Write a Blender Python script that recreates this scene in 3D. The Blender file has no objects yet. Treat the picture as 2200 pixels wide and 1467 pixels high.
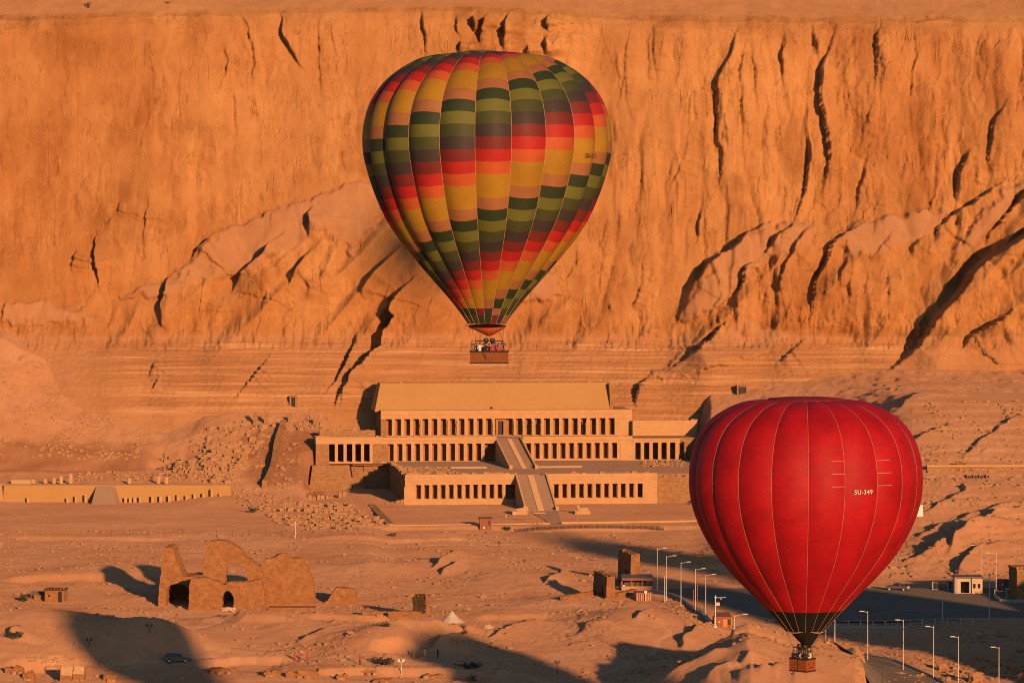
import bpy, bmesh, math, random
import numpy as np
from mathutils import Vector, Matrix

S = bpy.context.scene
C = S.collection
rad = math.radians

# ------------------------------------------------------------------ camera, world, sun, exposure
F, W, H = 7200.0, 2200.0, 1467.0
CAMZ, HOR = 72.0, 573.0
PITCH = math.atan((733.5 - HOR) / F)
cam = bpy.data.objects.new('camera', bpy.data.cameras.new('camera'))
C.objects.link(cam)
cam.location = (0, 0, CAMZ)
cam.rotation_euler = (math.pi / 2 - PITCH, 0, 0)
cam.data.sensor_width = 36.0
cam.data.sensor_fit = 'HORIZONTAL'
cam.data.lens = 36.0 * F / W
cam.data.clip_start = 1.0
cam.data.clip_end = 20000.0
S.camera = cam

SUN_AZ, SUN_EL = 19.5, 9.0        # sun stands behind the camera, to its right
world = bpy.data.worlds.new('World')
S.world = world
world.use_nodes = True
wn = world.node_tree
bg = wn.nodes['Background']
sky = wn.nodes.new('ShaderNodeTexSky')
sky.sky_type = 'NISHITA'
sky.sun_disc = False
sky.sun_elevation = rad(SUN_EL)
sky.sun_rotation = rad(180.0 - SUN_AZ)
sky.air_density = 1.0
sky.dust_density = 0.6
sky.ozone_density = 3.0
wn.links.new(sky.outputs['Color'], bg.inputs['Color'])
bg.inputs['Strength'].default_value = 0.068

sun = bpy.data.objects.new('sun', bpy.data.lights.new('sun', 'SUN'))
C.objects.link(sun)
sun.data.energy = 4.0
sun.data.angle = rad(0.9)
sun.data.color = (1.0, 0.532, 0.25)
sdir = Vector((math.sin(rad(SUN_AZ)) * math.cos(rad(SUN_EL)), -math.cos(rad(SUN_AZ)) * math.cos(rad(SUN_EL)), math.sin(rad(SUN_EL))))
sun.rotation_euler = sdir.to_track_quat('Z', 'Y').to_euler()
sun.location = (300, -300, 300)

S.view_settings.view_transform = 'Standard'
S.view_settings.look = 'None'
S.view_settings.exposure = 0.29
S.view_settings.gamma = 1.0
S.view_settings.use_curve_mapping = False
S.render.engine = 'CYCLES'
S.cycles.use_denoising = True
S.cycles.filter_width = 1.0
S.cycles.max_bounces = 5
S.cycles.diffuse_bounces = 1

# ------------------------------------------------------------------ numbers
rng = random.Random(11)
nrng = np.random.default_rng(7)
SP, CP = math.sin(PITCH), math.cos(PITCH)

def ray(px, py):
    a, b = px - W / 2, H / 2 - py
    return Vector((a, F * CP + b * SP, -F * SP + b * CP))

def proj(x, y, z):
    zz = z - CAMZ
    f = y * CP - zz * SP
    u = y * SP + zz * CP
    return W / 2 + F * x / f, H / 2 - F * u / f

def at_depth(px, py, Y):
    d = ray(px, py)
    t = Y / d.y
    return Vector((d.x * t, Y, CAMZ + d.z * t))

def flat(px, py, z=0.0):
    d = ray(px, py)
    t = (z - CAMZ) / d.z
    return d.x * t, d.y * t

def _h(ix, iy, seed):
    h = (ix.astype(np.int64) * 374761393 + iy.astype(np.int64) * 668265263 + seed * 1442695041) & 0xFFFFFFFF
    h = ((h ^ (h >> 13)) * 1274126177) & 0xFFFFFFFF
    return (h ^ (h >> 16)) & 0xFFFF

def perlin(x, y, seed=0):
    x = np.asarray(x, dtype=np.float64); y = np.asarray(y, dtype=np.float64)
    ix = np.floor(x); iy = np.floor(y)
    fx = x - ix; fy = y - iy
    ix = ix.astype(np.int64); iy = iy.astype(np.int64)
    u = fx * fx * fx * (fx * (fx * 6 - 15) + 10)
    v = fy * fy * fy * (fy * (fy * 6 - 15) + 10)
    def g(i, j, dx, dy):
        a = _h(i, j, seed) * (2 * np.pi / 65536.0)
        return np.cos(a) * dx + np.sin(a) * dy
    n00 = g(ix, iy, fx, fy); n10 = g(ix + 1, iy, fx - 1, fy)
    n01 = g(ix, iy + 1, fx, fy - 1); n11 = g(ix + 1, iy + 1, fx - 1, fy - 1)
    return (n00 + u * (n10 - n00) + v * ((n01 + u * (n11 - n01)) - (n00 + u * (n10 - n00)))) * 1.5

def fbm(x, y, seed=0, o=4, g=0.5):
    s = 0; a = 1.0
    for k in range(o):
        s = s + a * perlin(x * 2 ** k + 17.3 * k, y * 2 ** k - 9.1 * k, seed + k)
        a *= g
    return s

def worley(x, y, seed=0):
    """cells: distance to the nearest cell border, the cell's random numbers and the offset from its heart"""
    ix = np.floor(x).astype(np.int64); iy = np.floor(y).astype(np.int64)
    d1 = np.full(x.shape, 9.0); d2 = np.full(x.shape, 9.0)
    cx = np.zeros(x.shape, np.int64); cy = np.zeros(x.shape, np.int64); ox = np.zeros(x.shape); oy = np.zeros(x.shape)
    for j in (-1, 0, 1):
        for i in (-1, 0, 1):
            a, b = ix + i, iy + j
            fx = a + 0.1 + 0.8 * _h(a, b, seed) / 65536.0 - x; fy = b + 0.1 + 0.8 * _h(a, b, seed + 1) / 65536.0 - y
            d = fx * fx + fy * fy
            n = d < d1
            d2 = np.where(n, d1, np.minimum(d2, d))
            d1 = np.where(n, d, d1)
            cx = np.where(n, a, cx); cy = np.where(n, b, cy); ox = np.where(n, -fx, ox); oy = np.where(n, -fy, oy)
    r = [_h(cx, cy, seed + 5 + k) / 65536.0 for k in range(3)]
    return np.sqrt(d2) - np.sqrt(d1), r, ox, oy

def sstep(a, b, x):
    t = np.clip((x - a) / (b - a), 0, 1)
    return t * t * (3 - 2 * t)

# ------------------------------------------------------------------ materials
MATS = {}
def nodes_of(name):
    m = bpy.data.materials.new(name)
    m.use_nodes = True
    nt = m.node_tree
    nt.nodes.clear()
    out = nt.nodes.new('ShaderNodeOutputMaterial')
    MATS[name] = m
    return m, nt, out

def add(nt, kind, **kw):
    n = nt.nodes.new(kind)
    for k, v in kw.items():
        if k in n.inputs.keys():
            n.inputs[k].default_value = v
        else:
            setattr(n, k, v)
    return n

def pos_noise(nt, scale, detail=5.0, rough=0.6, squash=(1, 1, 1), local=False):
    if local:
        g = nt.nodes.new('ShaderNodeTexCoord'); src = g.outputs['Object']
    else:
        g = nt.nodes.new('ShaderNodeNewGeometry'); src = g.outputs['Position']
    mp = nt.nodes.new('ShaderNodeMapping')
    mp.inputs['Scale'].default_value = squash
    nt.links.new(src, mp.inputs['Vector'])
    n = add(nt, 'ShaderNodeTexNoise', Scale=scale, Detail=detail, Roughness=rough)
    nt.links.new(mp.outputs['Vector'], n.inputs['Vector'])
    return n

def ramp(nt, src, stops):
    r = nt.nodes.new('ShaderNodeValToRGB')
    e = r.color_ramp.elements
    while len(e) < len(stops):
        e.new(0.5)
    for k, (p, c) in enumerate(stops):
        e[k].position = p
        e[k].color = (*c, 1) if len(c) == 3 else c
    nt.links.new(src, r.inputs['Fac'])
    return r

def mix(nt, fac, a, b, mode='MIX'):
    m = nt.nodes.new('ShaderNodeMix')
    m.data_type = 'RGBA'; m.blend_type = mode
    if isinstance(fac, (int, float)):
        m.inputs[0].default_value = fac
    else:
        nt.links.new(fac, m.inputs[0])
    for sock, v in ((m.inputs[6], a), (m.inputs[7], b)):
        if isinstance(v, tuple):
            sock.default_value = (*v, 1)
        else:
            nt.links.new(v, sock)
    return m.outputs[2]

def stone(name, a, b, scale=0.6, rough=0.6, bump=0.25, bscale=3.0, dist=0.3, squash=(1, 1, 1), speck=0.35, course=None):
    """dusty stone, sand or plaster: rough diffuse with two layers of colour and relief"""
    m, nt, out = nodes_of(name)
    n1 = pos_noise(nt, scale, 6, 0.62, squash)
    n2 = pos_noise(nt, bscale, 6, 0.7, squash)
    c1 = ramp(nt, n1.outputs['Fac'], [(0.3, a), (0.7, b)])
    dark = tuple(v * 0.62 for v in a)
    r2 = ramp(nt, n2.outputs['Fac'], [(0.35, (1, 1, 1)), (0.75, (0, 0, 0))])
    mm = nt.nodes.new('ShaderNodeMath'); mm.operation = 'MULTIPLY'; mm.inputs[1].default_value = speck
    nt.links.new(r2.outputs['Color'], mm.inputs[0])
    col = mix(nt, mm.outputs[0], c1.outputs['Color'], dark)
    bs = add(nt, 'ShaderNodeBsdfDiffuse', Roughness=rough)
    nt.links.new(col, bs.inputs['Color'])
    bp = add(nt, 'ShaderNodeBump', Strength=bump, Distance=dist)
    nt.links.new(n2.outputs['Fac'], bp.inputs['Height'])
    nrm_ = bp.outputs['Normal']
    if course:
        tc = nt.nodes.new('ShaderNodeTexCoord'); sx = nt.nodes.new('ShaderNodeSeparateXYZ'); cx = nt.nodes.new('ShaderNodeCombineXYZ')
        ad = nt.nodes.new('ShaderNodeMath'); ad.operation = 'ADD'
        nt.links.new(tc.outputs['Object'], sx.inputs[0]); nt.links.new(sx.outputs['X'], ad.inputs[0]); nt.links.new(sx.outputs['Y'], ad.inputs[1])
        nt.links.new(ad.outputs[0], cx.inputs['X']); nt.links.new(sx.outputs['Z'], cx.inputs['Y'])
        bk = add(nt, 'ShaderNodeTexBrick', Scale=1.0, **{'Mortar Size': course[2], 'Mortar Smooth': 0.4, 'Bias': 0.0, 'Brick Width': course[0], 'Row Height': course[1]})
        bk.inputs['Color1'].default_value = (1, 1, 1, 1); bk.inputs['Color2'].default_value = (0.78, 0.74, 0.70, 1); bk.inputs['Mortar'].default_value = (0.5, 0.42, 0.36, 1)
        nt.links.new(cx.outputs[0], bk.inputs['Vector'])
        col = mix(nt, course[3], col, bk.outputs['Color'], 'MULTIPLY')
        nt.links.new(col, bs.inputs['Color'])
        b3 = add(nt, 'ShaderNodeBump', Strength=0.5, Distance=0.06); b3.invert = True
        nt.links.new(bk.outputs['Fac'], b3.inputs['Height']); nt.links.new(nrm_, b3.inputs['Normal'])
        nrm_ = b3.outputs['Normal']
    nt.links.new(nrm_, bs.inputs['Normal'])
    nt.links.new(bs.outputs[0], out.inputs['Surface'])
    return m

def paint(name, c, rough=0.5, metal=0.0, var=0.12, scale=4.0, spec=0.4):
    m, nt, out = nodes_of(name)
    p = add(nt, 'ShaderNodeBsdfPrincipled', Roughness=rough, Metallic=metal)
    p.inputs['Specular IOR Level'].default_value = spec
    n = pos_noise(nt, scale, 4, 0.6, local=True)
    r = ramp(nt, n.outputs['Fac'], [(0.3, tuple(v * (1 - var) for v in c)), (0.7, tuple(min(1, v * (1 + var)) for v in c))])
    nt.links.new(r.outputs['Color'], p.inputs['Base Color'])
    nt.links.new(p.outputs[0], out.inputs['Surface'])
    return m

# desert ground
def ground_material():
    m, nt, out = nodes_of('desert_sand')
    n0 = pos_noise(nt, 0.035, 5, 0.6)
    n1 = pos_noise(nt, 0.35, 6, 0.68, (1, 0.45, 1))
    n2 = pos_noise(nt, 2.2, 5, 0.75)
    c = ramp(nt, n0.outputs['Fac'], [(0.32, (0.51, 0.25, 0.125)), (0.68, (0.62, 0.335, 0.182))])
    r1 = ramp(nt, n1.outputs['Fac'], [(0.42, (0, 0, 0)), (0.72, (1, 1, 1))])
    f1 = nt.nodes.new('ShaderNodeMath'); f1.operation = 'MULTIPLY'; f1.inputs[1].default_value = 0.55
    nt.links.new(r1.outputs['Color'], f1.inputs[0])
    col = mix(nt, f1.outputs[0], c.outputs['Color'], (0.45, 0.212, 0.102))
    r2 = ramp(nt, n2.outputs['Fac'], [(0.60, (0, 0, 0)), (0.72, (1, 1, 1))])
    at = nt.nodes.new('ShaderNodeAttribute'); at.attribute_name = 'gravel'
    f2 = nt.nodes.new('ShaderNodeMath'); f2.operation = 'MULTIPLY'
    nt.links.new(r2.outputs['Color'], f2.inputs[0]); nt.links.new(at.outputs['Fac'], f2.inputs[1])
    col = mix(nt, f2.outputs[0], col, (0.60, 0.40, 0.25))
    atr = nt.nodes.new('ShaderNodeAttribute'); atr.attribute_name = 'track'
    col = mix(nt, atr.outputs['Fac'], col, (0.64, 0.40, 0.235))
    ash = nt.nodes.new('ShaderNodeAttribute'); ash.attribute_name = 'shade_brown'
    col = mix(nt, ash.outputs['Fac'], col, (0.20, 0.075, 0.038))  # dark brown imitating shade on the bank, also laid on the hillside
    bs = add(nt, 'ShaderNodeBsdfDiffuse', Roughness=GROUND_ROUGH)
    nt.links.new(col, bs.inputs['Color'])
    bp = add(nt, 'ShaderNodeBump', Strength=0.45, Distance=0.12)
    nt.links.new(n2.outputs['Fac'], bp.inputs['Height'])
    bp2 = add(nt, 'ShaderNodeBump', Strength=0.35, Distance=0.5)
    nt.links.new(n1.outputs['Fac'], bp2.inputs['Height'])
    nt.links.new(bp.outputs['Normal'], bp2.inputs['Normal'])
    nt.links.new(bp2.outputs['Normal'], bs.inputs['Normal'])
    nt.links.new(bs.outputs[0], out.inputs['Surface'])
    return m

def cliff_material():
    m, nt, out = nodes_of('cliff_limestone')
    n0 = pos_noise(nt, 0.022, 4, 0.6, (1, 1, 0.6))
    n1 = pos_noise(nt, 0.30, 8, 0.70, (1, 1, 0.13))
    n2 = pos_noise(nt, 1.6, 6, 0.75, (1, 1, 0.30))
    n3 = pos_noise(nt, 0.9, 4, 0.6, (0.02, 0.02, 1.0))
    rock = ramp(nt, n0.outputs['Fac'], [(0.33, (0.455, 0.205, 0.074)), (0.66, (0.545, 0.286, 0.113))])
    r1 = ramp(nt, n1.outputs['Fac'], [(0.35, (0, 0, 0)), (0.68, (1, 1, 1))])
    f1 = nt.nodes.new('ShaderNodeMath'); f1.operation = 'MULTIPLY'; f1.inputs[1].default_value = 0.38
    nt.links.new(r1.outputs['Color'], f1.inputs[0])
    rock = mix(nt, f1.outputs[0], rock.outputs['Color'], (0.40, 0.168, 0.062))
    r2 = ramp(nt, n2.outputs['Fac'], [(0.56, (0, 0, 0)), (0.74, (1, 1, 1))])
    f2 = nt.nodes.new('ShaderNodeMath'); f2.operation = 'MULTIPLY'; f2.inputs[1].default_value = 0.7
    nt.links.new(r2.outputs['Color'], f2.inputs[0])
    rock = mix(nt, f2.outputs[0], rock, (0.66, 0.36, 0.18))
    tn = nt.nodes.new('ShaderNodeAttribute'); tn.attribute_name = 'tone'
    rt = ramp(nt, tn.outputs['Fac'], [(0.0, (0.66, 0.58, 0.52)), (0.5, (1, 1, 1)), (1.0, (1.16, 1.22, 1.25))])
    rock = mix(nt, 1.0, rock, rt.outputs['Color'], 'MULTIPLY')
    at = nt.nodes.new('ShaderNodeAttribute'); at.attribute_name = 'scree'
    rs = ramp(nt, n1.outputs['Fac'], [(0.35, (0.49, 0.265, 0.135)), (0.7, (0.43, 0.205, 0.095))])
    col = mix(nt, at.outputs['Fac'], rock, rs.outputs['Color'])
    ab = nt.nodes.new('ShaderNodeAttribute'); ab.attribute_name = 'bedding'
    r3 = ramp(nt, n3.outputs['Fac'], [(0.40, (0.36, 0.175, 0.085)), (0.50, (0.44, 0.22, 0.105)), (0.58, (0.50, 0.27, 0.135)), (0.68, (0.62, 0.38, 0.21))])
    fb = nt.nodes.new('ShaderNodeMath'); fb.operation = 'MULTIPLY'; fb.inputs[1].default_value = 0.8
    nt.links.new(ab.outputs['Fac'], fb.inputs[0])
    col = mix(nt, fb.outputs[0], col, r3.outputs['Color'])
    bs = add(nt, 'ShaderNodeBsdfDiffuse', Roughness=0.45)
    nt.links.new(col, bs.inputs['Color'])
    bp = add(nt, 'ShaderNodeBump', Strength=0.5, Distance=0.25)
    nt.links.new(n2.outputs['Fac'], bp.inputs['Height'])
    bp2 = add(nt, 'ShaderNodeBump', Strength=0.4, Distance=0.5)
    nt.links.new(n1.outputs['Fac'], bp2.inputs['Height'])
    nt.links.new(bp.outputs['Normal'], bp2.inputs['Normal'])
    # fine ragged joints, sunk into the sheer faces and coloured a little darker
    nrm_ = bp2.outputs['Normal']
    for sc_, sq, lo_, wid, st, sd in ((0.16, (1.0, 0.15, 0.10), 0.52, 0.010, 0.55, 3), (0.45, (1.0, 0.15, 0.16), 0.50, 0.016, 0.5, 4), (1.1, (1.0, 0.15, 0.3), 0.53, 0.03, 0.45, 4)):
        nj = pos_noise(nt, sc_, sd, 0.55, sq)
        rj = ramp(nt, nj.outputs['Fac'], [(0.5 - wid, (0, 0, 0)), (0.5, (1, 1, 1)), (0.5 + wid, (0, 0, 0))])
        mk = pos_noise(nt, 0.045 + 0.05 * sc_, 5, 0.62, (1, 1, 0.7))
        rm = ramp(nt, mk.outputs['Fac'], [(lo_, (0, 0, 0)), (lo_ + 0.1, (1, 1, 1))])
        jm = nt.nodes.new('ShaderNodeMath'); jm.operation = 'MULTIPLY'
        nt.links.new(rj.outputs['Color'], jm.inputs[0]); nt.links.new(rm.outputs['Color'], jm.inputs[1])
        inv = nt.nodes.new('ShaderNodeMath'); inv.operation = 'SUBTRACT'; inv.inputs[0].default_value = 1.0; inv.use_clamp = True
        sm_ = nt.nodes.new('ShaderNodeMath'); sm_.operation = 'ADD'; nt.links.new(at.outputs['Fac'], sm_.inputs[0]); nt.links.new(ab.outputs['Fac'], sm_.inputs[1])
        nt.links.new(sm_.outputs[0], inv.inputs[1])
        j2 = nt.nodes.new('ShaderNodeMath'); j2.operation = 'MULTIPLY'
        nt.links.new(jm.outputs[0], j2.inputs[0]); nt.links.new(inv.outputs[0], j2.inputs[1])
        b3 = add(nt, 'ShaderNodeBump', Strength=st, Distance=0.7); b3.invert = True
        nt.links.new(j2.outputs[0], b3.inputs['Height']); nt.links.new(nrm_, b3.inputs['Normal']); nrm_ = b3.outputs['Normal']
        jf = nt.nodes.new('ShaderNodeMath'); jf.operation = 'MULTIPLY'; jf.inputs[1].default_value = 0.5
        nt.links.new(j2.outputs[0], jf.inputs[0])
        col = mix(nt, jf.outputs[0], col, (0.24, 0.085, 0.032))
    nt.links.new(col, bs.inputs['Color'])
    nt.links.new(nrm_, bs.inputs['Normal'])
    nt.links.new(bs.outputs[0], out.inputs['Surface'])
    return m

GROUND_ROUGH = 0.42
M_GROUND = ground_material()
M_CLIFF = cliff_material()
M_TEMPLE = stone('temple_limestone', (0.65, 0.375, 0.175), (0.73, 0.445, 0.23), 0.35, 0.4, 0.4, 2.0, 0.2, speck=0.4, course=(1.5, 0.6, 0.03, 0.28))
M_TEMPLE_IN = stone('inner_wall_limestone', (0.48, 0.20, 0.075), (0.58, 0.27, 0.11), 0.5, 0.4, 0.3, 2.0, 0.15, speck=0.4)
M_PLASTER = stone('smooth_plaster', (0.485, 0.275, 0.103), (0.525, 0.303, 0.12), 0.10, 0.4, 0.08, 1.2, 0.1, speck=0.06)
M_ROUGHWALL = stone('rough_masonry', (0.50, 0.265, 0.125), (0.62, 0.36, 0.18), 0.5, 0.4, 0.9, 1.6, 0.45, speck=0.6, course=(1.1, 0.55, 0.05, 0.8))
M_PAVE = stone('pale_paving', (0.42, 0.255, 0.16), (0.48, 0.30, 0.19), 0.15, 0.3, 0.15, 1.5, 0.1, speck=0.15)
M_STAIR = stone('stair_stone', (0.56, 0.35, 0.19), (0.62, 0.40, 0.22), 0.3, 0.4, 0.1, 1.5, 0.1, speck=0.2)
M_MUD = stone('mud_brick', (0.43, 0.195, 0.083), (0.56, 0.27, 0.12), 0.4, 0.5, 1.0, 0.85, 0.55, (1, 1, 1.35), speck=0.8)
M_RUBBLE = stone('rubble_stone', (0.42, 0.22, 0.11), (0.58, 0.34, 0.18), 0.5, 0.4, 0.4, 2.0, 0.2, speck=0.3)
M_ASPHALT = stone('asphalt', (0.22, 0.17, 0.13), (0.29, 0.225, 0.165), 0.2, 0.2, 0.15, 8.0, 0.03, speck=0.2)
M_KERB = paint('kerb_concrete', (0.42, 0.36, 0.30), 0.8)
M_POLE = paint('galvanised_pole', (0.62, 0.58, 0.52), 0.55, 0.0, 0.08)
M_DARKPOLE = paint('dark_pole', (0.10, 0.085, 0.075), 0.6)
M_WHITE = paint('white_paint', (0.75, 0.72, 0.66), 0.5)
M_CREAM = paint('cream_canvas', (0.62, 0.50, 0.36), 0.8)
M_BLACK = paint('black_paint', (0.018, 0.017, 0.016), 0.6)
M_RUBBER = paint('tyre_rubber', (0.02, 0.02, 0.02), 0.85)
M_GLASS = paint('dark_glass', (0.02, 0.025, 0.03), 0.12, 0.0, 0.05, 4, 0.6)
M_HEADLIGHT = paint('headlight_lens', (0.7, 0.7, 0.68), 0.15)
M_WOOD = paint('brown_timber', (0.30, 0.105, 0.05), 0.75, 0, 0.3)
M_THATCH = stone('dry_thatch', (0.10, 0.065, 0.04), (0.19, 0.12, 0.07), 2.0, 0.5, 0.9, 5.0, 0.3, (1, 1, 0.2), speck=0.7)
M_LEAF = paint('dry_shrub_leaf', (0.045, 0.05, 0.025), 0.8, 0, 0.4)
M_TARP = paint('canvas_tarp', (0.50, 0.30, 0.17), 0.85, 0, 0.25)
M_ORANGE = paint('orange_panel', (0.62, 0.20, 0.05), 0.6)
M_SUVBODY = paint('slate_car_paint', (0.07, 0.08, 0.09), 0.3, 0.3)
M_CREAMWALL = stone('cream_render', (0.66, 0.46, 0.28), (0.72, 0.52, 0.33), 0.6, 0.3, 0.1, 3, 0.05, speck=0.1)
M_SLATE = paint('grey_roof', (0.16, 0.16, 0.17), 0.8)
M_GREEN = paint('green_sign', (0.03, 0.35, 0.10), 0.6)
M_ROCKFACE = stone('boulder_rock', (0.44, 0.225, 0.11), (0.56, 0.31, 0.16), 0.6, 0.4, 0.6, 1.8, 0.3, speck=0.4)

# ------------------------------------------------------------------ mesh builders
class MB:
    def __init__(s):
        s.v = []; s.f = []; s.m = []
    def add(s, verts, faces, mi=0):
        o = len(s.v)
        s.v += [tuple(p) for p in verts]
        s.f += [tuple(i + o for i in f) for f in faces]
        s.m += [mi] * len(faces)
        return s
    def box(s, x0, x1, y0, y1, z0, z1, mi=0, tx=0.0, ty=0.0):
        """axis box; tx, ty draw the top in on each side (batter)"""
        v = [(x0, y0, z0), (x1, y0, z0), (x1, y1, z0), (x0, y1, z0),
             (x0 + tx, y0 + ty, z1), (x1 - tx, y0 + ty, z1), (x1 - tx, y1 - ty, z1), (x0 + tx, y1 - ty, z1)]
        return s.add(v, [(3, 2, 1, 0), (4, 5, 6, 7), (0, 1, 5, 4), (1, 2, 6, 5), (2, 3, 7, 6), (3, 0, 4, 7)], mi)
    def obox(s, c, sx, sy, sz, rz=0.0, rx=0.0, mi=0, tap=0.0):
        """box with its base centre at c, turned about z (and tipped about x)"""
        R = Matrix.Rotation(rz, 3, 'Z') @ Matrix.Rotation(rx, 3, 'X')
        v = []
        for z, k in ((0, 1.0), (sz, 1.0 - tap)):
            for x, y in ((-1, -1), (1, -1), (1, 1), (-1, 1)):
                p = R @ Vector((x * sx / 2 * k, y * sy / 2 * k, z))
                v.append((c[0] + p.x, c[1] + p.y, c[2] + p.z))
        return s.add(v, [(3, 2, 1, 0), (4, 5, 6, 7), (0, 1, 5, 4), (1, 2, 6, 5), (2, 3, 7, 6), (3, 0, 4, 7)], mi)
    def tube(s, pts, r, n=8, mi=0, cap=True):
        pts = [Vector(p) for p in pts]
        rr = r if isinstance(r, (list, tuple)) else [r] * len(pts)
        rings = []
        for i, p in enumerate(pts):
            d = (pts[min(i + 1, len(pts) - 1)] - pts[max(i - 1, 0)]).normalized()
            a = d.orthogonal().normalized() if i == 0 else (a - d * a.dot(d)).normalized()
            b = d.cross(a)
            rings.append([p + (a * math.cos(2 * math.pi * k / n) + b * math.sin(2 * math.pi * k / n)) * rr[i] for k in range(n)])
        v = [q for R in rings for q in R]
        f = [(i * n + k, i * n + (k + 1) % n, (i + 1) * n + (k + 1) % n, (i + 1) * n + k) for i in range(len(pts) - 1) for k in range(n)]
        if cap:
            f += [tuple(range(n - 1, -1, -1)), tuple(range((len(pts) - 1) * n, len(pts) * n))]
        return s.add(v, f, mi)
    def lathe(s, c, prof, n=16, mi=0):
        """prof: (radius, height) list about a vertical axis at c"""
        v = []; f = []
        for r, z in prof:
            for k in range(n):
                a = 2 * math.pi * k / n
                v.append((c[0] + r * math.cos(a), c[1] + r * math.sin(a), c[2] + z))
        for i in range(len(prof) - 1):
            for k in range(n):
                f.append((i * n + k, i * n + (k + 1) % n, (i + 1) * n + (k + 1) % n, (i + 1) * n + k))
        f.append(tuple(range(n - 1, -1, -1))); f.append(tuple(range((len(prof) - 1) * n, len(prof) * n)))
        return s.add(v, f, mi)
    def prism(s, poly, x0, x1, axis='x', mi=0):
        """polygon of (a, b) pairs pushed along an axis: x -> (x, a, b); y -> (a, y, b); z -> (a, b, z)"""
        mk = {'x': lambda t, a, b: (t, a, b), 'y': lambda t, a, b: (a, t, b), 'z': lambda t, a, b: (a, b, t)}[axis]
        n = len(poly)
        v = [mk(x0, a, b) for a, b in poly] + [mk(x1, a, b) for a, b in poly]
        f = [tuple(range(n)), tuple(range(2 * n - 1, n - 1, -1))]
        f += [(i, i + n, (i + 1) % n + n, (i + 1) % n) for i in range(n)]
        return s.add(v, f, mi)
    def mesh(s, name, mats, smooth=False, fix=True):
        me = bpy.data.meshes.new(name)
        me.from_pydata(s.v, [], s.f)
        for m in (mats if isinstance(mats, (list, tuple)) else [mats]):
            me.materials.append(m)
        if len(set(s.m)) > 1:
            me.polygons.foreach_set('material_index', s.m)
        if smooth:
            me.polygons.foreach_set('use_smooth', [True] * len(me.polygons))
        if fix:
            bm = bmesh.new(); bm.from_mesh(me)
            bmesh.ops.recalc_face_normals(bm, faces=bm.faces)
            bm.to_mesh(me); bm.free()
        me.update()
        return me
    def build(s, name, mats, parent=None, smooth=False, fix=True):
        return link(name, s.mesh(name, mats, smooth, fix), parent)

def link(name, me, parent=None, loc=None, rz=0.0):
    o = bpy.data.objects.new(name, me)
    C.objects.link(o)
    if parent is not None:
        o.parent = parent
    if loc is not None:
        o.location = loc
    if rz:
        o.rotation_euler = (0, 0, rz)
    return o

def tag(o, label, cat, group=None, kind=None):
    o['label'] = label; o['category'] = cat
    if group: o['group'] = group
    o['kind'] = kind or 'thing'
    return o

def thing(name, label, cat, loc=(0, 0, 0), rz=0.0, group=None):
    o = bpy.data.objects.new(name, None)
    C.objects.link(o)
    o.empty_display_size = 0.3
    o.location = loc; o.rotation_euler = (0, 0, rz)
    return tag(o, label, cat, group)

def structure(o):
    o['kind'] = 'structure'
    return o

def stuff(o, label=None, cat=None):
    o['kind'] = 'stuff'
    if label: o['label'] = label; o['category'] = cat
    return o

def copy_tree(o, loc=None, rz=None, label=None, parent=None):
    c = o.copy(); C.objects.link(c)
    if parent is not None: c.parent = parent
    if loc is not None: c.location = loc
    if rz is not None: c.rotation_euler = (0, 0, rz)
    if label: c['label'] = label
    for ch in KIDS.get(o.name, [k for k in o.children]):
        copy_tree(ch, parent=c)
    return c
KIDS = {}

def grid_mesh(name, P, mat, smooth=True):
    """P: (rows, cols, 3) array of points"""
    r, c = P.shape[:2]
    me = bpy.data.meshes.new(name)
    me.vertices.add(r * c)
    me.vertices.foreach_set('co', P.reshape(-1).astype(np.float32))
    i = np.arange((r - 1) * (c - 1)); a = i // (c - 1) * c + i % (c - 1)
    q = np.stack([a, a + 1, a + c + 1, a + c], 1).astype(np.int32)
    me.loops.add(q.size); me.polygons.add(len(q))
    me.loops.foreach_set('vertex_index', q.reshape(-1))
    me.polygons.foreach_set('loop_start', np.arange(len(q), dtype=np.int32) * 4)
    me.polygons.foreach_set('loop_total', np.full(len(q), 4, dtype=np.int32))
    me.polygons.foreach_set('use_smooth', np.full(len(q), smooth, dtype=bool))
    me.materials.append(mat)
    me.update(calc_edges=True)
    return me

def attr(me, name, arr):
    a = me.attributes.new(name, 'FLOAT', 'POINT')
    a.data.foreach_set('value', arr.reshape(-1).astype(np.float32))

def blob(r, seed, rough=0.25, sq=(1, 1, 1), sub=1, flatten=0.0):
    """a faceted stone about r in radius: verts and faces"""
    bm = bmesh.new()
    bmesh.ops.create_icosphere(bm, subdivisions=sub, radius=1.0)
    R = random.Random(seed)
    ph = [R.uniform(0, 6.28) for _ in range(6)]
    v = []
    for p in bm.verts:
        c = p.co
        k = 1 + rough * (math.sin(3.1 * c.x + ph[0]) * math.sin(2.7 * c.y + ph[1]) + 0.6 * math.sin(5.3 * c.z + ph[2] + 2 * c.x)) + R.uniform(-rough, rough) * 0.4
        v.append((c.x * k * r * sq[0], c.y * k * r * sq[1], c.z * k * r * sq[2]))
    f = [tuple(q.index for q in t.verts) for t in bm.faces]
    bm.free()
    return v, f

# ------------------------------------------------------------------ ground: one height sheet of the valley floor
def interp(x, xs, ys):
    return np.interp(x, xs, ys)

MOUNDS = []   # (x, y, rx, ry, h)
def mound(px, py, rx, ry, h):
    x, y = flat(px, py)
    MOUNDS.append((x, y, rx, ry, h))

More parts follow.
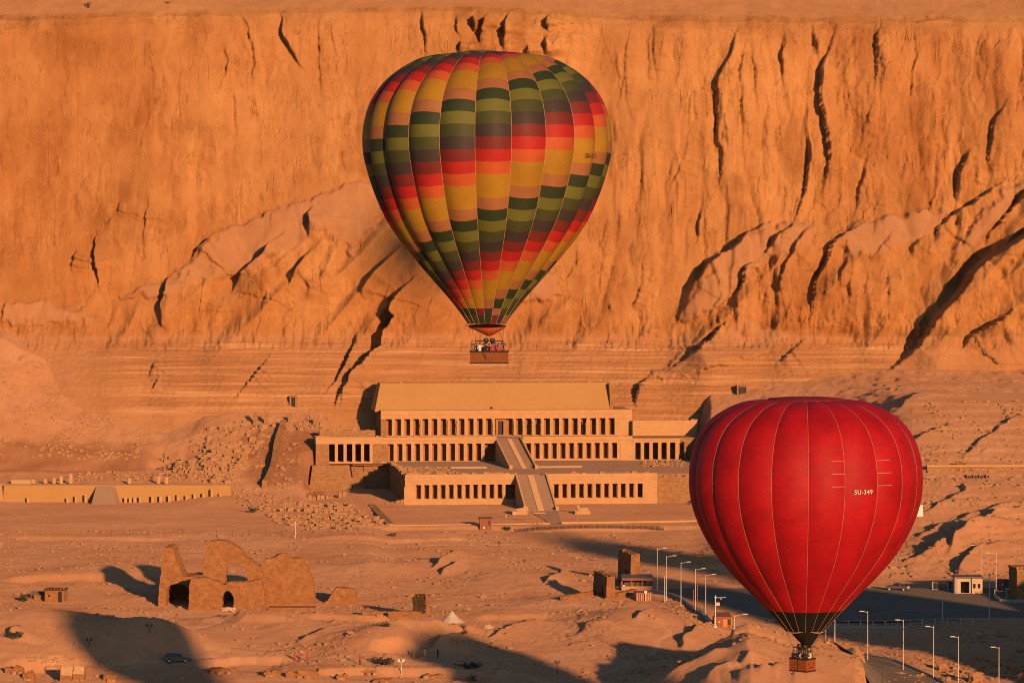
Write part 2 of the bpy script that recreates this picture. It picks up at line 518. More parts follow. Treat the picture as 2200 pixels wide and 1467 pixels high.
# foreground hills and hollows
mound(120, 1390, 22, 34, 6.5)       # hill under the small hut
mound(-60, 1400, 20, 25, 3.0)
mound(335, 1405, 11, 13, 4.6)       # dark mound in the balloon's shadow
mound(1370, 1352, 13, 30, 3.4)
mound(700, 1360, 30, 25, 1.6)
mound(560, 1350, 16, 18, 1.2)
mound(900, 1385, 10, 12, 2.2)
mound(800, 1400, 9, 14, 1.8)
mound(1090, 1330, 22, 30, 1.5)
mound(700, 1235, 30, 30, 1.4)
mound(1000, 1215, 18, 22, 2.2)
mound(830, 1230, 10, 18, 1.4)
mound(1130, 1250, 20, 25, 1.8)
mound(1250, 1300, 14, 18, 1.6)
mound(250, 1235, 30, 30, 1.4)
mound(60, 1330, 20, 20, 1.2)

ZR = ([0, 785, 850, 900, 960, 1000, 1100, 1150, 1300], [0, 0, 6.5, 15, 25, 31, 33.5, 37, 60])
HILL = ([1320, 1340, 1400, 1480, 1560, 1610, 1650, 1680, 1760, 1840, 1856, 1868, 1880], [1474, 1470, 1446, 1408, 1369, 1347, 1356, 1364, 1371, 1390, 1412, 1460, 1474])
RIDGES = []   # polyline in the picture, height, steep side width, gentle side width (metres)
def ridge(pts, h, ws, wg):
    RIDGES.append((pts, h, ws, wg))

# gullies and outcrops of the foreground: steep on the left, gentle on the right
ridge([(1345, 1475), (1420, 1432), (1500, 1395), (1575, 1366), (1640, 1340)], 1.8, 0.8, 6)
ridge([(1400, 1478), (1475, 1440), (1540, 1412), (1640, 1380)], 1.3, 0.6, 5)
ridge([(1490, 1480), (1540, 1440), (1600, 1420)], 1.2, 0.6, 4)
ridge([(1380, 1470), (1440, 1445), (1520, 1418), (1575, 1402)], 0.9, 0.4, 3)
ridge([(1560, 1470), (1590, 1452), (1660, 1436), (1700, 1432)], 0.9, 0.4, 4)
ridge([(1690, 1462), (1730, 1452), (1770, 1446)], 0.7, 0.4, 3)
ridge([(1590, 1425), (1605, 1412), (1612, 1398)], 0.8, 0.35, 2.5)
ridge([(1430, 1452), (1480, 1428), (1500, 1420)], 0.8, 0.35, 2.5)
ridge([(1462, 1388), (1490, 1362), (1540, 1348)], 1.6, 0.6, 4)
ridge([(925, 1222), (965, 1204), (995, 1190)], 1.7, 0.5, 5)
ridge([(945, 1232), (985, 1214)], 1.3, 0.5, 4)
ridge([(925, 1405), (965, 1394), (1003, 1382)], 2.2, 0.6, 6)
ridge([(990, 1390), (1000, 1365), (1006, 1352)], 1.3, 0.5, 4)
ridge([(1168, 1257), (1190, 1248), (1212, 1236)], 1.4, 0.6, 5)
ridge([(1250, 1350), (1290, 1345), (1310, 1338)], 1.2, 0.6, 5)
ridge([(1362, 1328), (1385, 1322), (1400, 1316)], 1.1, 0.6, 4)
ridge([(505, 1335), (560, 1318)], 0.8, 0.6, 6)
ridge([(640, 1392), (700, 1370), (770, 1350)], 0.9, 1.0, 8)
ridge([(1050, 1375), (1100, 1350), (1170, 1330)], 1.0, 1.0, 8)
ridge([(10, 1372), (30, 1358), (45, 1350)], 1.6, 0.6, 4)
# outcrops behind the car park
ridge([(1930, 1212), (2000, 1196), (2040, 1176), (2110, 1150), (2150, 1125), (2215, 1100)], 3.0, 0.9, 6)
ridge([(2040, 1202), (2055, 1182), (2085, 1160), (2140, 1152), (2215, 1146)], 2.6, 0.7, 5.5)
ridge([(2060, 1236), (2075, 1212), (2100, 1196), (2160, 1182), (2215, 1176)], 2.2, 0.7, 5)
ridge([(1960, 1160), (2020, 1140), (2100, 1115), (2215, 1080)], 1.6, 0.8, 12)
ridge([(1985, 1106), (2030, 1086), (2075, 1060), (2070, 1040)], 1.2, 0.7, 10)
ridge([(1955, 955), (2010, 930), (2060, 915), (2110, 905)], 1.2, 0.7, 14)
ridge([(1930, 885), (1965, 860), (2000, 842)], 1.6, 0.7, 12)
ridge([(2060, 990), (2120, 950), (2200, 890)], 1.2, 0.8, 20)

SCARPS = []   # cut banks that face the camera: (polyline, drop, run)
def scarp(pts, h, w, run=14):
    SCARPS.append((pts, h, w, run))
scarp([(0, 1432), (60, 1424), (120, 1420), (185, 1427)], 1.8, 1.2)
scarp([(420, 1432), (520, 1424), (640, 1428)], 1.2, 1.0)
scarp([(795, 1404), (850, 1392), (905, 1398)], 1.8, 1.0)
scarp([(905, 1372), (950, 1358), (1000, 1356)], 2.0, 1.0, 10)
scarp([(640, 1452), (800, 1446), (1000, 1448), (1060, 1452)], 1.2, 0.8)
scarp([(0, 1252), (90, 1244), (200, 1240), (265, 1246)], 1.2, 1.2, 20)
scarp([(640, 1330), (760, 1336), (900, 1342)], 0.9, 0.8)
scarp([(380, 1330), (520, 1338), (640, 1342)], 1.0, 1.5)
scarp([(1010, 1330), (1110, 1326), (1200, 1320)], 0.8, 1.0)
scarp([(0, 1157), (200, 1155), (420, 1157)], 0.7, 1.0, 20)
scarp([(640, 1158), (840, 1166), (1060, 1160)], 0.6, 1.0, 20)

def polyline_sd(X, Y, pts):
    """signed distance to a polyline (negative on its left, looking up the picture) and run along it"""
    best = np.full(X.shape, 1e9); side = np.zeros(X.shape); along = np.zeros(X.shape)
    total = 0.0
    seg = []
    for (ax, ay), (bx, by) in zip(pts[:-1], pts[1:]):
        seg.append((ax, ay, bx, by, total)); total += math.hypot(bx - ax, by - ay)
    for ax, ay, bx, by, t0 in seg:
        dx, dy = bx - ax, by - ay
        L = max(1e-6, math.hypot(dx, dy))
        t = np.clip(((X - ax) * dx + (Y - ay) * dy) / L ** 2, 0, 1)
        d = np.hypot(X - ax - t * dx, Y - ay - t * dy)
        s = dx * (Y - ay) - dy * (X - ax)
        m = d < best
        best = np.where(m, d, best); side = np.where(m, np.sign(s), side); along = np.where(m, t0 + t * L, along)
    return best, side, along / total

PARK = [flat(1405, 1262), flat(2330, 1262), flat(2330, 1336), flat(1600, 1341), flat(1530, 1345)]
ROAD = [(0, 0)]
def base_ground(x, y):
    px = W / 2 + F * x / np.maximum(y, 1)
    zl = interp(y, [0, 1027, 1030, 1090, 1106, 1166, 1300], [0, 0, 5.3, 5.6, 13.5, 47, 70])
    zl = np.minimum(zl, 13.5) + np.maximum(zl - 13.5, 0) * np.clip(1.02 - np.clip(px, 0, 400) / 330 * 0.8, 0.15, 1)
    zc = interp(y, [0, 1000, 1030, 1075, 1110, 1130, 1300], [0, 0, 2.2, 10, 18, 21.6, 40])
    zt = interp(y, [0, 1122, 1150, 1300], [0, 0, 22, 40])
    zr = interp(y, *ZR)
    zr2 = interp(y, [0, 1000, 1060, 1110, 1150, 1300], [0, 0, 10, 23, 30, 40])
    wl = 1 - sstep(330, 470, px)
    wr = sstep(1520, 1990, px)
    wt = sstep(0, 30, px - (640 + 50 * sstep(1080, 1092, y)))
    wr2 = sstep(1470, 1530, px)
    z = zc * (1 - wt) + zt * wt
    z = z * (1 - wl) + zl * wl
    z = z * (1 - wr2) + zr2 * wr2
    z = z * (1 - wr) + zr * wr
    # the temple forecourt stands a little above the desert in front of it
    z = z - 1.2 * (1 - sstep(926.5, 928.5, y)) * sstep(780, 850, px) * (1 - sstep(1485, 1560, px)) * sstep(700, 900, y)
    for mx, my, rx, ry, h in MOUNDS:
        z = z + h * np.exp(-(((x - mx) / rx) ** 2 + ((y - my) / ry) ** 2) * 1.2)
    # bright hill in the foreground, its crest line as in the photograph
    hc = 72 - (np.interp(px + 5 * perlin(x / 7, y / 9, 61), *HILL) - HOR) / F * 577
    hb = np.where(y < 577, np.exp(-((y - 577) / 60) ** 2), np.exp(-((y - 577) / 17) ** 2))
    z = z + np.maximum(hc, 0) * hb * (1 + 0.06 * perlin(x / 11, y / 8, 63))
    # hill out of the frame on the right, whose shade lies on the car park
    z = z + 40 * np.exp(-(((x - 138) / 27) ** 2 + ((y - 535) / 60) ** 2))
    z = z + 20 * np.exp(-(((x - 150) / 26) ** 2 + ((y - 650) / 40) ** 2))
    return z, px

def unproject(px, py):
    d = ray(px, py); y = np.arange(520.0, 1180.0, 0.5); x = d.x / d.y * y
    z, _ = base_ground(x, y)
    k = int(np.argmax(z > CAMZ + d.z / d.y * y))
    return float(x[k]), float(y[k])

def raw_ground(x, y):
    z, px = base_ground(x, y)
    wx = x + 0.8 * perlin(x / 5, y / 9, 51); wy = y + 1.2 * perlin(x / 5, y / 9, 52)
    for pts, h, ws, wg in RIDGES:
        xs = [p[0] for p in pts]; ys = [p[1] for p in pts]
        m = (x > min(xs) - 4 * wg) & (x < max(xs) + 4 * wg) & (y > min(ys) - 4 * wg) & (y < max(ys) + 4 * wg)
        if not m.any(): continue
        d, s, a = polyline_sd(wx[m], wy[m], pts)
        tap = np.minimum(1, np.minimum(a, 1 - a) * 5 + 0.0)
        right = s < 0
        z[m] += h * tap * np.where(right, np.exp(-(d / wg) ** 1.3), np.exp(-(d / ws) ** 2))
    for pts, h, w, run in SCARPS:
        xs = [p[0] for p in pts]; ys = [p[1] for p in pts]
        m = (x > min(xs) - 3 * run) & (x < max(xs) + 3 * run) & (y > min(ys) - 3 * run) & (y < max(ys) + 3 * run)
        if not m.any(): continue
        d, s, a = polyline_sd(wx[m], wy[m], pts)
        sd = np.where(s > 0, d, -d)          # positive beyond the bank, away from the camera
        tap = np.minimum(1, np.minimum(a, 1 - a) * 6)
        z[m] += tap * h * (sstep(-w, w, sd) - 0.5) * np.exp(-(np.abs(sd) / run) ** 2) * 1.2
    return z, px

RIDGES = [([unproject(*p) for p in a[0]],) + a[1:] for a in RIDGES]
SCARPS = [([unproject(*p) for p in a[0]],) + a[1:] for a in SCARPS]

TRACKS = [([unproject(*p) for p in t], w) for t, w in (
    ([(-60, 1420), (190, 1423), (420, 1417), (640, 1421), (860, 1434), (1080, 1446), (1300, 1470)], 1.7),
    ([(300, 1335), (480, 1332), (640, 1326), (800, 1300), (1000, 1282), (1200, 1262), (1280, 1290)], 1.1),
    ([(620, 1160), (840, 1172), (1100, 1168), (1300, 1180), (1400, 1240)], 1.4), ([(0, 1172), (240, 1166), (480, 1164), (640, 1160)], 1.0),
    ([(1180, 1140), (1210, 1175), (1290, 1210), (1330, 1280)], 1.2), ([(1440, 1350), (1390, 1400), (1290, 1440)], 0.8))]

def ground_fields(x, y):
    z, px = raw_ground(x, y)
    rough = np.ones_like(z)
    court = sstep(800, 850, px) * (1 - sstep(1470, 1520, px)) * sstep(920, 932, y)
    rough *= 1 - 0.85 * court
    lefty = (1 - sstep(500, 560, px)) * sstep(920, 960, y) * (1 - sstep(1026, 1030, y))
    rough *= 1 - 0.75 * lefty
    n = 1.1 * fbm(x / 60, y / 75, 1, 3) * rough * (1 - 0.4 * sstep(740, 800, y) * (1 - sstep(1000, 1040, y))) * (1 - 0.5 * sstep(1860, 1940, px) * sstep(860, 900, y))
    n += (0.28 * fbm(x / 18, y / 16, 5, 3) + 0.10 * fbm(x / 4.5, y / 4.0, 9, 3) + 0.05 * fbm(x / 1.4, y / 1.6, 13, 2)) * (0.25 + 0.75 * rough)
    gr = sstep(0.05, 0.5, fbm(x / 16, y / 26, 23, 4, 0.6))
    n += 0.16 * gr * perlin(x / 0.9, y / 1.3, 31) * rough
    # far slopes: gullies running down
    far = sstep(1030, 1100, y)
    n += far * 0.5 * fbm(x / 7, y / 22, 41, 4)
    z = z + n
    out = sstep(1840, 1900, px) * sstep(785, 800, y)
    e, r, ox_, oy_ = worley(x / 6 + 0.5 * perlin(x / 8, y / 9, 241), y / 9, 400)
    z = z + out * (1 - sstep(930, 980, y)) * (0.3 * (r[0] - 0.5) + 0.35 * (r[1] - 0.5) * ox_ - 0.12 * np.clip(1 - e / 0.08, 0, 1))
    led = z / 1.7 + 0.3 * perlin(x / 14, y / 14, 243)
    z = z + out * 0.45 * (sstep(0.0, 0.25, led - np.floor(led)) - (led - np.floor(led)))
    # broken small relief in patches: spoil, dug edges
    e, r, ox_, oy_ = worley(x / 2.6, y / 3.4, 420)
    pat = sstep(0.12, 0.45, fbm(x / 22, y / 30, 245, 3)) * rough * (1 - sstep(1020, 1030, y))
    z = z + pat * (0.20 * (r[0] - 0.4) - 0.12 * np.clip(1 - e / 0.12, 0, 1))
    # flat car park and its road
    pk = sstep(28, 34, x - 0.0) * sstep(676, 690, y) * (1 - sstep(748, 760, y)) * (1 - sstep(190, 220, x))
    wed = sstep(-3, 1, (x - 31) - (745 - y) * 0.36)      # left edge slants along the kerb wall
    pk = pk * wed
    z = z * (1 - pk) - 0.05 * pk
    # shallow valley before the car park, where the lower road runs
    low = sstep(84 * 0 + 69, 78, x + (600 - y) * 0.15) * (1 - sstep(612, 640, y)) * (1 - sstep(105, 125, x))
    z = z - 1.0 * low
    sh = sstep(1080, 1092, y) * (1 - sstep(1104, 1112, y + 5 * perlin(x / 9, y / 9, 83))) * (1 - sstep(300, 350, px + 20 * perlin(x / 6, y / 6, 89))) * (0.5 + 0.25 * perlin(x / 12, y / 5, 88))  # shade of the sunken court's bank, put into the ground colour
    sh = np.maximum(sh, 0.5 * sstep(500, 560, px + 25 * perlin(x / 8, y / 12, 85)) * (1 - sstep(690, 700, px)) * sstep(1036, 1050, y) * (1 - sstep(1105, 1118, y)))  # same dark brown tint on the hillside by the winding wall
    tr = np.zeros_like(z)
    for pts, w in TRACKS:
        d, _, _ = polyline_sd(x + 0.8 * perlin(x / 6, y / 8, 251), y + 1.2 * perlin(x / 5, y / 7, 252), pts)
        tr = np.maximum(tr, (1 - sstep(0.55 * w, w, d)) * (0.55 + 0.4 * perlin(x / 2.0, y / 2.6, 253)))
        z = z - 0.12 * (1 - sstep(0.6 * w, 1.2 * w, d)) * np.sign(np.maximum(rough - 0.3, 0))
    gr = np.maximum(gr, tr)
    rr_ = sstep(480, 540, px) * (1 - sstep(690, 700, px)) * sstep(1036, 1050, y)
    e, r, ox_, oy_ = worley(x / 3.2, y / 4.0, 440)
    z = z + rr_ * (0.9 * (r[0] - 0.5) - 0.4 * np.clip(1 - e / 0.1, 0, 1)) * sstep(-0.1, 0.3, fbm(x / 9, y / 12, 255, 3))
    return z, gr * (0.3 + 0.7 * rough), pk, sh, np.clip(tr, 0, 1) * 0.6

cols = np.concatenate([np.linspace(-0.235, -0.166, 22)[:-1], np.linspace(-0.166, 0.166, 720), np.linspace(0.166, 0.36, 70)[1:]])
rows = [440.0]
while rows[-1] < 1196:
    rows.append(rows[-1] + (3.0 if rows[-1] < 545 else 0.85 if rows[-1] < 780 else 1.05))
rows = np.array(rows)
GX = cols[None, :] * rows[:, None]
GY = np.repeat(rows[:, None], len(cols), 1)
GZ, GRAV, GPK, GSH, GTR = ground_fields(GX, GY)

def gz(x, y):
    """height of the built ground sheet at (x, y)"""
    r = float(np.clip(np.interp(y, rows, np.arange(len(rows))), 0, len(rows) - 1.001))
    c = float(np.clip(np.interp(x / y, cols, np.arange(len(cols))), 0, len(cols) - 1.001))
    i, j = int(r), int(c); fr, fc = r - i, c - j
    return float((GZ[i, j] * (1 - fc) + GZ[i, j + 1] * fc) * (1 - fr) + (GZ[i + 1, j] * (1 - fc) + GZ[i + 1, j + 1] * fc) * fr)

def gp(px, py, near=520.0, far=1190.0):
    """the point of the ground that is seen at a pixel of the photograph"""
    d = ray(px, py)
    ys = np.arange(near, far, 1.0)
    xs = d.x / d.y * ys
    zs = CAMZ + d.z / d.y * ys
    r = np.interp(ys, rows, np.arange(len(rows)))
    c = np.clip(np.interp(xs / ys, cols, np.arange(len(cols))), 0, len(cols) - 1.001)
    i = np.minimum(r.astype(int), len(rows) - 2); j = c.astype(int); fr = r - i; fc = c - j
    g = (GZ[i, j] * (1 - fc) + GZ[i, j + 1] * fc) * (1 - fr) + (GZ[i + 1, j] * (1 - fc) + GZ[i + 1, j + 1] * fc) * fr
    k = np.argmax(g > zs)
    if not (g > zs).any():
        k = len(ys) - 1
    if k == 0: k = 1
    a = (zs[k - 1] - g[k - 1]); b = (g[k] - zs[k])
    y = ys[k - 1] + a / max(1e-9, a + b)
    x = d.x / d.y * y
    return Vector((x, y, gz(x, y)))

gme = grid_mesh('desert_ground', np.stack([GX, GY, GZ], 2), M_GROUND)
attr(gme, 'gravel', GRAV); attr(gme, 'shade_brown', GSH); attr(gme, 'track', GTR)
structure(link('desert_ground', gme))
# the plain all round, to the horizon, below the modelled valley floor
mb = MB()
mb.add([(-9000, -9000, -9), (9000, -9000, -9), (9000, 9000, -9), (-9000, 9000, -9)], [(0, 1, 2, 3)])
structure(mb.build('plain', M_GROUND))

# ------------------------------------------------------------------ the cliff: a profile swept along the valley head and carved
def pxl(*a):
    return list(a)
STEPS = [  # (width of the shaded step in the photograph, taper at ends, polyline)
    (2, [(309, 69), (320, 102), (329, 175), (332, 236)]), (2, [(345, 145), (353, 182), (353, 236)]),
    (3, [(501, 189), (504, 247), (507, 302)]), (5, [(600, 22), (604, 73), (618, 105), (655, 156)]),
    (3, [(687, 15), (682, 44), (685, 131), (685, 175), (691, 211), (724, 218)]),
    (2, [(702, 22), (720, 116), (729, 182)]), (3, [(511, 22), (531, 62), (542, 116), (553, 171)]),
    (3, [(480, 91), (487, 142), (476, 175), (467, 196)]), (2, [(749, 225), (745, 313)]),
    (2, [(558, 298), (562, 371)]), (2, [(731, 309), (740, 371)]), (3, [(316, 411), (313, 474), (305, 498), (307, 568)]),
    (4, [(254, 431), (246, 463)]), (2, [(245, 463), (225, 482)]), (5, [(208, 492), (201, 519), (201, 555), (204, 576), (211, 605), (211, 637)]),
    (4, [(163, 533), (153, 572), (152, 592)]),
    (5, [(497, 484), (456, 510), (425, 531), (405, 566)]), (8, [(370, 584), (358, 596), (356, 629), (346, 658), (347, 686), (356, 719)]),
    (6, [(614, 496), (565, 551), (520, 592), (499, 629), (501, 641)]),
    (8, [(671, 441), (660, 461), (664, 482), (661, 519)]), (6, [(671, 541), (655, 557), (634, 596), (614, 629)]),
    (4, [(579, 627), (567, 670), (569, 682)]), (7, [(859, 531), (839, 555), (802, 592), (777, 629), (779, 654)]),
    (12, [(900, 588), (867, 621), (843, 650), (831, 674), (843, 686), (822, 719), (814, 748), (790, 772), (749, 809), (724, 850), (712, 887)]),
    (5, [(771, 715), (761, 748), (736, 797), (696, 850)]), (3, [(589, 760), (565, 793), (528, 834), (491, 870)]),
    (3, [(340, 776), (319, 817)]), (2, [(350, 805), (325, 845)]), (3, [(740, 800), (735, 850), (728, 890)]),
    (4, [(1357, 47), (1343, 94), (1340, 188), (1346, 234), (1363, 275)]), (4, [(1399, 47), (1403, 135), (1415, 182)]),
    (8, [(1589, 41), (1563, 123), (1533, 176), (1532, 234), (1536, 305), (1548, 340), (1536, 410), (1528, 440)]),
    (13, [(1791, 44), (1777, 105), (1756, 152), (1753, 217), (1762, 252), (1774, 340), (1762, 404), (1753, 457)]),
    (5, [(1744, 50), (1744, 88), (1757, 141)]), (6, [(1683, 59), (1675, 117), (1680, 205)]), (6, [(1891, 41), (1879, 82), (1876, 199)]),
    (4, [(1873, 217), (1850, 276), (1841, 328)]), (5, [(1862, 328), (1844, 399), (1829, 487)]),
    (7, [(1727, 270), (1734, 328), (1727, 399), (1700, 481), (1668, 498)]), (8, [(1700, 481), (1659, 510), (1627, 557)]),
    (3, [(1715, 300), (1721, 328)]), (6, [(1503, 437), (1495, 487), (1494, 528)]),
    (9, [(1668, 469), (1598, 504), (1569, 533), (1516, 569), (1481, 615), (1446, 698)]),
    (7, [(1750, 469), (1703, 522), (1680, 563), (1659, 621), (1655, 686)]), (9, [(1627, 563), (1592, 580), (1574, 639), (1566, 692)]),
    (11, [(1856, 478), (1809, 504), (1777, 528), (1762, 569), (1741, 604), (1730, 662), (1721, 709)]),
    (4, [(1914, 498), (1879, 539), (1862, 569)]), (6, [(1815, 551), (1791, 592), (1791, 633)]),
    (9, [(2149, 390), (2061, 451), (2008, 492), (1994, 533)]), (5, [(1985, 510), (1952, 528), (1952, 563)]),
    (11, [(2078, 317), (2055, 375), (2043, 437)]), (10, [(2240, 380), (2200, 410), (2149, 463), (2114, 510), (2105, 545)]),
    (30, [(2290, 430), (2200, 487), (2149, 522), (2073, 580), (2014, 645), (1973, 698), (1948, 745), (1893, 790), (1856, 818)]),
    (8, [(2161, 217), (2125, 270), (2117, 352), (2128, 393)]), (6, [(2215, 540), (2196, 557), (2161, 592)]),
    (7, [(2149, 674), (2055, 727), (2043, 756)]), (5, [(1557, 692), (1487, 756), (1422, 803)]), (4, [(1715, 733), (1651, 791)]),
    (3, [(1381, 545), (1376, 639)]), (12, [(2230, 795), (2190, 815), (2149, 838)]), (10, [(1394, 809), (1368, 825), (1364, 846), (1359, 880)]),
    (5, [(901, 16), (905, 50), (914, 120)]), (5, [(978, 28), (976, 55), (988, 90)]), (13, [(1022, 22), (1010, 40), (1013, 76)]),
    (9, [(1047, 22), (1034, 50), (1026, 110)]), (13, [(1086, 25), (1077, 50), (1075, 115)]), (4, [(1152, 32), (1143, 55), (1145, 70)]),
    (11, [(1176, 28), (1168, 45), (1172, 75)]), (8, [(1163, 80), (1168, 110), (1166, 125)]), (6, [(1131, 100), (1131, 125)]), (8, [(984, 90), (982, 118)]),
    (4, [(2190, 60), (2196, 140), (2185, 230)]), (4, [(1960, 60), (1968, 140)]), (3, [(2000, 420), (1990, 470)]),
    (3, [(1330, 450), (1325, 520)]), (3, [(1238, 520), (1232, 610)]), (3, [(1290, 560), (1284, 640)]),
    (4, [(1640, 600), (1625, 680)]), (4, [(1850, 590), (1838, 660)]), (4, [(1900, 600), (1890, 680)]), (3, [(1815, 610), (1806, 690)]),
    (4, [(1610, 60), (1618, 180), (1626, 260)]), (3, [(1660, 270), (1672, 350)]), (3, [(1590, 190), (1596, 300)]), (3, [(1830, 60), (1838, 200)]),
    (4, [(440, 600), (430, 690)]), (3, [(690, 560), (694, 650)]), (3, [(640, 580), (668, 620), (660, 650)]), (4, [(930, 640), (915, 690)]), (3, [(970, 660), (958, 700)]),
]
RJ = random.Random(77)
for _ in range(620):
    x = RJ.uniform(-60, 2260)
    if RJ.random() < 0.8 and x < 1300: continue
    low = RJ.random() < 0.4
    y = RJ.uniform(560, 720) if low else RJ.uniform(25, 480)
    L = RJ.uniform(25, 70) if low else RJ.uniform(35, 150)
    lean = RJ.gauss(-0.05, 0.12) - (0.35 if low and RJ.random() < 0.5 else 0)
    n = 5
    pl = [(x + lean * L * k / n + RJ.gauss(0, 2.0), y + L * k / n) for k in range(n + 1)]
    STEPS.append((RJ.choice((0.1, 0.3, 0.5, 0.9, 1.5, 2.0) if x < 1300 else (0.2, 0.5, 0.9, 1.6, 2.4, 3.2)), pl))
prof = np.array([(1108, 2), (1128, 15), (1140, 22), (1160, 33), (1179, 43.5), (1182.5, 46), (1187, 65), (1193, 85), (1203, 125), (1213, 152), (1217, 159), (1221, 162.0), (1227, 163.8), (1250, 173), (1290, 190), (1400, 228), (1750, 320), (2400, 420)], float)
spac = [0.9, 0.55, 0.42, 0.42, 0.4, 0.4, 0.4, 0.4, 0.4, 0.4, 0.35, 0.5, 1.2, 3, 9, 50, 120]
pts = []
for k in range(len(prof) - 1):
    n = max(2, int(np.hypot(*(prof[k + 1] - prof[k])) / spac[k]))
    t = np.linspace(0, 1, n, endpoint=False)[:, None]
    pts.append(prof[k] + (prof[k + 1] - prof[k]) * t)
pts = np.concatenate(pts + [prof[-1:]])
tan = np.gradient(pts, axis=0)
for _ in range(12):
    tan[1:-1] = (tan[:-2] + tan[1:-1] * 2 + tan[2:]) / 4
tan /= np.linalg.norm(tan, axis=1, keepdims=True)
nrm = np.stack([-tan[:, 1], tan[:, 0]], 1)     # towards the camera and up
xs = np.concatenate([np.linspace(-330, -190, 60)[:-1], np.linspace(-190, 192, 900), np.linspace(192, 330, 60)[1:]])
R_, C_ = len(pts), len(xs)
XX = np.repeat(xs[None, :], R_, 0)
YY = np.repeat(pts[:, 0:1], C_, 1)
ZZ = np.repeat(pts[:, 1:2], C_, 1)
PX0 = W / 2 + F * xs / 1200
ztop = np.interp(PX0, [0, 200, 600, 900, 1150, 1400, 1700, 2200], [-1.5, 0.6, 2.6, 3.0, 1.8, -1.0, -1.6, -2.0])
ZZ = ZZ + ztop[None, :] * np.clip((ZZ - 50) / 110, 0, 1)
YY = YY + np.interp(PX0, [-400, 0, 500, 1200, 1700, 2200, 2600], [-30, -4, 6, 0, 0, -14, -40])[None, :] * sstep(30, 60, ZZ) - 6 * fbm(XX / 60, ZZ / 120, 71, 2) * sstep(44, 60, ZZ)
PX, PY = proj(XX, YY, ZZ)
cl = sstep(44, 50, ZZ) * (1 - sstep(151, 161.5, ZZ - 0.8 * ztop[None, :]))       # 1 on the sheer wall
disp = np.zeros_like(XX); push = np.zeros_like(XX)     # along the surface normal; straight out of the wall
# talus aprons and spurs that bulge out of the foot of the wall
lx = [-400, 0, 230, 370, 500, 640, 770, 850, 940, 1030, 1120, 1220, 1330, 1430, 1500, 1600, 1700, 1860, 1960, 2060, 2150, 2200, 2600]
ly = [720, 700, 640, 585, 487, 432, 385, 400, 500, 600, 560, 600, 690, 690, 560, 500, 470, 475, 452, 452, 392, 375, 340]
line = np.interp(PX, lx, ly)
below = np.clip(PY - line, 0, None)
apron = np.minimum(below, 260) / 6.2 * 0.42 * (1 - 0.6 * sstep(740, 880, PY))
apron *= 0.85 + 0.35 * perlin(PX / 90, PY / 300, 91)
push += apron * sstep(10, 30, ZZ)
FANS = [[(230, 642), (370, 592), (425, 537), (500, 482), (640, 427), (770, 380), (850, 400), (820, 480), (770, 560), (735, 545), (690, 500), (655, 540), (600, 560), (560, 592), (500, 602), (440, 612), (390, 642), (330, 650)],
        [(1446, 700), (1520, 566), (1600, 503), (1700, 473), (1765, 498), (1690, 560), (1640, 575), (1575, 640), (1500, 700)],
        [(1790, 500), (1880, 466), (1965, 450), (2060, 452), (2000, 512), (1940, 530), (1880, 560), (1810, 560)],
        [(1400, 790), (1500, 735), (1590, 690), (1690, 720), (1650, 770), (1520, 800), (1420, 830)], [(2010, 560), (2090, 470), (2160, 395), (2230, 380), (2190, 420), (2110, 520), (2060, 570)],
        [(1000, 600), (1100, 560), (1190, 590), (1230, 640), (1120, 660), (1030, 650)], [(0, 655), (90, 640), (180, 660), (230, 700), (120, 705), (0, 700)]]
fan = np.zeros_like(PX)
fx_ = PX + 14 * fbm(PX / 40, PY / 36, 221, 4); fy_ = PY + 12 * fbm(PX / 40, PY / 36, 223, 4)
for P_ in FANS:
    ins = np.zeros(PX.shape, bool); dm = np.full(PX.shape, 1e9)
    for k in range(len(P_)):
        (x1, y1), (x2, y2) = P_[k], P_[k - 1]
        ins ^= ((y1 > fy_) != (y2 > fy_)) & (fx_ < (x2 - x1) * (fy_ - y1) / ((y2 - y1) or 1e-9) + x1)
    d, _, _ = polyline_sd(fx_, fy_, P_ + P_[:1])
    fan = np.maximum(fan, np.where(ins, sstep(0, 14, d), 0))
# spur rhythm on the aprons: rounded ribs leaning down to the left
q = PX + 0.75 * PY
rib = np.abs(perlin(q / 75, PY / 260, 93)) * 2.0
on = (1 - 0.8 * fan) * sstep(0, 90, below) * (1 - sstep(745, 775, PY))
push += 3.6 * fan
push += on * (5.0 * (1 - np.minimum(rib, 1.2))) * sstep(36, 50, ZZ)
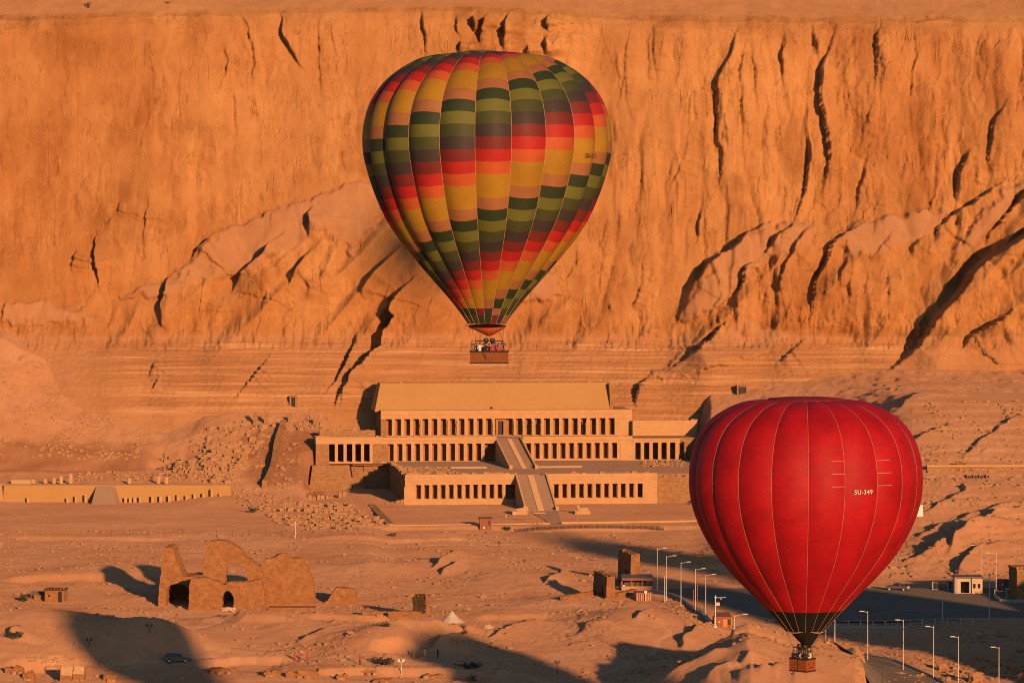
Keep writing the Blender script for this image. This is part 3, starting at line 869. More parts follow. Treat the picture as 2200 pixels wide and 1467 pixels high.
# steps and clefts read off the photograph, made ragged
wxp = PX + 3.2 * fbm(PX / 34, PY / 30, 101, 4, 0.55)
wyp = PY + 3 * fbm(PX / 26, PY / 30, 107, 3)
for wd, pl in STEPS:
    decay = 14 + 4 * wd if wd < 2.2 else 30 + 4.6 * wd
    bx = [p[0] for p in pl]; by = [p[1] for p in pl]
    m = (PX > min(bx) - 40 - wd) & (PX < max(bx) + 3 * decay) & (PY > min(by) - 30) & (PY < max(by) + 30)
    if not m.any(): continue
    x, y = (wxp[m] if wd < 20 else PX[m] + 9 * fbm(PX[m] / 70, PY[m] / 60, 109, 3)) - wd * 0.5, (wyp[m] if wd < 20 else PY[m])
    d, s, a = polyline_sd(x, y, pl)
    mx = sum(bx) / len(bx)
    dx_, dy_ = pl[-1][0] - pl[0][0], pl[-1][1] - pl[0][1]
    ll = math.hypot(dx_, dy_); ct, st = dy_ / ll, -dx_ / ll
    den = (0.354 + (mx - 1100) / 7200) * ct - 0.166 * max(st, 0)
    h = (wd + (1.0 if wd > 2.2 else 0.3)) / 6.2 / max(0.11, den)
    tap = np.minimum(1, np.minimum(a * 3.5, (1 - a) * 2.2))
    right = s < 0
    up = np.exp(-(d / decay) ** 1.2)
    up = up * (sstep(0, wd * 0.3, d + 0.15 * wd) if wd > 8 else sstep(0, 3.6, d + 0.6))
    lo = -0.25 * np.exp(-(d / (wd * 1.2 + 3)) ** 2)
    if wd >= 5 and wd < 20: h *= 1.3
    hv = h * (0.45 + 0.9 * np.abs(perlin(a * (3 + len(pl) * 1.3) + mx, np.full_like(a, wd + 0.37), 113))) if wd < 5 else h * (0.85 + 0.4 * np.abs(perlin(a * 4 + mx, np.full_like(a, 0.37), 113)))
    v = tap * hv * np.where(right, up, lo)
    push[m] += v
# slabs, flutes and joints of the sheer wall
zone0 = 1 - fan
zone = (1 - 0.85 * fan) * (0.16 + 0.84 * sstep(-0.15, 0.5, fbm(PX / 160, PY / 170, 131, 3)))
zone = np.maximum(zone, (1 - 0.85 * fan) * 0.8 * sstep(1380, 1560, PX) * (0.5 + 0.5 * sstep(-0.3, 0.2, fbm(PX / 70, PY / 120, 133, 2))))
rightmore = 0.75 + 0.5 * sstep(1250, 1600, PX)
# buttresses with sharp re-entrants, stronger towards the right
bu = np.abs(perlin(PX / 62 + 0.25 * perlin(PX / 26, PY / 70, 191), PY / 420 + 3, 193))
bu2 = np.abs(perlin(PX / 27 + 0.22 * perlin(PX / 13, PY / 45, 195), PY / 210, 197))
bamp = 0.35 + 0.65 * sstep(1250, 1500, PX) + 0.2 * sstep(900, 1000, PX)
calm = sstep(-0.35, 0.35, fbm(PX / 150, PY / 260, 199, 2))
disp += cl * bamp * (0.35 + 0.65 * calm) * (5.4 * np.minimum(bu, 0.42) + 1.5 * np.minimum(bu2, 0.35) * zone * calm)
# angular slabs at three sizes: each cell is a plane set in or out and turned a little, with an open joint round it
wu = PX + 10 * fbm(PX / 45, PY / 90, 201, 3); wv = PY + 14 * fbm(PX / 50, PY / 60, 203, 3)
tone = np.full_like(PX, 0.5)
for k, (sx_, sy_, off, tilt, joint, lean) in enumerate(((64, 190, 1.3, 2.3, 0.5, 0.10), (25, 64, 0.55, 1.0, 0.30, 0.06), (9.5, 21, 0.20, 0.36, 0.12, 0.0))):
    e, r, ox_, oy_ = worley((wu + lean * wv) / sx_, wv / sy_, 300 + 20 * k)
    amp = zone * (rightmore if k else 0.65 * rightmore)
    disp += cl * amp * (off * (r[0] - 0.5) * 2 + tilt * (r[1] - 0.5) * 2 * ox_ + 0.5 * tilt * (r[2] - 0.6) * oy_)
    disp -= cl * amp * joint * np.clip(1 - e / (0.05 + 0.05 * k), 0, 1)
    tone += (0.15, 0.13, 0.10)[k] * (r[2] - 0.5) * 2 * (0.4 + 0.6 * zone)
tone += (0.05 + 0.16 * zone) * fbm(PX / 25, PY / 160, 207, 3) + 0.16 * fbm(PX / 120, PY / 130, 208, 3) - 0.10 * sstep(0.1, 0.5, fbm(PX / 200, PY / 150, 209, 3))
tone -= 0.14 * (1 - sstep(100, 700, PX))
n2 = np.abs(perlin(PX / 12 + 0.3 * perlin(PX / 6, PY / 14, 145), PY / 90, 147))
disp -= cl * zone * rightmore * 0.25 * np.clip(1 - n2 / 0.08, 0, 1)
# crumbly band at the very foot of the wall
foot = sstep(660, 700, PY) * (1 - sstep(745, 760, PY))
disp += foot * (0.9 * fbm(PX / 14, PY / 50, 153, 3) - 0.8 * np.clip(1 - np.abs(perlin(PX / 13, PY / 50, 155)) / 0.14, 0, 1))
# bedded slope
bed = sstep(18, 24, ZZ) * (1 - sstep(43.5, 46.5, ZZ)) * (1 - 0.75 * sstep(1880, 1960, PX)) * sstep(120, 330, PX - 0.3 * (PY - 750))
led = ZZ / 1.25 + 0.25 * perlin(PX / 90, PY / 60, 161)
saw = led - np.floor(led)
disp += bed * (0.75 * (1 - saw) * (0.4 + 0.9 * np.abs(perlin(np.floor(led) * 3.7, PX / 220, 163))) + 0.22 * fbm(PX / 7, PY / 5, 165, 3))
disp += (1 - cl) * 0.25 * fbm(PX / 9, PY / 7, 167, 3) * (ZZ < 60)
disp += (ZZ > 160) * (0.5 * fbm(XX / 9, YY / 14, 169, 3) + 1.5 * fbm(XX / 45, YY / 60, 171, 2) * sstep(1230, 1260, YY))
# sandy ground lying on the aprons, the slope and the plateau
scree = 0.95 * fan
scree = np.maximum(scree, 0.85 * sstep(164.0, 165.5, ZZ - ztop[None, :] * 0.9))
scree = np.maximum(scree, (1 - sstep(46, 49, ZZ)) * (1 - bed) * 0.9)
scree = np.maximum(scree, 0.6 * sstep(755, 800, PY) * sstep(1840, 1950, PX))
YD = YY + disp * nrm[:, 0:1] - push
ZD = ZZ + disp * nrm[:, 1:2] + 0.06 * push
cme = grid_mesh('cliff', np.stack([XX, YD, ZD], 2)[:, ::1], M_CLIFF)
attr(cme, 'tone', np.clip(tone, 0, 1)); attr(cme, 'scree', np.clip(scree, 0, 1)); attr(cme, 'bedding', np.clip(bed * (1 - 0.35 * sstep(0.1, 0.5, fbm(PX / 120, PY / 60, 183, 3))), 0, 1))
structure(link('cliff', cme))

# ------------------------------------------------------------------ the terraced temple
BETA = rad(6.0)
cb, sb = math.cos(BETA), math.sin(BETA)
TO = Vector(((1140 - 1100) / F * 1016.0, 1016.0, 0.0))
def Lc(px, py, v):
    """where the ray of a pixel meets the temple's plane at depth v: (u, z)"""
    d = ray(px, py)
    # (p - TO) . vdir = v with vdir = (-sb, cb)
    num = v + (-sb * TO.x + cb * TO.y)
    t = num / (-sb * d.x + cb * d.y)
    x, y, z = d.x * t, d.y * t, CAMZ + d.z * t
    return (x - TO.x) * cb + (y - TO.y) * sb, z
def T_uv(u, v):
    return TO.x + u * cb - v * sb, TO.y + u * sb + v * cb
def uu(px, py, v): return Lc(px, py, v)[0]
def zz(px, py, v): return Lc(px, py, v)[1]

temple = thing('terraced_temple', 'long pale limestone temple of three pillared terraces with two ramps at the cliff foot', 'temple', TO, BETA)
rowz = {}
PIER = {}
def pier_mesh(key, w, d, h):
    if key not in PIER:
        m = MB().box(-w / 2, w / 2, 0, d, 0, h)
        m.box(-w / 2 - 0.05, w / 2 + 0.05, -0.05, d + 0.05, h - 0.28, h - 0.002)
        PIER[key] = m.mesh('pier', M_TEMPLE)
    return PIER[key]

def colonnade(name, px0, px1, n, yt, yb, v, depth, back=True, key='a', rear=M_TEMPLE_IN):
    """a row of n openings between px0 and px1: floor, back wall and ceiling, with the piers as its children"""
    pm = (px0 + px1) / 2
    u0, u1 = uu(px0, (yt + yb) / 2, v), uu(px1, (yt + yb) / 2, v)
    zt, zb = zz(pm, yt, v), zz(pm, yb, v)
    mb = MB()
    if back:
        mb.box(u0 - 0.3, u1 + 0.3, v + depth, v + depth + 0.8, zb - 0.3, zt + 0.4, 0)
    mb.box(u0 - 0.3, u1 + 0.3, v + 0.02, v + depth - 0.01, zb - 0.6, zb, 1)
    mb.box(u0 - 0.3, u1 + 0.3, v + 0.03, v + depth - 0.01, zt + 0.003, zt + 0.5, 1)
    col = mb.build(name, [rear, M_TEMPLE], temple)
    p = (u1 - u0) / n
    w = p * 0.37
    for i in range(n):
        o = link('pier', pier_mesh((key, round(w, 1)), round(w, 1), 0.85, zt - zb), col, (u0 + (i + 0.815) * p, v, zb))
    return col, u0, u1, zb, zt, p

def add_sun_fins(col, u0, p, n, v, zb, zt, rows_):
    """partition walls added behind each pier to keep sun out of the deep hall"""
    for i in range(n + 2):
        x = u0 + (i + 0.815) * p - p
        MB().box(x - 0.3, x + 0.3, v + 0.9, v + rows_, zb, zt - 0.004).build('sun_fin', M_ROUGHWALL, col)  # added fin that stops sunlight between the piers

def statue_mesh(h):
    """a mummiform figure with a tall crown standing against a pier"""
    pr = [(0.34, 0), (0.36, 0.08), (0.27, 0.3), (0.30, 0.52), (0.42, 0.68), (0.40, 0.74), (0.16, 0.77), (0.19, 0.81), (0.20, 0.85), (0.17, 0.90), (0.11, 0.96), (0.05, 1.0)]
    m = MB().lathe((0, 0, 0), [(r, z * h) for r, z in pr], 10)
    m.box(-0.34, 0.34, -0.42, -0.16, 0.60 * h, 0.645 * h)
    m.box(-0.45, 0.45, -0.5, 0.5, -0.02, 0.12)
    return m.mesh('statue', M_TEMPLE, True)

# lower terrace
D1 = 3.9
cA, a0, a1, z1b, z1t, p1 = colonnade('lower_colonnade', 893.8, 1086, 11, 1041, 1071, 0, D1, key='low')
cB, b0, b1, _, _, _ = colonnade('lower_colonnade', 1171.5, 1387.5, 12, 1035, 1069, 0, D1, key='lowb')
z1c = zz(1000, 1026, 0); z1p = zz(1000, 1018.5, 0)
z1f = zz(930, 991.5, 74)
uL1, uR1 = uu(870, 1060, 0), uu(1412, 1060, 0)
rL, rR = uu(1107.5, 1019, 0), uu(1176, 1017, 0)
mb = MB()
mb.box(uL1 + 0.05, 75, D1 + 0.85, 128, -3, z1f)                     # the body of the terrace
mb.build('terrace_body', M_ROUGHWALL, temple)
mb = MB()
mb.box(uL1 + 0.3, 74.7, D1 + 1.2, 73.8, z1f + 0.004, z1f + 0.02)
mb.build('terrace_floor', M_PAVE, temple)
for (x0, x1, e0, e1) in ((a0, a1, uL1, rL - 0.1), (b0, b1, rR + 0.1, uR1)):
    mb = MB()
    mb.box(e0, e1, -0.35, D1 + 0.5, -2.5, z1b - 0.25)              # plinth
    mb.build('plinth', M_TEMPLE, temple)
    mb = MB()
    mb.box(e0 + 0.02, e1 - 0.02, -0.06, 0.9, z1t, z1t + (z1c - z1t) * 0.62)
    mb.box(e0 - 0.05, e1 + 0.05, -0.28, D1 + 0.9, z1t + (z1c - z1t) * 0.62 + 0.002, z1c, 0)
    mb.box(e0 + 0.05, e1 - 0.05, 0.02, 0.85, z1c + 0.002, z1p)
    mb.build('entablature', M_TEMPLE, temple)
mb = MB()
mb.box(uL1, a0 - 0.02, -0.12, D1 + 1.0, -2.5, z1t - 0.003, 0, 0.06, 0.1)
mb.box(uL1 - 0.35, uL1 + 1.3, -0.6, 1.2, -2.5, z1t - 0.6, 0, 0.1, 0.1)
mb.build('end_wall', M_TEMPLE, temple)
mb = MB()
mb.box(b1 + 0.02, uR1, -0.12, D1 + 1.0, -2.5, z1t - 0.003, 0, 0.02, 0.1)
mb.build('end_wall', M_TEMPLE, temple)
mb = MB()
mb.box(uR1 + 0.02, 75, 1.2, D1 + 1.6, -2.5, z1c - 0.3, 0, 0, 0.7)
mb.build('retaining_wall', M_ROUGHWALL, temple)

# ramps, each with a stair along its middle and two parapets
def temple_ramp(v0, v1, z0, z1, ul, ur, sl, sr, nst):
    mb = MB()
    mb.prism([(v0, z0 - 2), (v0, z0), (v1, z1), (v1, z0 - 2)], ul, ur, 'x')
    r = mb.build('ramp', M_PAVE, temple)
    for e in (ul - 0.02, ur + 0.02):
        s = 0.55 if e < 0 else -0.55
        m = MB().prism([(v0 - 0.2, z0 - 1.6), (v0 - 0.2, z0 + 0.55), (v0 + 1.2, z0 + 0.75), (v1 + 0.5, z1 + 0.75), (v1 + 0.5, z0 - 1.6)], min(e, e + s), max(e, e + s), 'x')
        m.build('parapet', M_TEMPLE, r)
    st = MB()
    for i in range(nst):
        va, vb = v0 + (v1 - v0) * i / nst, v0 + (v1 - v0) * (i + 1) / nst
        za = z0 + (z1 - z0) * (i + 1) / nst + 0.05
        st.box(sl, sr, va - 0.1, vb - 0.1, za - 0.8, za)
    st.build('stair', M_STAIR, r)
    for e, px_ in ((ul, 0), (ur, 0)):
        b = MB().obox((e + (0.3 if e < 0 else -0.3), v0 - 0.9, z0 - 0.3), 1.1, 1.0, 1.5, 0, 0, 0, 0.15)
        b.build('end_block', M_TEMPLE, r)
    return r
v1r = -27.0
temple_ramp(v1r, 1.0, 0.05, z1f, rL, rR, uu(1134, 1019, 0), uu(1147, 1019, 0), 48)

# middle terrace
V2, V3 = 75.0, 97.0
cC, c0, c1, z2b, z2t, _ = colonnade('middle_colonnade', 834, 1041, 11, 953, 990.3, V2, D1, key='mid')
cD, d0, d1, _, _, _ = colonnade('middle_colonnade', 1111, 1332.5, 12, 951, 985, V2, D1, key='midb')
z2c = zz(960, 944, V2); z2p = zz(960, 938.5, V2)
z3b = zz(900, 935, V3)
z2f = z3b - 0.35
m0, m1 = uu(818, 960, V2), uu(1359, 960, V2)
r2L, r2R = uu(1055, 938, V3 - 5), uu(1111, 937, V3 - 5)
mb = MB(); mb.box(m0 + 0.1, m1 + 22, V2 + D1 + 0.85, 131, z1f - 1, z2f); mb.build('terrace_body', M_ROUGHWALL, temple)
mb = MB(); mb.box(m0 + 0.4, m1 - 0.1, V2 + D1 + 1.4, V3 + 3, z2f + 0.004, z2f + 0.02); mb.build('terrace_floor', M_PAVE, temple)
for (e0, e1) in ((m0, r2L - 0.1), (r2R + 0.1, m1)):
    MB().box(e0, e1, V2 - 0.4, V2 + D1 + 0.5, z1f - 0.8, z2b - 0.2).build('plinth', M_TEMPLE, temple)
    mb = MB()
    hh = z2c - z2t
    mb.box(e0 + 0.02, e1 - 0.02, V2 - 0.06, V2 + 0.9, z2t, z2t + hh * 0.7)
    mb.box(e0 - 0.05, e1 + 0.05, V2 - 0.32, V2 + D1 + 0.9, z2t + hh * 0.7 + 0.002, z2c)
    mb.box(e0 + 0.05, e1 - 0.05, V2 + 0.05, V2 + 1.0, z2c + 0.002, z2p)
    mb.build('entablature', M_TEMPLE, temple)
mb = MB(); mb.box(m0, c0 - 0.02, V2 - 0.15, V2 + D1 + 0.6, z1f - 0.9, z2t - 0.003, 0, 0, 0.05); mb.build('end_wall', M_ROUGHWALL, temple)
mb = MB(); mb.box(d1 + 0.02, m1, V2 - 0.15, V2 + D1 + 0.6, z1f - 0.9, z2t - 0.003, 0, 0, 0.05); mb.build('end_wall', M_TEMPLE, temple)
v2r = 33.0
temple_ramp(v2r, V2 + 4, z1f + 0.03, z2f, r2L, r2R, uu(1080, 938, V3 - 5), uu(1089.5, 938, V3 - 5), 46)

# chapel wing on the left: five tall openings into a dark hall
h0, h1 = uu(678, 960, V2), m0 - 0.02
VH = V2 - 1.0
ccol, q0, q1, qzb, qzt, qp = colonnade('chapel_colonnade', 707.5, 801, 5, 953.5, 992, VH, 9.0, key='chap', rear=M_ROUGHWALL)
add_sun_fins(ccol, q0, qp, 5, VH, qzb, qzt, 8.9)
qz = zz(740, 939, VH)
mb = MB()
mb.box(h0, q0 - 0.02, VH - 0.1, VH + 9.8, qzb - 1.5, qzt - 0.003, 0, 0.05, 0.05)
mb.build('end_wall', M_ROUGHWALL, temple)
mb = MB()
mb.box(q1 + 0.0, h1, VH - 0.1, VH + 9.8, qzb - 1.5, qzt - 0.003, 0, 0, 0.05)
mb.build('end_wall', M_ROUGHWALL, temple)
mb = MB()
mb.box(h0 + 0.02, h1, VH - 0.15, VH + 9.9, qzt, qz - 0.5)
mb.box(h0 - 0.1, h1, VH - 0.35, VH + 9.9, qz - 0.498, qz)
mb.build('entablature', M_TEMPLE, temple)
mb = MB()
k0, k1 = uu(686, 935, V2 + 10), uu(806, 935, V2 + 10)
mb.box(k0, k1, V2 + 9.2, V2 + 13, qz - 2, zz(740, 924.5, V2 + 10))
mb.box(k0 - 0.2, k1, V2 + 8.95, V2 + 9.15, qz - 1.0, zz(740, 935.5, V2 + 10))
mb.build('upper_wall', M_ROUGHWALL, temple)
# chapel wing on the right
ncol, n0, n1_, nzb, nzt, npp = colonnade('north_colonnade', 1365, 1458, 5, 950.5, 987, V2, 10.0, key='north', rear=M_ROUGHWALL)
add_sun_fins(ncol, n0, npp, 5, V2, nzb, nzt, 9.9)
nz = zz(1410, 942, V2)
nR = n1_ + 14
mb = MB()
mb.box(m1 + 0.01, n0 - 0.02, V2 - 0.1, V2 + 10, z1f - 1, nzt - 0.003)
mb.build('end_wall', M_TEMPLE, temple)
mb = MB()
mb.box(m1 + 0.06, n1_ + 0.4, V2 - 0.12, V2 + 11, nzt, nz - 0.45)
mb.box(m1 + 0.06, n1_ + 0.5, V2 - 0.3, V2 + 11, nz - 0.448, nz)
mb.build('entablature', M_TEMPLE, temple)
mb = MB()
mb.box(n1_ + 0.6, nR, V2 + 6, V2 + 11, z1f - 1, nz - 1.5)
mb.build('ruined_wall', M_ROUGHWALL, temple)
mb = MB()
w0, w1 = uu(1359.5, 915, V3 - 4), uu(1498, 915, V3 - 4)
mb.box(w0, w1, V3 - 4, V3 - 1, z2f - 3, zz(1420, 903.5, V3 - 4), 0, 0, 0.3)
mb.build('upper_wall', M_TEMPLE, temple)

# upper terrace
cE, e0, e1, _, z3t, p3 = colonnade('upper_colonnade', 829.6, 1063.5, 12, 899.6, 935, V3, D1, key='up')
cF, f0, f1, _, _, _ = colonnade('upper_colonnade', 1089, 1327.7, 12, 896.5, 934, V3, D1, key='upb')
g0, g1 = uu(818, 900, V3), uu(1358, 900, V3)
z3c = zz(1000, 881.5, V3)
mb = MB()
mb.box(e1 + 0.32, f0 - 0.32, V3 + D1 + 0.02, V3 + D1 + 0.8, z3b, z3t + 0.3, 1)
dz1 = zz(1077, 904, V3 + 2)
du0, du1 = uu(1070, 920, V3 + 1.2), uu(1081.5, 920, V3 + 1.2)
mb.box(du0 - 0.8, du0, V3 + 1.0, V3 + D1, z3b, dz1 + 0.6, 0)
mb.box(du1, du1 + 0.8, V3 + 1.0, V3 + D1, z3b, dz1 + 0.6, 0)
mb.box(du0 + 0.002, du1 - 0.002, V3 + 1.0, V3 + D1, dz1, dz1 + 0.6, 0)
gate = mb.build('gateway', [M_TEMPLE_IN, M_ROUGHWALL], temple)
mb = MB().box(du0 + 0.05, du1 - 0.05, V3 + 2.3, V3 + D1 - 0.03, z3b, dz1 - 0.02)
mb.build('door', M_BLACK, gate)
mb = MB().box(e1 + 0.3, f0 - 0.3, V3 + 0.02, V3 + D1, z3b - 0.6, z3b - 0.004); mb.build('threshold', M_PAVE, temple)
mb = MB()
hh = z3c - z3t
mb.box(g0 + 0.03, g1 - 0.03, V3 - 0.06, V3 + 1.0, z3t, z3t + hh * 0.5)
mb.box(g0 - 0.02, g1 + 0.02, V3 - 0.3, V3 + 1.4, z3t + hh * 0.5 + 0.002, z3t + hh * 0.68)
mb.box(g0 + 0.06, g1 - 0.06, V3 - 0.05, V3 + D1 + 1.2, z3t + hh * 0.68 + 0.002, z3c)
mb.box(g0 + 0.04, g1 - 0.04, V3 + 1.402, V3 + D1 + 1.2, z3t + 0.01, z3t + hh * 0.68)
mb.build('entablature', M_TEMPLE, temple)
mb = MB(); mb.box(g0, e0 - 0.02, V3 - 0.1, V3 + D1 + 0.6, z2f - 0.3, z3t - 0.003); mb.build('end_wall', M_ROUGHWALL, temple)
mb = MB(); mb.box(f1 + 0.02, g1, V3 - 0.1, V3 + D1 + 0.6, z2f - 0.3, z3t - 0.003); mb.build('end_wall', M_TEMPLE, temple)
mb = MB(); mb.box(g0 + 0.05, g1 - 0.05, V3 + D1 + 0.83, 134, z2f - 1, z3c - 0.02); mb.build('terrace_body', M_ROUGHWALL, temple)
sm = statue_mesh((z3t - z3b) * 0.93)
for col, u0_, n_, idx in ((cE, e0, 12, (3, 6, 7, 11)), (cF, f0, 12, (0, 1, 2, 3, 8))):
    for i in idx:
        link('statue', sm, col, (u0_ + (i + 0.815) * p3, V3 - 0.45, z3b))
# the sloping plastered wall that holds the scree off the roof
VW = V3 + D1 + 2.0
bl, br = uu(805, 881, VW), uu(1311, 881, VW)
zt_w = zz(1060, 822.5, VW + 7)
tl, tr = uu(817, 823, VW + 7), uu(1317, 823, VW + 7)
v = [(bl, VW, z3c - 0.6), (br, VW, z3c - 0.6), (tr, VW + 7, zt_w), (tl, VW + 7, zt_w),
     (bl, VW + 24, z3c - 0.6), (br, VW + 24, z3c - 0.6), (tr, VW + 20, zt_w), (tl, VW + 20, zt_w)]
mb = MB().add(v, [(0, 1, 2, 3), (1, 5, 6, 2), (4, 0, 3, 7), (3, 2, 6, 7), (5, 4, 7, 6), (0, 4, 5, 1)])
rw = mb.build('scree_wall', M_PLASTER, temple)
MB().box(br + 0.05, br + 1.0, VW - 0.1, VW + 14, z3c - 1, zt_w - 0.2, 0, 0, 3).build('buttress', M_ROUGHWALL, rw)
un, zn = Lc(1056, 876, VW + 0.6)
MB().box(un - 0.3, un + 0.3, VW - 0.05, VW + 1.5, zn - 0.3, zn + 0.3).build('niche', M_BLACK, rw)
for px_ in (862, 963, 1061, 1160, 1265):
    u_ = uu(px_, 821, VW + 8)
    MB().obox((u_, VW + 8.2, zt_w - 0.05), 1.2, 0.7, 0.45, 0.1).build('coping_block', M_RUBBLE, rw)

# lower left: the chapel's own terrace wall and the dark corner beside it
mb = MB()
t0, t1 = uu(660, 1030, 66), uu(786, 1030, 66)
mb.add([(t0, 66, -4), (t1, 66, -4), (t1 - 0.5, 72.5, qzb - 1.0), (t0 + 2.0, 72.5, qzb - 1.0),
        (t0, 90, -4), (t1, 90, -4), (t1 - 0.5, 90, qzb - 1.0), (t0 + 2.0, 90, qzb - 1.0)],
       [(0, 1, 2, 3), (1, 5, 6, 2), (4, 0, 3, 7), (3, 2, 6, 7), (5, 4, 7, 6)])
mb.build('chapel_terrace', M_ROUGHWALL, temple)
mb = MB()
mb.box(t1 - 0.4, uL1 + 3, 71, 91, -4, qzb - 0.9)
mb.build('corner_wall', M_ROUGHWALL, temple)
mb = MB()
ub = uu(758, 998, 69); ub2 = uu(830, 998, 69)
mb.box(ub, ub2, 68.6, 73.4, qzb - 0.85, qzb - 0.5)
mb.box(ub, ub + 0.35, 68.8, 69.2, qzb - 4.5, qzb - 0.852)
mb.build('platform', M_WOOD, temple)

# worn tops: loose blocks left along the wall heads, and the broken corner of the lower terrace
Rb = random.Random(51)
bmesh_ = [MB().obox((0, 0, -0.1), 0.9 + 0.3 * k, 0.7, 0.5 + 0.1 * k, 0, 0, 0, 0.06).mesh('block', M_RUBBLE) for k in range(3)]
def top_blocks(u0, u1, v, z, n):
    for _ in range(n):
        o = link('block', bmesh_[Rb.randrange(3)], temple, (Rb.uniform(u0, u1), v + Rb.uniform(-0.25, 0.25), z), Rb.uniform(-0.3, 0.3))
        o.scale = (Rb.uniform(0.6, 1.3), 1, Rb.uniform(0.5, 1.2))
top_blocks(uL1 + 0.5, rL - 2, 0.6, z1p, 26); top_blocks(rR + 2, uR1 - 1, 0.6, z1p, 12); top_blocks(uR1, 70, 2.2, z1c - 0.3, 16)
top_blocks(m0 + 1, r2L - 2, V2 + 0.6, z2p, 12); top_blocks(h0 + 0.5, m0, VH + 0.5, qz, 14); top_blocks(k0, k1, V2 + 10, zz(740, 924.5, V2 + 10), 10)
top_blocks(n1_ + 0.8, nR, V2 + 7, nz - 1.5, 12); top_blocks(w0 + 8, w1, V3 - 3, zz(1420, 903.5, V3 - 4), 8)
for k in range(26):
    t = k / 25
    for j in range(1 + int(3 * (1 - t))):
        o = link('block', bmesh_[Rb.randrange(3)], temple, (uL1 - 0.6 - 4.5 * t + Rb.uniform(-.3, .3), 0.2 + 2.5 * t + Rb.uniform(-.4, .4), 0.45 * j * (1 - 0.4 * t)), Rb.uniform(-0.5, 0.5))
for k in range(40):           # broken edge running back along the terrace's left side
    v_ = 3 + 66 * k / 40
    o = link('block', bmesh_[Rb.randrange(3)], temple, (uL1 + 0.4 + Rb.uniform(-.2, .5), v_, z1f + 0.02), Rb.uniform(-0.8, 0.8)); o.scale = (1.2, 1.2, Rb.uniform(0.6, 2.0))

# things standing on the terraces
def local(u, v, z):
    x, y = T_uv(u, v)
    return (x, y, z)
def low_wall(label, pts, h, w, mat=M_TEMPLE, group=None, name='low_wall', zf=None):
    """a low wall following ground points (x, y)"""
    o = thing(name, label, 'wall', (pts[0][0], pts[0][1], gz(*pts[0]) if zf is None else zf), 0, group)
    ox, oy, oz = o.location
    mb = MB()
    for (ax, ay), (bx, by) in zip(pts[:-1], pts[1:]):
        L = math.hypot(bx - ax, by - ay); n = max(1, int(L / 6))
        nx, ny = -(by - ay) / L * w / 2, (bx - ax) / L * w / 2
        for k in range(n):
            q = [(ax + (bx - ax) * t, ay + (by - ay) * t) for t in (k / n, (k + 1) / n)]
            z = [(gz(*p) if zf is None else zf) - oz for p in q]
            v = []
            for (x, y), zb in zip(q, z):
                for s in (1, -1):
                    v += [(x + s * nx - ox, y + s * ny - oy, zb - 0.8), (x + s * nx - ox, y + s * ny - oy, zb + h)]
            mb.add(v, [(0, 1, 3, 2), (4, 6, 7, 5), (0, 4, 5, 1), (2, 3, 7, 6), (1, 5, 7, 3)])
    mb.build('wall', mat, o)
    return o
def line_on(points, z=None):
    return [tuple(gp(*p)[:2]) for p in points]

for k, (pa, pb, lab) in enumerate((((968, 1006), (1046, 1006), 'thin pale kerb wall on the middle terrace left of the upper ramp'),
                                   ((1138, 1005), (1250, 1004), 'thin pale kerb wall on the middle terrace right of the upper ramp'))):
    q = [flat(*pa, z1f), flat(*pb, z1f)]
    low_wall(lab, q, 0.55, 0.5, M_STAIR, None, 'kerb_wall', z1f)

# ------------------------------------------------------------------ rubble, loose stones, cut blocks
BLK_F = [(3, 2, 1, 0), (4, 5, 6, 7), (0, 1, 5, 4), (1, 2, 6, 5), (2, 3, 7, 6), (3, 0, 4, 7)]
def scatter(name, pts, lo, hi, mat, label, cat, zfun=None, sink=0.25, boxy=False, seed=1):
    """one object of many stones no one could count"""
    R = random.Random(seed)
    protos = [blob(1.0, 100 + k, 0.3, sub=0 if hi < 0.5 else 1) for k in range(6)]
    mb = MB()
    for (x, y) in pts:
        s = lo * (hi / lo) ** (R.random() ** 2.6)
        z = (zfun or gz)(x, y)
        a = R.uniform(0, 6.28); ca, sa = math.cos(a), math.sin(a)
        if boxy:
            mb.obox((x, y, z - s * 0.25), s * R.uniform(1, 1.9), s * R.uniform(0.8, 1.2), s * R.uniform(0.7, 1.1), a, R.uniform(-0.3, 0.3), 0, R.uniform(0, 0.15))
        else:
            v, f = protos[R.randrange(6)]
            k = R.uniform(0.6, 1.0)
            mb.add([(x + s * (p[0] * ca - p[1] * sa), y + s * (p[0] * sa + p[1] * ca) * 0.9, z + s * (p[2] * k + 0.6 - sink * 2)) for p in v], f)
    o = mb.build(name, mat, None, False, False)
    return stuff(o, label, cat)

def area_pts(poly, n, seed, dens=None):
    """random ground points under a polygon drawn in photograph pixels"""
    R = random.Random(seed)
    w = [flat(*p) for p in poly]
    g = [tuple(gp(*p)[:2]) for p in poly]
    xs_, ys_ = [p[0] for p in g], [p[1] for p in g]
    out = []
    def inside(x, y):
        c = False
        for i in range(len(g)):
            (x1, y1), (x2, y2) = g[i], g[i - 1]
            if (y1 > y) != (y2 > y) and x < (x2 - x1) * (y - y1) / (y2 - y1) + x1:
                c = not c
        return c
    tries = 0
    while len(out) < n and tries < n * 30:
        tries += 1
        x, y = R.uniform(min(xs_), max(xs_)), R.uniform(min(ys_), max(ys_))
        if inside(x, y) and (dens is None or R.random() < dens(x, y)):
            out.append((x, y))
    return out
clump = lambda s, t=0.0: (lambda x, y: float(np.clip(0.5 + 1.6 * fbm(np.array([x / s]), np.array([y / (1.5 * s)]), 77, 3)[0] - t, 0.03, 1)))

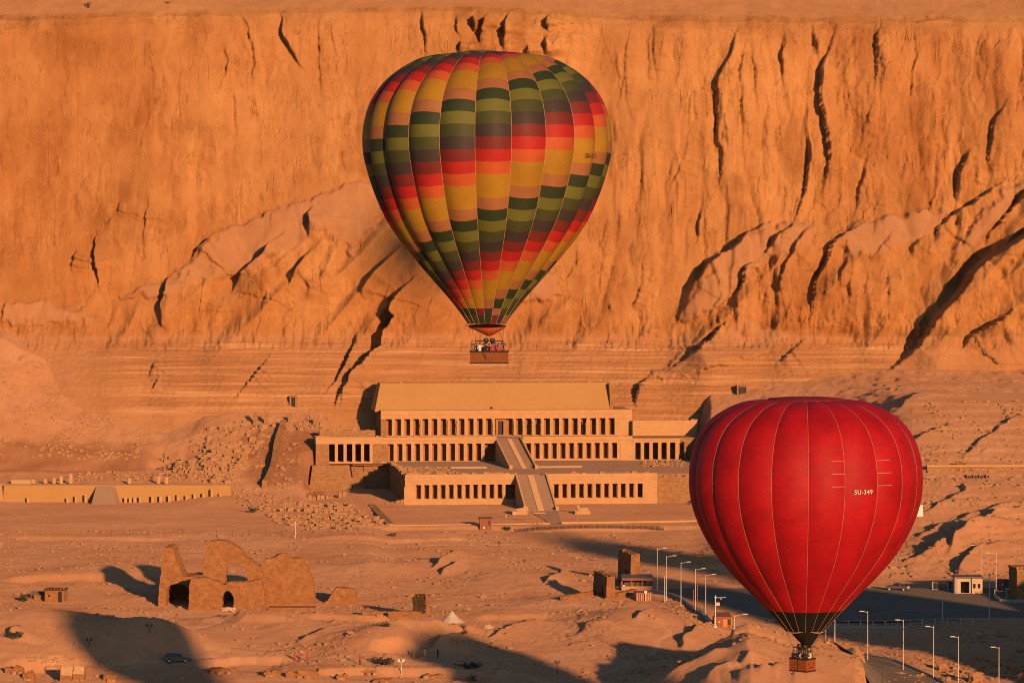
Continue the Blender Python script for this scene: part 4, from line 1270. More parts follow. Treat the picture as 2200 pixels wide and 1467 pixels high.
scatter('rubble', area_pts([(330, 1030), (345, 985), (420, 930), (520, 905), (600, 912), (560, 960), (520, 1000), (500, 1040)], 1100, 3, clump(5, 0.3)),
        0.2, 1.7, M_RUBBLE, 'tumbled stone rubble strewn over the slope left of the temple', 'rubble', None, boxy=True, seed=4)
scatter('rubble', area_pts([(560, 930), (640, 905), (790, 905), (800, 925), (690, 935), (640, 925)], 650, 5, clump(5)),
        0.25, 0.9, M_RUBBLE, 'broken stone scattered on the ledge above the left chapel', 'rubble', None, boxy=True, seed=6)
scatter('rubble', area_pts([(565, 1096), (600, 1082), (700, 1078), (770, 1088), (830, 1130), (800, 1137), (620, 1137)], 1300, 7, clump(4, 0.25)),
        0.15, 1.3, M_RUBBLE, 'field of low stone rubble left of the temple forecourt', 'rubble', None, boxy=True, seed=8)
scatter('rubble', area_pts([(500, 1040), (560, 1046), (640, 1075), (560, 1095), (500, 1080)], 260, 9), 0.2, 0.9, M_RUBBLE,
        'stone rubble heaped beside the end of the long low wall', 'rubble', None, boxy=True, seed=10)
scatter('rubble', area_pts([(120, 1030), (170, 1017), (330, 1015), (490, 1022), (490, 1034), (120, 1036)], 420, 15, clump(4)), 0.25, 0.9, M_RUBBLE,
        'loose stones lying behind the top of the long low wall', 'rubble', None, boxy=True, seed=16)
tf = lambda x, y: z1f
def terr_pts(poly, n, seed, z):
    R = random.Random(seed); g = [flat(*p, z) for p in poly]; out = []
    (ax, ay), (bx, by), (cx, cy), (dx, dy) = g
    for _ in range(n):
        s, t = R.random(), R.random()
        out.append(((ax * (1 - s) + bx * s) * (1 - t) + (dx * (1 - s) + cx * s) * t, (ay * (1 - s) + by * s) * (1 - t) + (dy * (1 - s) + cy * s) * t))
    return out
scatter('rubble', terr_pts([(850, 1004), (960, 1005), (985, 1017), (880, 1019)], 420, 11, z1f), 0.25, 0.8, M_RUBBLE,
        'stone rubble spread over the left end of the middle terrace', 'rubble', tf, boxy=True, seed=12)
scatter('rubble', terr_pts([(1385, 990), (1470, 988), (1475, 1004), (1370, 1003)], 200, 13, z1f), 0.25, 0.8, M_RUBBLE,
        'stone rubble lying in front of the right chapel wing', 'rubble', tf, boxy=True, seed=14)
# large cut blocks one can pick out, on the slope left of the temple
bm_ = []
for k in range(4):
    m = MB().obox((0, 0, -0.25), 1.5 + 0.25 * k, 1.1, 0.95 - 0.08 * k, 0, 0, 0, 0.05)
    bm_.append(m.mesh('stone_block', M_RUBBLE))
R = random.Random(31)
blk_spots = []
for poly, n in (([(395, 1015), (425, 985), (500, 955), (540, 965), (520, 1000), (480, 1024)], 62), ([(500, 1030), (525, 985), (530, 1000), (515, 1032)], 10)):
    blk_spots += area_pts(poly, n, 32 + n)
for (x, y) in blk_spots:
    o = link('stone_block', bm_[R.randrange(4)], None, (x, y, gz(x, y)), R.uniform(-0.4, 0.4))
    s = R.uniform(0.75, 1.45); o.scale = (s, s, s * R.uniform(0.8, 1.2))
    tag(o, 'squared limestone block lying among rubble on the slope left of the temple', 'stone block', 'cut blocks on the slope left of the temple')
# gravel and stones over the desert floor
off_lot = lambda x, y: 0.0 if (x > 27 and 680 < y < 760) else clump(14, 0.35)(x, y)
scatter('loose_stones', area_pts([(0, 1467), (2200, 1467), (2200, 1350), (1300, 1140), (0, 1140)], 7500, 21, off_lot), 0.08, 0.6, M_RUBBLE,
        'small stones strewn over the sandy valley floor', 'stones', seed=22)
scatter('loose_stones', area_pts([(1400, 1467), (1850, 1467), (1850, 1400), (1560, 1360)], 900, 23, clump(5, 0.2)), 0.06, 0.5, M_RUBBLE,
        'small stones strewn over the bright foreground hill', 'stones', seed=24)
scatter('loose_stones', area_pts([(1800, 1390), (2200, 1420), (2200, 1467), (1960, 1467)], 1500, 25, clump(5, 0.2)), 0.08, 0.5, M_RUBBLE,
        'broken stones on the bank beside the lower road', 'stones', seed=26)
scatter('scree_stones', area_pts([(-20, 760), (120, 790), (290, 850), (330, 930), (300, 985), (-20, 985)], 2600, 61, clump(9, 0.2)), 0.15, 0.9, M_RUBBLE, 'broken stone lying on the scree slope at the far left', 'stones', seed=62)
scatter('scree_stones', area_pts([(560, 940), (680, 930), (690, 1000), (650, 1060), (540, 1050)], 420, 63, clump(5, 0.1)), 0.15, 0.9, M_RUBBLE, 'broken stone on the brown slope between the winding wall and the temple', 'stones', seed=64)
scatter('scree_stones', area_pts([(1900, 1240), (2200, 1240), (2200, 860), (1990, 860)], 2200, 65, clump(8, 0.25)), 0.12, 0.8, M_RUBBLE, 'broken stone over the slope and outcrops at the right', 'stones', seed=66)
for poly, n, lab in (([(185, 1304), (330, 1296), (400, 1318), (300, 1330), (230, 1325)], 500, 'stones scattered on the slope left of the mud brick ruin'),
                     ([(1420, 1288), (1450, 1296), (1540, 1350), (1500, 1356)], 450, 'stones tipped along the foot of the kerb wall'),
                     ([(800, 1325), (910, 1322), (905, 1336), (760, 1340)], 350, 'pale stones in front of the low mud wall'),
                     ([(60, 1412), (190, 1416), (190, 1426), (60, 1424)], 260, 'pale stones along the cut bank at the lower left')):
    scatter('loose_stones', area_pts(poly, n, n), 0.08, 0.42, M_RUBBLE, lab, 'stones', seed=n + 1)
scatter('stone_heap', area_pts([(1036, 1349), (1046, 1343), (1060, 1345), (1056, 1350)], 60, 27), 0.15, 0.4, M_CREAMWALL,
        'heap of white stones right of the canvas tent', 'stone heap', seed=28)

# ------------------------------------------------------------------ people
def person_body(arm):
    """one continuous clothed body grown over a skeleton; arm picks the pose of the arms"""
    J = {'hip': (0, 0, 0.95, .135), 'waist': (0, 0, 1.10, .125), 'chest': (0, 0.0, 1.30, .15), 'neck0': (0, 0.0, 1.455, .07), 'neck': (0, -0.01, 1.52, .055),
         'jaw': (0, -0.02, 1.585, .072), 'head': (0, -0.02, 1.66, .098), 'crown': (0, -0.01, 1.73, .07)}
    E = [('hip', 'waist'), ('waist', 'chest'), ('chest', 'neck0'), ('neck0', 'neck'), ('neck', 'jaw'), ('jaw', 'head'), ('head', 'crown')]
    for s, n in ((-1, 'l'), (1, 'r')):
        J['th' + n] = (s * .10, 0, .86, .10); J['kn' + n] = (s * .11, -.02, .48, .065); J['an' + n] = (s * .115, .02, .09, .045); J['to' + n] = (s * .13, -.15, .04, .04)
        E += [('hip', 'th' + n), ('th' + n, 'kn' + n), ('kn' + n, 'an' + n), ('an' + n, 'to' + n)]
        J['sh' + n] = (s * .19, 0, 1.40, .072)
        if arm == 0:
            J['el' + n] = (s * .24, .03, 1.13, .048); J['wr' + n] = (s * .25, -.04, .89, .034); J['ha' + n] = (s * .25, -.07, .80, .03)
        elif arm == 1:
            J['el' + n] = (s * .29, -.10, 1.16, .048); J['wr' + n] = (s * .20, -.31, 1.13, .034); J['ha' + n] = (s * .17, -.38, 1.12, .03)
        else:
            if s > 0: J['el' + n] = (s * .30, -.16, 1.30, .048); J['wr' + n] = (s * .18, -.26, 1.54, .034); J['ha' + n] = (s * .13, -.27, 1.62, .03)
            else: J['el' + n] = (s * .26, .02, 1.14, .048); J['wr' + n] = (s * .22, -.20, 1.06, .034); J['ha' + n] = (s * .20, -.28, 1.05, .03)
        E += [('chest', 'sh' + n), ('sh' + n, 'el' + n), ('el' + n, 'wr' + n), ('wr' + n, 'ha' + n)]
    names = list(J)
    me = bpy.data.meshes.new('person')
    me.from_pydata([J[k][:3] for k in names], [(names.index(a), names.index(b)) for a, b in E], [])
    o = bpy.data.objects.new('person_form', me); C.objects.link(o)
    o.modifiers.new('skin', 'SKIN'); o.modifiers.new('sub', 'SUBSURF').levels = 1
    for i, k in enumerate(names):
        me.skin_vertices[0].data[i].radius = (J[k][3], J[k][3] * (0.75 if k in ('hip', 'waist', 'chest') else 1))
    me.skin_vertices[0].data[0].use_root = True
    dg = bpy.context.evaluated_depsgraph_get()
    out = bpy.data.meshes.new_from_object(o.evaluated_get(dg))
    bpy.data.objects.remove(o)
    # face: nose and brow pushed out, eyes pressed in
    for v in out.vertices:
        x, y, z = v.co
        if z > 1.58 and y < -0.07 and abs(x) < 0.03 and 1.60 < z < 1.68: v.co.y -= 0.02
    out.materials.clear()
    for m in ('shirt', 'trousers', 'skin'): out.materials.append(None)
    hands = [Vector(J[k][:3]) for k in ('hal', 'har')]
    for p in out.polygons:
        c = p.center
        mi = 0 if c.z > 0.93 else 1
        if c.z > 1.50 or any((c - h).length < 0.09 for h in hands): mi = 2
        if abs(c.x) > 0.2 and c.z > 0.7 and mi == 1: mi = 0
        p.material_index = mi; p.use_smooth = True
    out.name = 'person'
    return out
BODY = [person_body(k) for k in range(3)]
hm = MB()
hv = []
for i, z in enumerate((1.63, 1.70, 1.75, 1.775)):
    r = (.108, .112, .085, .02)[i]
    for k in range(10):
        a = 2 * math.pi * k / 10
        y = math.sin(a) * r * 1.08 - 0.005
        zz_ = z + (0.055 if (i == 0 and y < -0.03) else 0)
        hv.append((math.cos(a) * r, y, zz_))
hm.add(hv, [(i * 10 + k, i * 10 + (k + 1) % 10, (i + 1) * 10 + (k + 1) % 10, (i + 1) * 10 + k) for i in range(3) for k in range(10)] + [tuple(range(30, 40))])
HAIR = hm.mesh('hair', M_BLACK, True)
SKIN = paint('skin', (0.24, 0.115, 0.065), 0.6)
CLOTH = {n: paint('cloth_' + n, c, 0.85, 0, 0.15, 12) for n, c in dict(white=(.72, .70, .66), black=(.02, .02, .022), red=(.50, .05, .04), blue=(.05, .09, .22), grey=(.20, .20, .21),
         olive=(.14, .14, .07), orange=(.62, .22, .06), pink=(.62, .28, .26), navy=(.025, .035, .08), tan=(.45, .30, .18), yellow=(.60, .45, .10)).items()}
def person(loc, rz, shirt, trousers, label, pose=0, scale=1.0, group=None, hair='black'):
    o = link('person', BODY[pose], None, loc, rz)
    for i, m in enumerate((CLOTH[shirt], CLOTH[trousers], SKIN)):
        o.material_slots[i].link = 'OBJECT'; o.material_slots[i].material = m
    o.scale = (scale,) * 3
    h = link('hair', HAIR, o)
    if hair != 'black':
        h.material_slots[0].link = 'OBJECT'; h.material_slots[0].material = CLOTH[hair]
    return tag(o, label, 'person', group)

# ------------------------------------------------------------------ hot air balloons
def fabric(name, c, mott=0.12):
    m, nt, out = nodes_of(name)
    n1 = pos_noise(nt, 0.35, 5, 0.65, local=True)
    n2 = pos_noise(nt, 2.5, 4, 0.7, (1, 1, 0.35), local=True)
    r = ramp(nt, n1.outputs['Fac'], [(0.3, tuple(v * (1 - mott) for v in c)), (0.72, tuple(min(1, v * (1 + mott)) for v in c))])
    r2 = ramp(nt, n2.outputs['Fac'], [(0.62, (0, 0, 0)), (0.8, (1, 1, 1))])
    f = nt.nodes.new('ShaderNodeMath'); f.operation = 'MULTIPLY'; f.inputs[1].default_value = mott * 1.2
    nt.links.new(r2.outputs['Color'], f.inputs[0])
    col = mix(nt, f.outputs[0], r.outputs['Color'], tuple(min(1, v * 0.8 + 0.10) for v in c))
    p = add(nt, 'ShaderNodeBsdfPrincipled', Roughness=0.62)
    p.inputs['Specular IOR Level'].default_value = 0.25
    nt.links.new(col, p.inputs['Base Color'])
    bp = add(nt, 'ShaderNodeBump', Strength=0.12, Distance=0.15)
    nt.links.new(n1.outputs['Fac'], bp.inputs['Height'])
    nt.links.new(bp.outputs['Normal'], p.inputs['Normal'])
    nt.links.new(p.outputs[0], out.inputs['Surface'])
    return m
F_CYCLE = [fabric('cloth_dark_green', (0.0286, 0.0437, 0.0185)), fabric('cloth_olive', (0.1260, 0.1302, 0.0252)), fabric('cloth_mid_green', (0.0546, 0.0630, 0.0218)),
           fabric('cloth_dark_brown', (0.0462, 0.0353, 0.0336)), fabric('cloth_dark_red', (0.1596, 0.0235, 0.0202)), fabric('cloth_red', (0.3864, 0.0202, 0.0168)),
           fabric('cloth_orange_red', (0.4536, 0.0882, 0.0252)), fabric('cloth_yellow', (0.3528, 0.1890, 0.0168)), fabric('cloth_yellow', (0.3528, 0.1890, 0.0168)), fabric('cloth_salmon', (0.3108, 0.1302, 0.0504))]
F_RED = fabric('cloth_scarlet', (.375, .006, .011), 0.24)
F_REDTOP = fabric('cloth_crimson', (.26, .008, .016))
F_SEAM = fabric('cloth_faded_red', (.38, .018, .018))
F_BLACK = fabric('cloth_black', (.014, .013, .012))
F_TAPE = paint('webbing_pale', (.52, .31, .18), 0.8)
F_WICK = stone('wicker', (.24, .085, .035), (.36, .14, .055), 3.0, 0.4, 0.9, 9.0, 0.06, (1, 1, 3), speck=0.6)
F_WICKO = stone('wicker_orange', (.27, .075, .025), (.36, .105, .035), 3.0, 0.4, 0.9, 9.0, 0.06, (1, 1, 3), speck=0.4)
F_LEATHER = paint('dark_leather', (.035, .022, .018), 0.6)
F_METAL = paint('burner_metal', (.06, .06, .065), 0.45, 0.5)

def profile_m(pts, D):
    """(py, half-width px) list to a dense (r, z) profile in metres, top to mouth, by arc length"""
    s = D / F
    P = np.array([(r * s, at_depth(1100, py, D).z) for py, r in pts])
    # Catmull-Rom
    Q = []
    for i in range(len(P) - 1):
        p0, p1, p2, p3 = P[max(i - 1, 0)], P[i], P[i + 1], P[min(i + 2, len(P) - 1)]
        for t in np.linspace(0, 1, 24, endpoint=False):
            Q.append(0.5 * (2 * p1 + (p2 - p0) * t + (2 * p0 - 5 * p1 + 4 * p2 - p3) * t * t + (3 * p1 - p0 - 3 * p2 + p3) * t ** 3))
    Q.append(P[-1]); Q = np.array(Q); Q[:, 0] = np.maximum(Q[:, 0], 0.02)
    L = np.concatenate([[0], np.cumsum(np.linalg.norm(np.diff(Q, axis=0), axis=1))])
    return Q, L

class Envelope:
    def __init__(s, pts, D, ng, phase, bulge):
        s.Q, s.L = profile_m(pts, D); s.n = ng; s.phase = phase; s.b = bulge; s.len = s.L[-1]
    def at(s, g, t, a):
        """point on gore g (t 0..1 across) at arc length a"""
        r = np.interp(a, s.L, s.Q[:, 0]); z = np.interp(a, s.L, s.Q[:, 1])
        w = 2 * math.pi / s.n
        phi = s.phase + (g + t) * w
        e = 0.01 * s.len
        dr = np.interp(a + e, s.L, s.Q[:, 0]) - np.interp(a - e, s.L, s.Q[:, 0]); dz = np.interp(a + e, s.L, s.Q[:, 1]) - np.interp(a - e, s.L, s.Q[:, 1])
        q = math.hypot(dr, dz) or 1.0
        k = s.b * r * (max(0.0, math.sin(math.pi * t)) ** 0.8 - 0.85) * min(1, (s.len - a) / (0.2 * s.len) + 0.15)
        r = r - k * dz / q; z = z + k * dr / q        # each gore swells along the cloth's normal
        return (r * math.sin(phi), -r * math.cos(phi), z)
    def ang(s, g):
        a = (s.phase + (g + 0.5) * 2 * math.pi / s.n + math.pi) % (2 * math.pi) - math.pi
        return a
    def patch(s, g, a0, a1, nu, nv, mb, mi=0, t0=0.0, t1=1.0, off=0.0):
        v = []
        for j in range(nv + 1):
            for i in range(nu + 1):
                p = s.at(g, t0 + (t1 - t0) * i / nu, a0 + (a1 - a0) * j / nv)
                if off:
                    q = Vector((p[0], p[1], 0)).normalized() * off
                    p = (p[0] + q.x, p[1] + q.y, p[2])
                v.append(p)
        f = [(j * (nu + 1) + i, (j + 1) * (nu + 1) + i, (j + 1) * (nu + 1) + i + 1, j * (nu + 1) + i + 1) for j in range(nv) for i in range(nu)]
        mb.add(v, f, mi)
    def tape(s, g, a0, a1, w=0.055, off=0.05, n=60):
        pts_ = []
        for k in range(n + 1):
            p = Vector(s.at(g, 0.0, a0 + (a1 - a0) * k / n))
            q = Vector((p.x, p.y, 0)); q = q.normalized() * off if q.length > 1e-4 else Vector((0, 0, off))
            pts_.append(p + q)
        return MB().tube(pts_, w, 4)

def basket(parent, c, sx, sy, h, rz, mat, ribs, studs, crossbar):
    """open wicker basket with padded rim, corner posts, uprights and a burner on its frame"""
    R = Matrix.Rotation(rz, 3, 'Z')
    def P(x, y, z): 
        q = R @ Vector((x, y, 0)); return (c[0] + q.x, c[1] + q.y, c[2] + z)
    mb = MB(); t = 0.09
    for (x0, x1, y0, y1) in ((-sx / 2, sx / 2, -sy / 2, -sy / 2 + t), (-sx / 2, sx / 2, sy / 2 - t, sy / 2), (-sx / 2, -sx / 2 + t, -sy / 2 + t, sy / 2 - t), (sx / 2 - t, sx / 2, -sy / 2 + t, sy / 2 - t)):
        mb.box(x0, x1, y0, y1, 0.0, h)
    mb.box(-sx / 2 + t, sx / 2 - t, -sy / 2 + t, sy / 2 - t, 0.02, 0.1)
    mb.v = [P(*v) for v in mb.v]
    bk = mb.build('basket', mat, parent)
    m = MB(); r = 0.085
    ring = [P(x, y, h + 0.02) for x, y in ((-sx / 2, -sy / 2), (sx / 2, -sy / 2), (sx / 2, sy / 2), (-sx / 2, sy / 2), (-sx / 2, -sy / 2))]
    for a, b in zip(ring[:-1], ring[1:]): m.tube([a, b], r, 6)
    m.build('rim', F_LEATHER, bk)
    m = MB()
    ring = [P(x, y, 0.03) for x, y in ((-sx / 2, -sy / 2), (sx / 2, -sy / 2), (sx / 2, sy / 2), (-sx / 2, sy / 2), (-sx / 2, -sy / 2))]
    for a, b in zip(ring[:-1], ring[1:]): m.tube([a, b], 0.07, 6)
    m.build('base_skid', F_LEATHER, bk)
    for k in range(1, ribs):
        x = -sx / 2 + sx * k / ribs
        MB().tube([P(x, -sy / 2 - 0.015, 0.05), P(x, -sy / 2 - 0.015, h)], 0.03, 5).build('rib', F_LEATHER, bk)
    for x, z in studs:
        MB().tube([P(x, -sy / 2 - 0.03, z), P(x, -sy / 2 + 0.02, z)], 0.06, 8).build('handhold', F_LEATHER, bk)
    # frame
    ft = h + 1.12
    fx, fy = sx * 0.36, sy * 0.34
    for x, y, n in [(sx_ * fx * k, sy_ * fy, 0) for sx_ in (-1, 1) for sy_ in (-1, 1) for k in (0.33, 1.0)]:
        MB().tube([P(x * 1.12, y * 1.1, h - 0.1), P(x, y, ft)], 0.035, 6).build('upright', F_LEATHER, parent)
    m = MB()
    for a, b in (((-fx, -fy), (fx, -fy)), ((fx, -fy), (fx, fy)), ((fx, fy), (-fx, fy)), ((-fx, fy), (-fx, -fy))):
        m.tube([P(*a, ft), P(*b, ft)], 0.04, 6)
    fr = m.build('burner_frame', F_METAL, parent)
    for s_ in (-0.33, 0.33):
        m = MB().lathe(P(s_, 0, ft - 0.25), [(0.1, 0), (0.24, 0.1), (0.27, 0.3), (0.27, 0.5), (0.22, 0.55)], 10)
        m.lathe(P(s_, 0.0, ft - 0.5), [(0.05, 0), (0.05, 0.25)], 6)
        m.build('burner', F_METAL, parent)
    return [P(sx_ * fx, sy_ * fy, ft) for sx_ in (-1, 1) for sy_ in (-1, 1)], P

# --- the patchwork balloon
DM = 350.0
xm = at_depth(1046, 400, DM).x
multi = thing('hot_air_balloon', 'patchwork hot air balloon in green, red, orange and yellow blocks with its crowded wicker basket', 'hot air balloon', (xm, DM, 0))
env = Envelope([(112.5, 1), (114, 52), (119, 98), (127, 142), (150, 185), (179, 220), (216, 246.5), (252, 260), (290, 266), (325, 265.5), (358, 259), (400, 246.5), (440, 231), (475, 214), (511, 190.5), (545, 164), (590, 126), (643, 80), (694, 41)],
               DM, 21, rad(-5.1), 0.05)
NROW = 30
# rows even in arc length, anchored on the row edge seen at y = 321 on the gore left of the centre line
def aE(py):
    r = 12.0
    for _ in range(4):
        z = at_depth(1100, py, DM - r).z
        r = float(np.interp(-z, -env.Q[:, 1], env.Q[:, 0])) * 0.98
    return float(np.interp(-z, -env.Q[:, 1], env.L))
rh = (aE(348) - aE(293)) / 2
nab = int(aE(321) / rh)
a_low = env.len - 1.05
nbe = int(round((a_low - 0.9 - aE(321)) / rh))
row_a = np.concatenate([[0.3], aE(321) - rh * np.arange(nab - (1 if aE(321) - nab * rh < 0.5 else 0), 0, -1), aE(321) + (a_low - 0.9 - aE(321)) / nbe * np.arange(0, nbe + 1), [a_low, env.len]])
NROW = len(row_a) - 1
k_ref = int(np.argmin(np.abs(row_a - aE(321))))          # plain red row of gore 0
cand = []
for g in range(env.n):
    an = abs(env.ang(g))
    for k in range(NROW):
        rm = np.interp((row_a[k] + row_a[k + 1]) / 2, env.L, env.Q[:, 0])
        show = math.cos(an) * rm if an < math.pi / 2 else -an
        cand.append((-show, g, k))
cand.sort()
front = set((g, k) for _, g, k in cand[:300])
rest = MB()
for g in range(env.n):
    gg = g if env.ang(g) > -math.pi else g
    off = g if g <= env.n // 2 else g - env.n            # steps run the other way round on the left
    for k in range(NROW):
        ci = (5 + (k - k_ref) + off) % 10
        if k >= NROW - 2:
            ci = (0, 2, 3, 0, 2, 9, 4)[(g * 3 + k) % 7]
        if (g, k) in front:
            mb = MB(); env.patch(g, row_a[k], row_a[k + 1], 6, 3, mb)
            mb.build('panel', F_CYCLE[ci], multi, True, False)
        else:
            env.patch(g, row_a[k], row_a[k + 1], 4, 2, rest, ci)
stuff(rest.build('panel', F_CYCLE, multi, True, False))
for g in range(env.n):
    if abs((env.phase + g * 2 * math.pi / env.n + math.pi) % (2 * math.pi) - math.pi) < rad(100):
        env.tape(g, 0.4, env.len, 0.022, 0.02).build('load_tape', F_TAPE, multi)
zt_ = at_depth(1000, 112, DM).z
MB().lathe((-0.6, 0.6, zt_ - 0.25), [(2.3, 0), (2.35, 0.2), (1.2, 0.42), (0.2, 0.5)], 20).build('crown', F_CYCLE[1], multi, True)
# scoop hung under the mouth: open in front, a bowl of cloth behind and below
zs0, zs1 = at_depth(1100, 694, DM).z, at_depth(1100, 722, DM).z
rm_ = 41 * DM / F
mb = MB(); nseg = 28
v = []; f = []
for i in range(nseg + 1):
    a = 2 * math.pi * i / nseg
    for j in range(7):
        t = j / 6
        r = rm_ * (1 - 0.62 * t ** 1.7)
        z0 = zs0 - 0.3 - 0.18 * math.cos(a)
        v.append((0.25 * t + r * math.sin(a), -r * math.cos(a), z0 - (z0 - zs1) * t + 0.45 * t * math.sin(a) ** 2))
f = [(i * 7 + j, (i + 1) * 7 + j, (i + 1) * 7 + j + 1, i * 7 + j + 1) for i in range(nseg) for j in range(6)]
fm = [6 if (i // 4) % 3 == 0 else 9 if (i // 4) % 3 == 1 else 2 for i in range(nseg) for j in range(6)]
for ff, mi in zip(f, fm): mb.f.append(ff); mb.m.append(mi)
mb.v = v
mb.build('scoop', F_CYCLE, multi, True, False)
m = MB(); m.tube([(rm_ * math.sin(2 * math.pi * k / 24), -rm_ * math.cos(2 * math.pi * k / 24), zs0) for k in range(25)], 0.05, 5)
m.build('mouth_ring', F_LEATHER, multi)
bz = at_depth(1051, 780, DM).z
bx_ = at_depth(1051, 770, DM).x - xm
bw = 82 * DM / F
corners, Pb = basket(multi, (bx_, 0, bz), bw, 1.7, 1.2, 0.0, F_WICK, 1, [(-0.42, 0.75), (-0.30, 0.55), (-0.36, 0.95), (1.35, 0.8), (1.7, 0.8), (1.5, 0.55)], True)
for k, (sx_, sy_) in enumerate(((-1, -1), (-1, 1), (1, -1), (1, 1))):
    for t in (0.25, 0.9):
        a = math.atan2(sx_, -sy_) + (t - 0.5) * 0.9
        MB().tube([corners[k], (rm_ * math.sin(a), -rm_ * math.cos(a), zs0)], 0.016, 4).build('cable', F_LEATHER, multi)
MB().tube([Pb(-0.7, -0.9, 1.15), Pb(-0.45, -0.95, 0.7), Pb(-0.3, -0.92, 0.35)], 0.03, 5).build('drop_line', F_LEATHER, multi)
shirts = ['grey', 'black', 'white', 'navy', 'black', 'navy', 'red', 'blue', 'red', 'grey', 'orange']
who = {'grey': 'grey', 'black': 'black', 'white': 'white', 'navy': 'navy', 'red': 'red', 'blue': 'blue', 'orange': 'orange'}
order = ['leftmost', 'second from the left', 'third from the left', 'fourth from the left', 'fifth from the left', 'sixth from the left', 'fifth from the right', 'fourth from the right', 'third from the right', 'second from the right', 'rightmost']
for i in range(11):
    x = -bw / 2 + 0.36 + (bw - 0.72) * i / 10
    y = -0.5 if i % 2 == 0 else -0.12
    p = Pb(x, y, 0.34)
    person((p[0] + xm, p[1] + DM, p[2]), (rng.uniform(-0.7, 0.7)), shirts[i], 'navy' if i % 2 else 'grey',
           '%s passenger in the patchwork balloon basket, in a %s top' % (order[i], shirts[i]), (1, 0, 2, 1, 0, 1, 0, 2, 1, 0, 1)[i], 1.0 + 0.04 * ((i * 7) % 5 - 2) / 2,
           'passengers in the patchwork balloon basket')

# registration letters bent to the cloth
def letters(txt, size, envl, phi_c, z_c, mat, parent, name='registration', off=0.06):
    cu = bpy.data.curves.new('lettering', 'FONT')
    cu.body = txt; cu.size = size; cu.align_x = 'CENTER'; cu.align_y = 'CENTER'; cu.extrude = 0.0; cu.space_character = 1.15; cu.offset = 0.012 * size
    o = bpy.data.objects.new('lettering_form', cu); C.objects.link(o)
    dg = bpy.context.evaluated_depsgraph_get()
    me = bpy.data.meshes.new_from_object(o.evaluated_get(dg))
    bpy.data.objects.remove(o)
    bm = bmesh.new(); bm.from_mesh(me)
    bmesh.ops.subdivide_edges(bm, edges=bm.edges, cuts=1)
    bmesh.ops.triangulate(bm, faces=bm.faces)
    bm.to_mesh(me); bm.free()
    for v in me.vertices:
        z = z_c + v.co.y
        r = float(np.interp(-z, -envl.Q[:, 1], envl.Q[:, 0]))
        r *= 1 + envl.b * 0.42
        phi = phi_c + v.co.x / r
        r += off
        v.co = (r * math.sin(phi), -r * math.cos(phi), z)
    me.materials.append(mat)
    me.name = name
    return link(name, me, parent)
letters('SU-23', 0.66, env, rad(55), at_depth(1100, 335, DM - 7.4).z, F_LEATHER, multi)

# --- the scarlet balloon
DR = 334.0
xr = at_depth(1730, 1050, DR).x
red = thing('hot_air_balloon', 'scarlet hot air balloon with a black lower band and a low orange wicker basket', 'hot air balloon', (xr, DR, 0))
enr = Envelope([(857, 1), (858, 60), (860.5, 112), (866, 140), (880, 172), (903, 206), (938, 232), (982, 247), (1020, 251), (1058, 249.5), (1100, 240), (1150, 218), (1195, 189.5), (1235, 155.5), (1275, 116), (1315, 77.5), (1354, 42)], DR, 20, rad(-3.5), 0.023)
a_blk = np.interp(-at_depth(1100, 1315, DR - 3.4).z, -enr.Q[:, 1], enr.L)
for g in range(enr.n):
    near_ = abs(enr.ang(g)) < rad(105)
    mb = MB(); enr.patch(g, 0.2, a_blk, 10 if near_ else 5, 46 if near_ else 20, mb)
    mb.build('gore', F_RED, red, True, False)
    mb = MB(); enr.patch(g, a_blk, enr.len, 8, 5, mb)
    mb.build('black_band', F_BLACK, red, True, False)
    if near_:
        enr.tape(g, 0.4, enr.len, 0.016, 0.015).build('load_tape', F_TAPE, red)
zr_ = at_depth(1100, 857, DR).z
MB().lathe((0, 0, zr_ - 0.25), [(3.9, 0), (3.7, 0.32), (2.5, 0.42), (0.1, 0.42)], 32).build('crown', F_REDTOP, red, True)
# faint sewn seams round the envelope
for py in (963, 1015, 1071, 1123, 1170):
    a = np.interp(-at_depth(1100, py, DR - 10.6).z, -enr.Q[:, 1], enr.L)
    mb = MB()
    for g in range(enr.n):
        if abs(enr.ang(g)) < rad(100):
            enr.patch(g, a, a + 0.05, 8, 1, mb, 0, 0, 1, 0.012)
    mb.build('seam', F_SEAM, red)
# short white marks beside the two tapes
gt = [g for g in range(enr.n) if abs((enr.phase + g * 2 * math.pi / enr.n) - rad(14.5)) < 0.03 or abs((enr.phase + g * 2 * math.pi / enr.n) - rad(32.5)) < 0.03]
for py in (989.5, 1017, 1044):
    a = np.interp(-at_depth(1100, py, DR - 10.7).z, -enr.Q[:, 1], enr.L)
    for g, t0_, t1_ in ((gt[0] - 1, 0.62, 0.995), (gt[1], 0.005, 0.45)):
        mb = MB(); enr.patch(g, a, a + 0.04, 5, 1, mb, 0, t0_, t1_, 0.05)
        mb.build('mark', F_TAPE, red)
letters('SU-349', 0.60, enr, rad(23.4), at_depth(1100, 1057, DR - 10.7).z, M_WHITE, red)
ring_z = at_depth(1100, 1354, DR).z
rr = 42 * DR / F
m = MB(); m.tube([(rr * math.sin(2 * math.pi * k / 24), -rr * math.cos(2 * math.pi * k / 24), ring_z + 0.08 * math.cos(k * math.pi / 3)) for k in range(25)], 0.05, 5)
m.build('mouth_ring', F_TAPE, red)
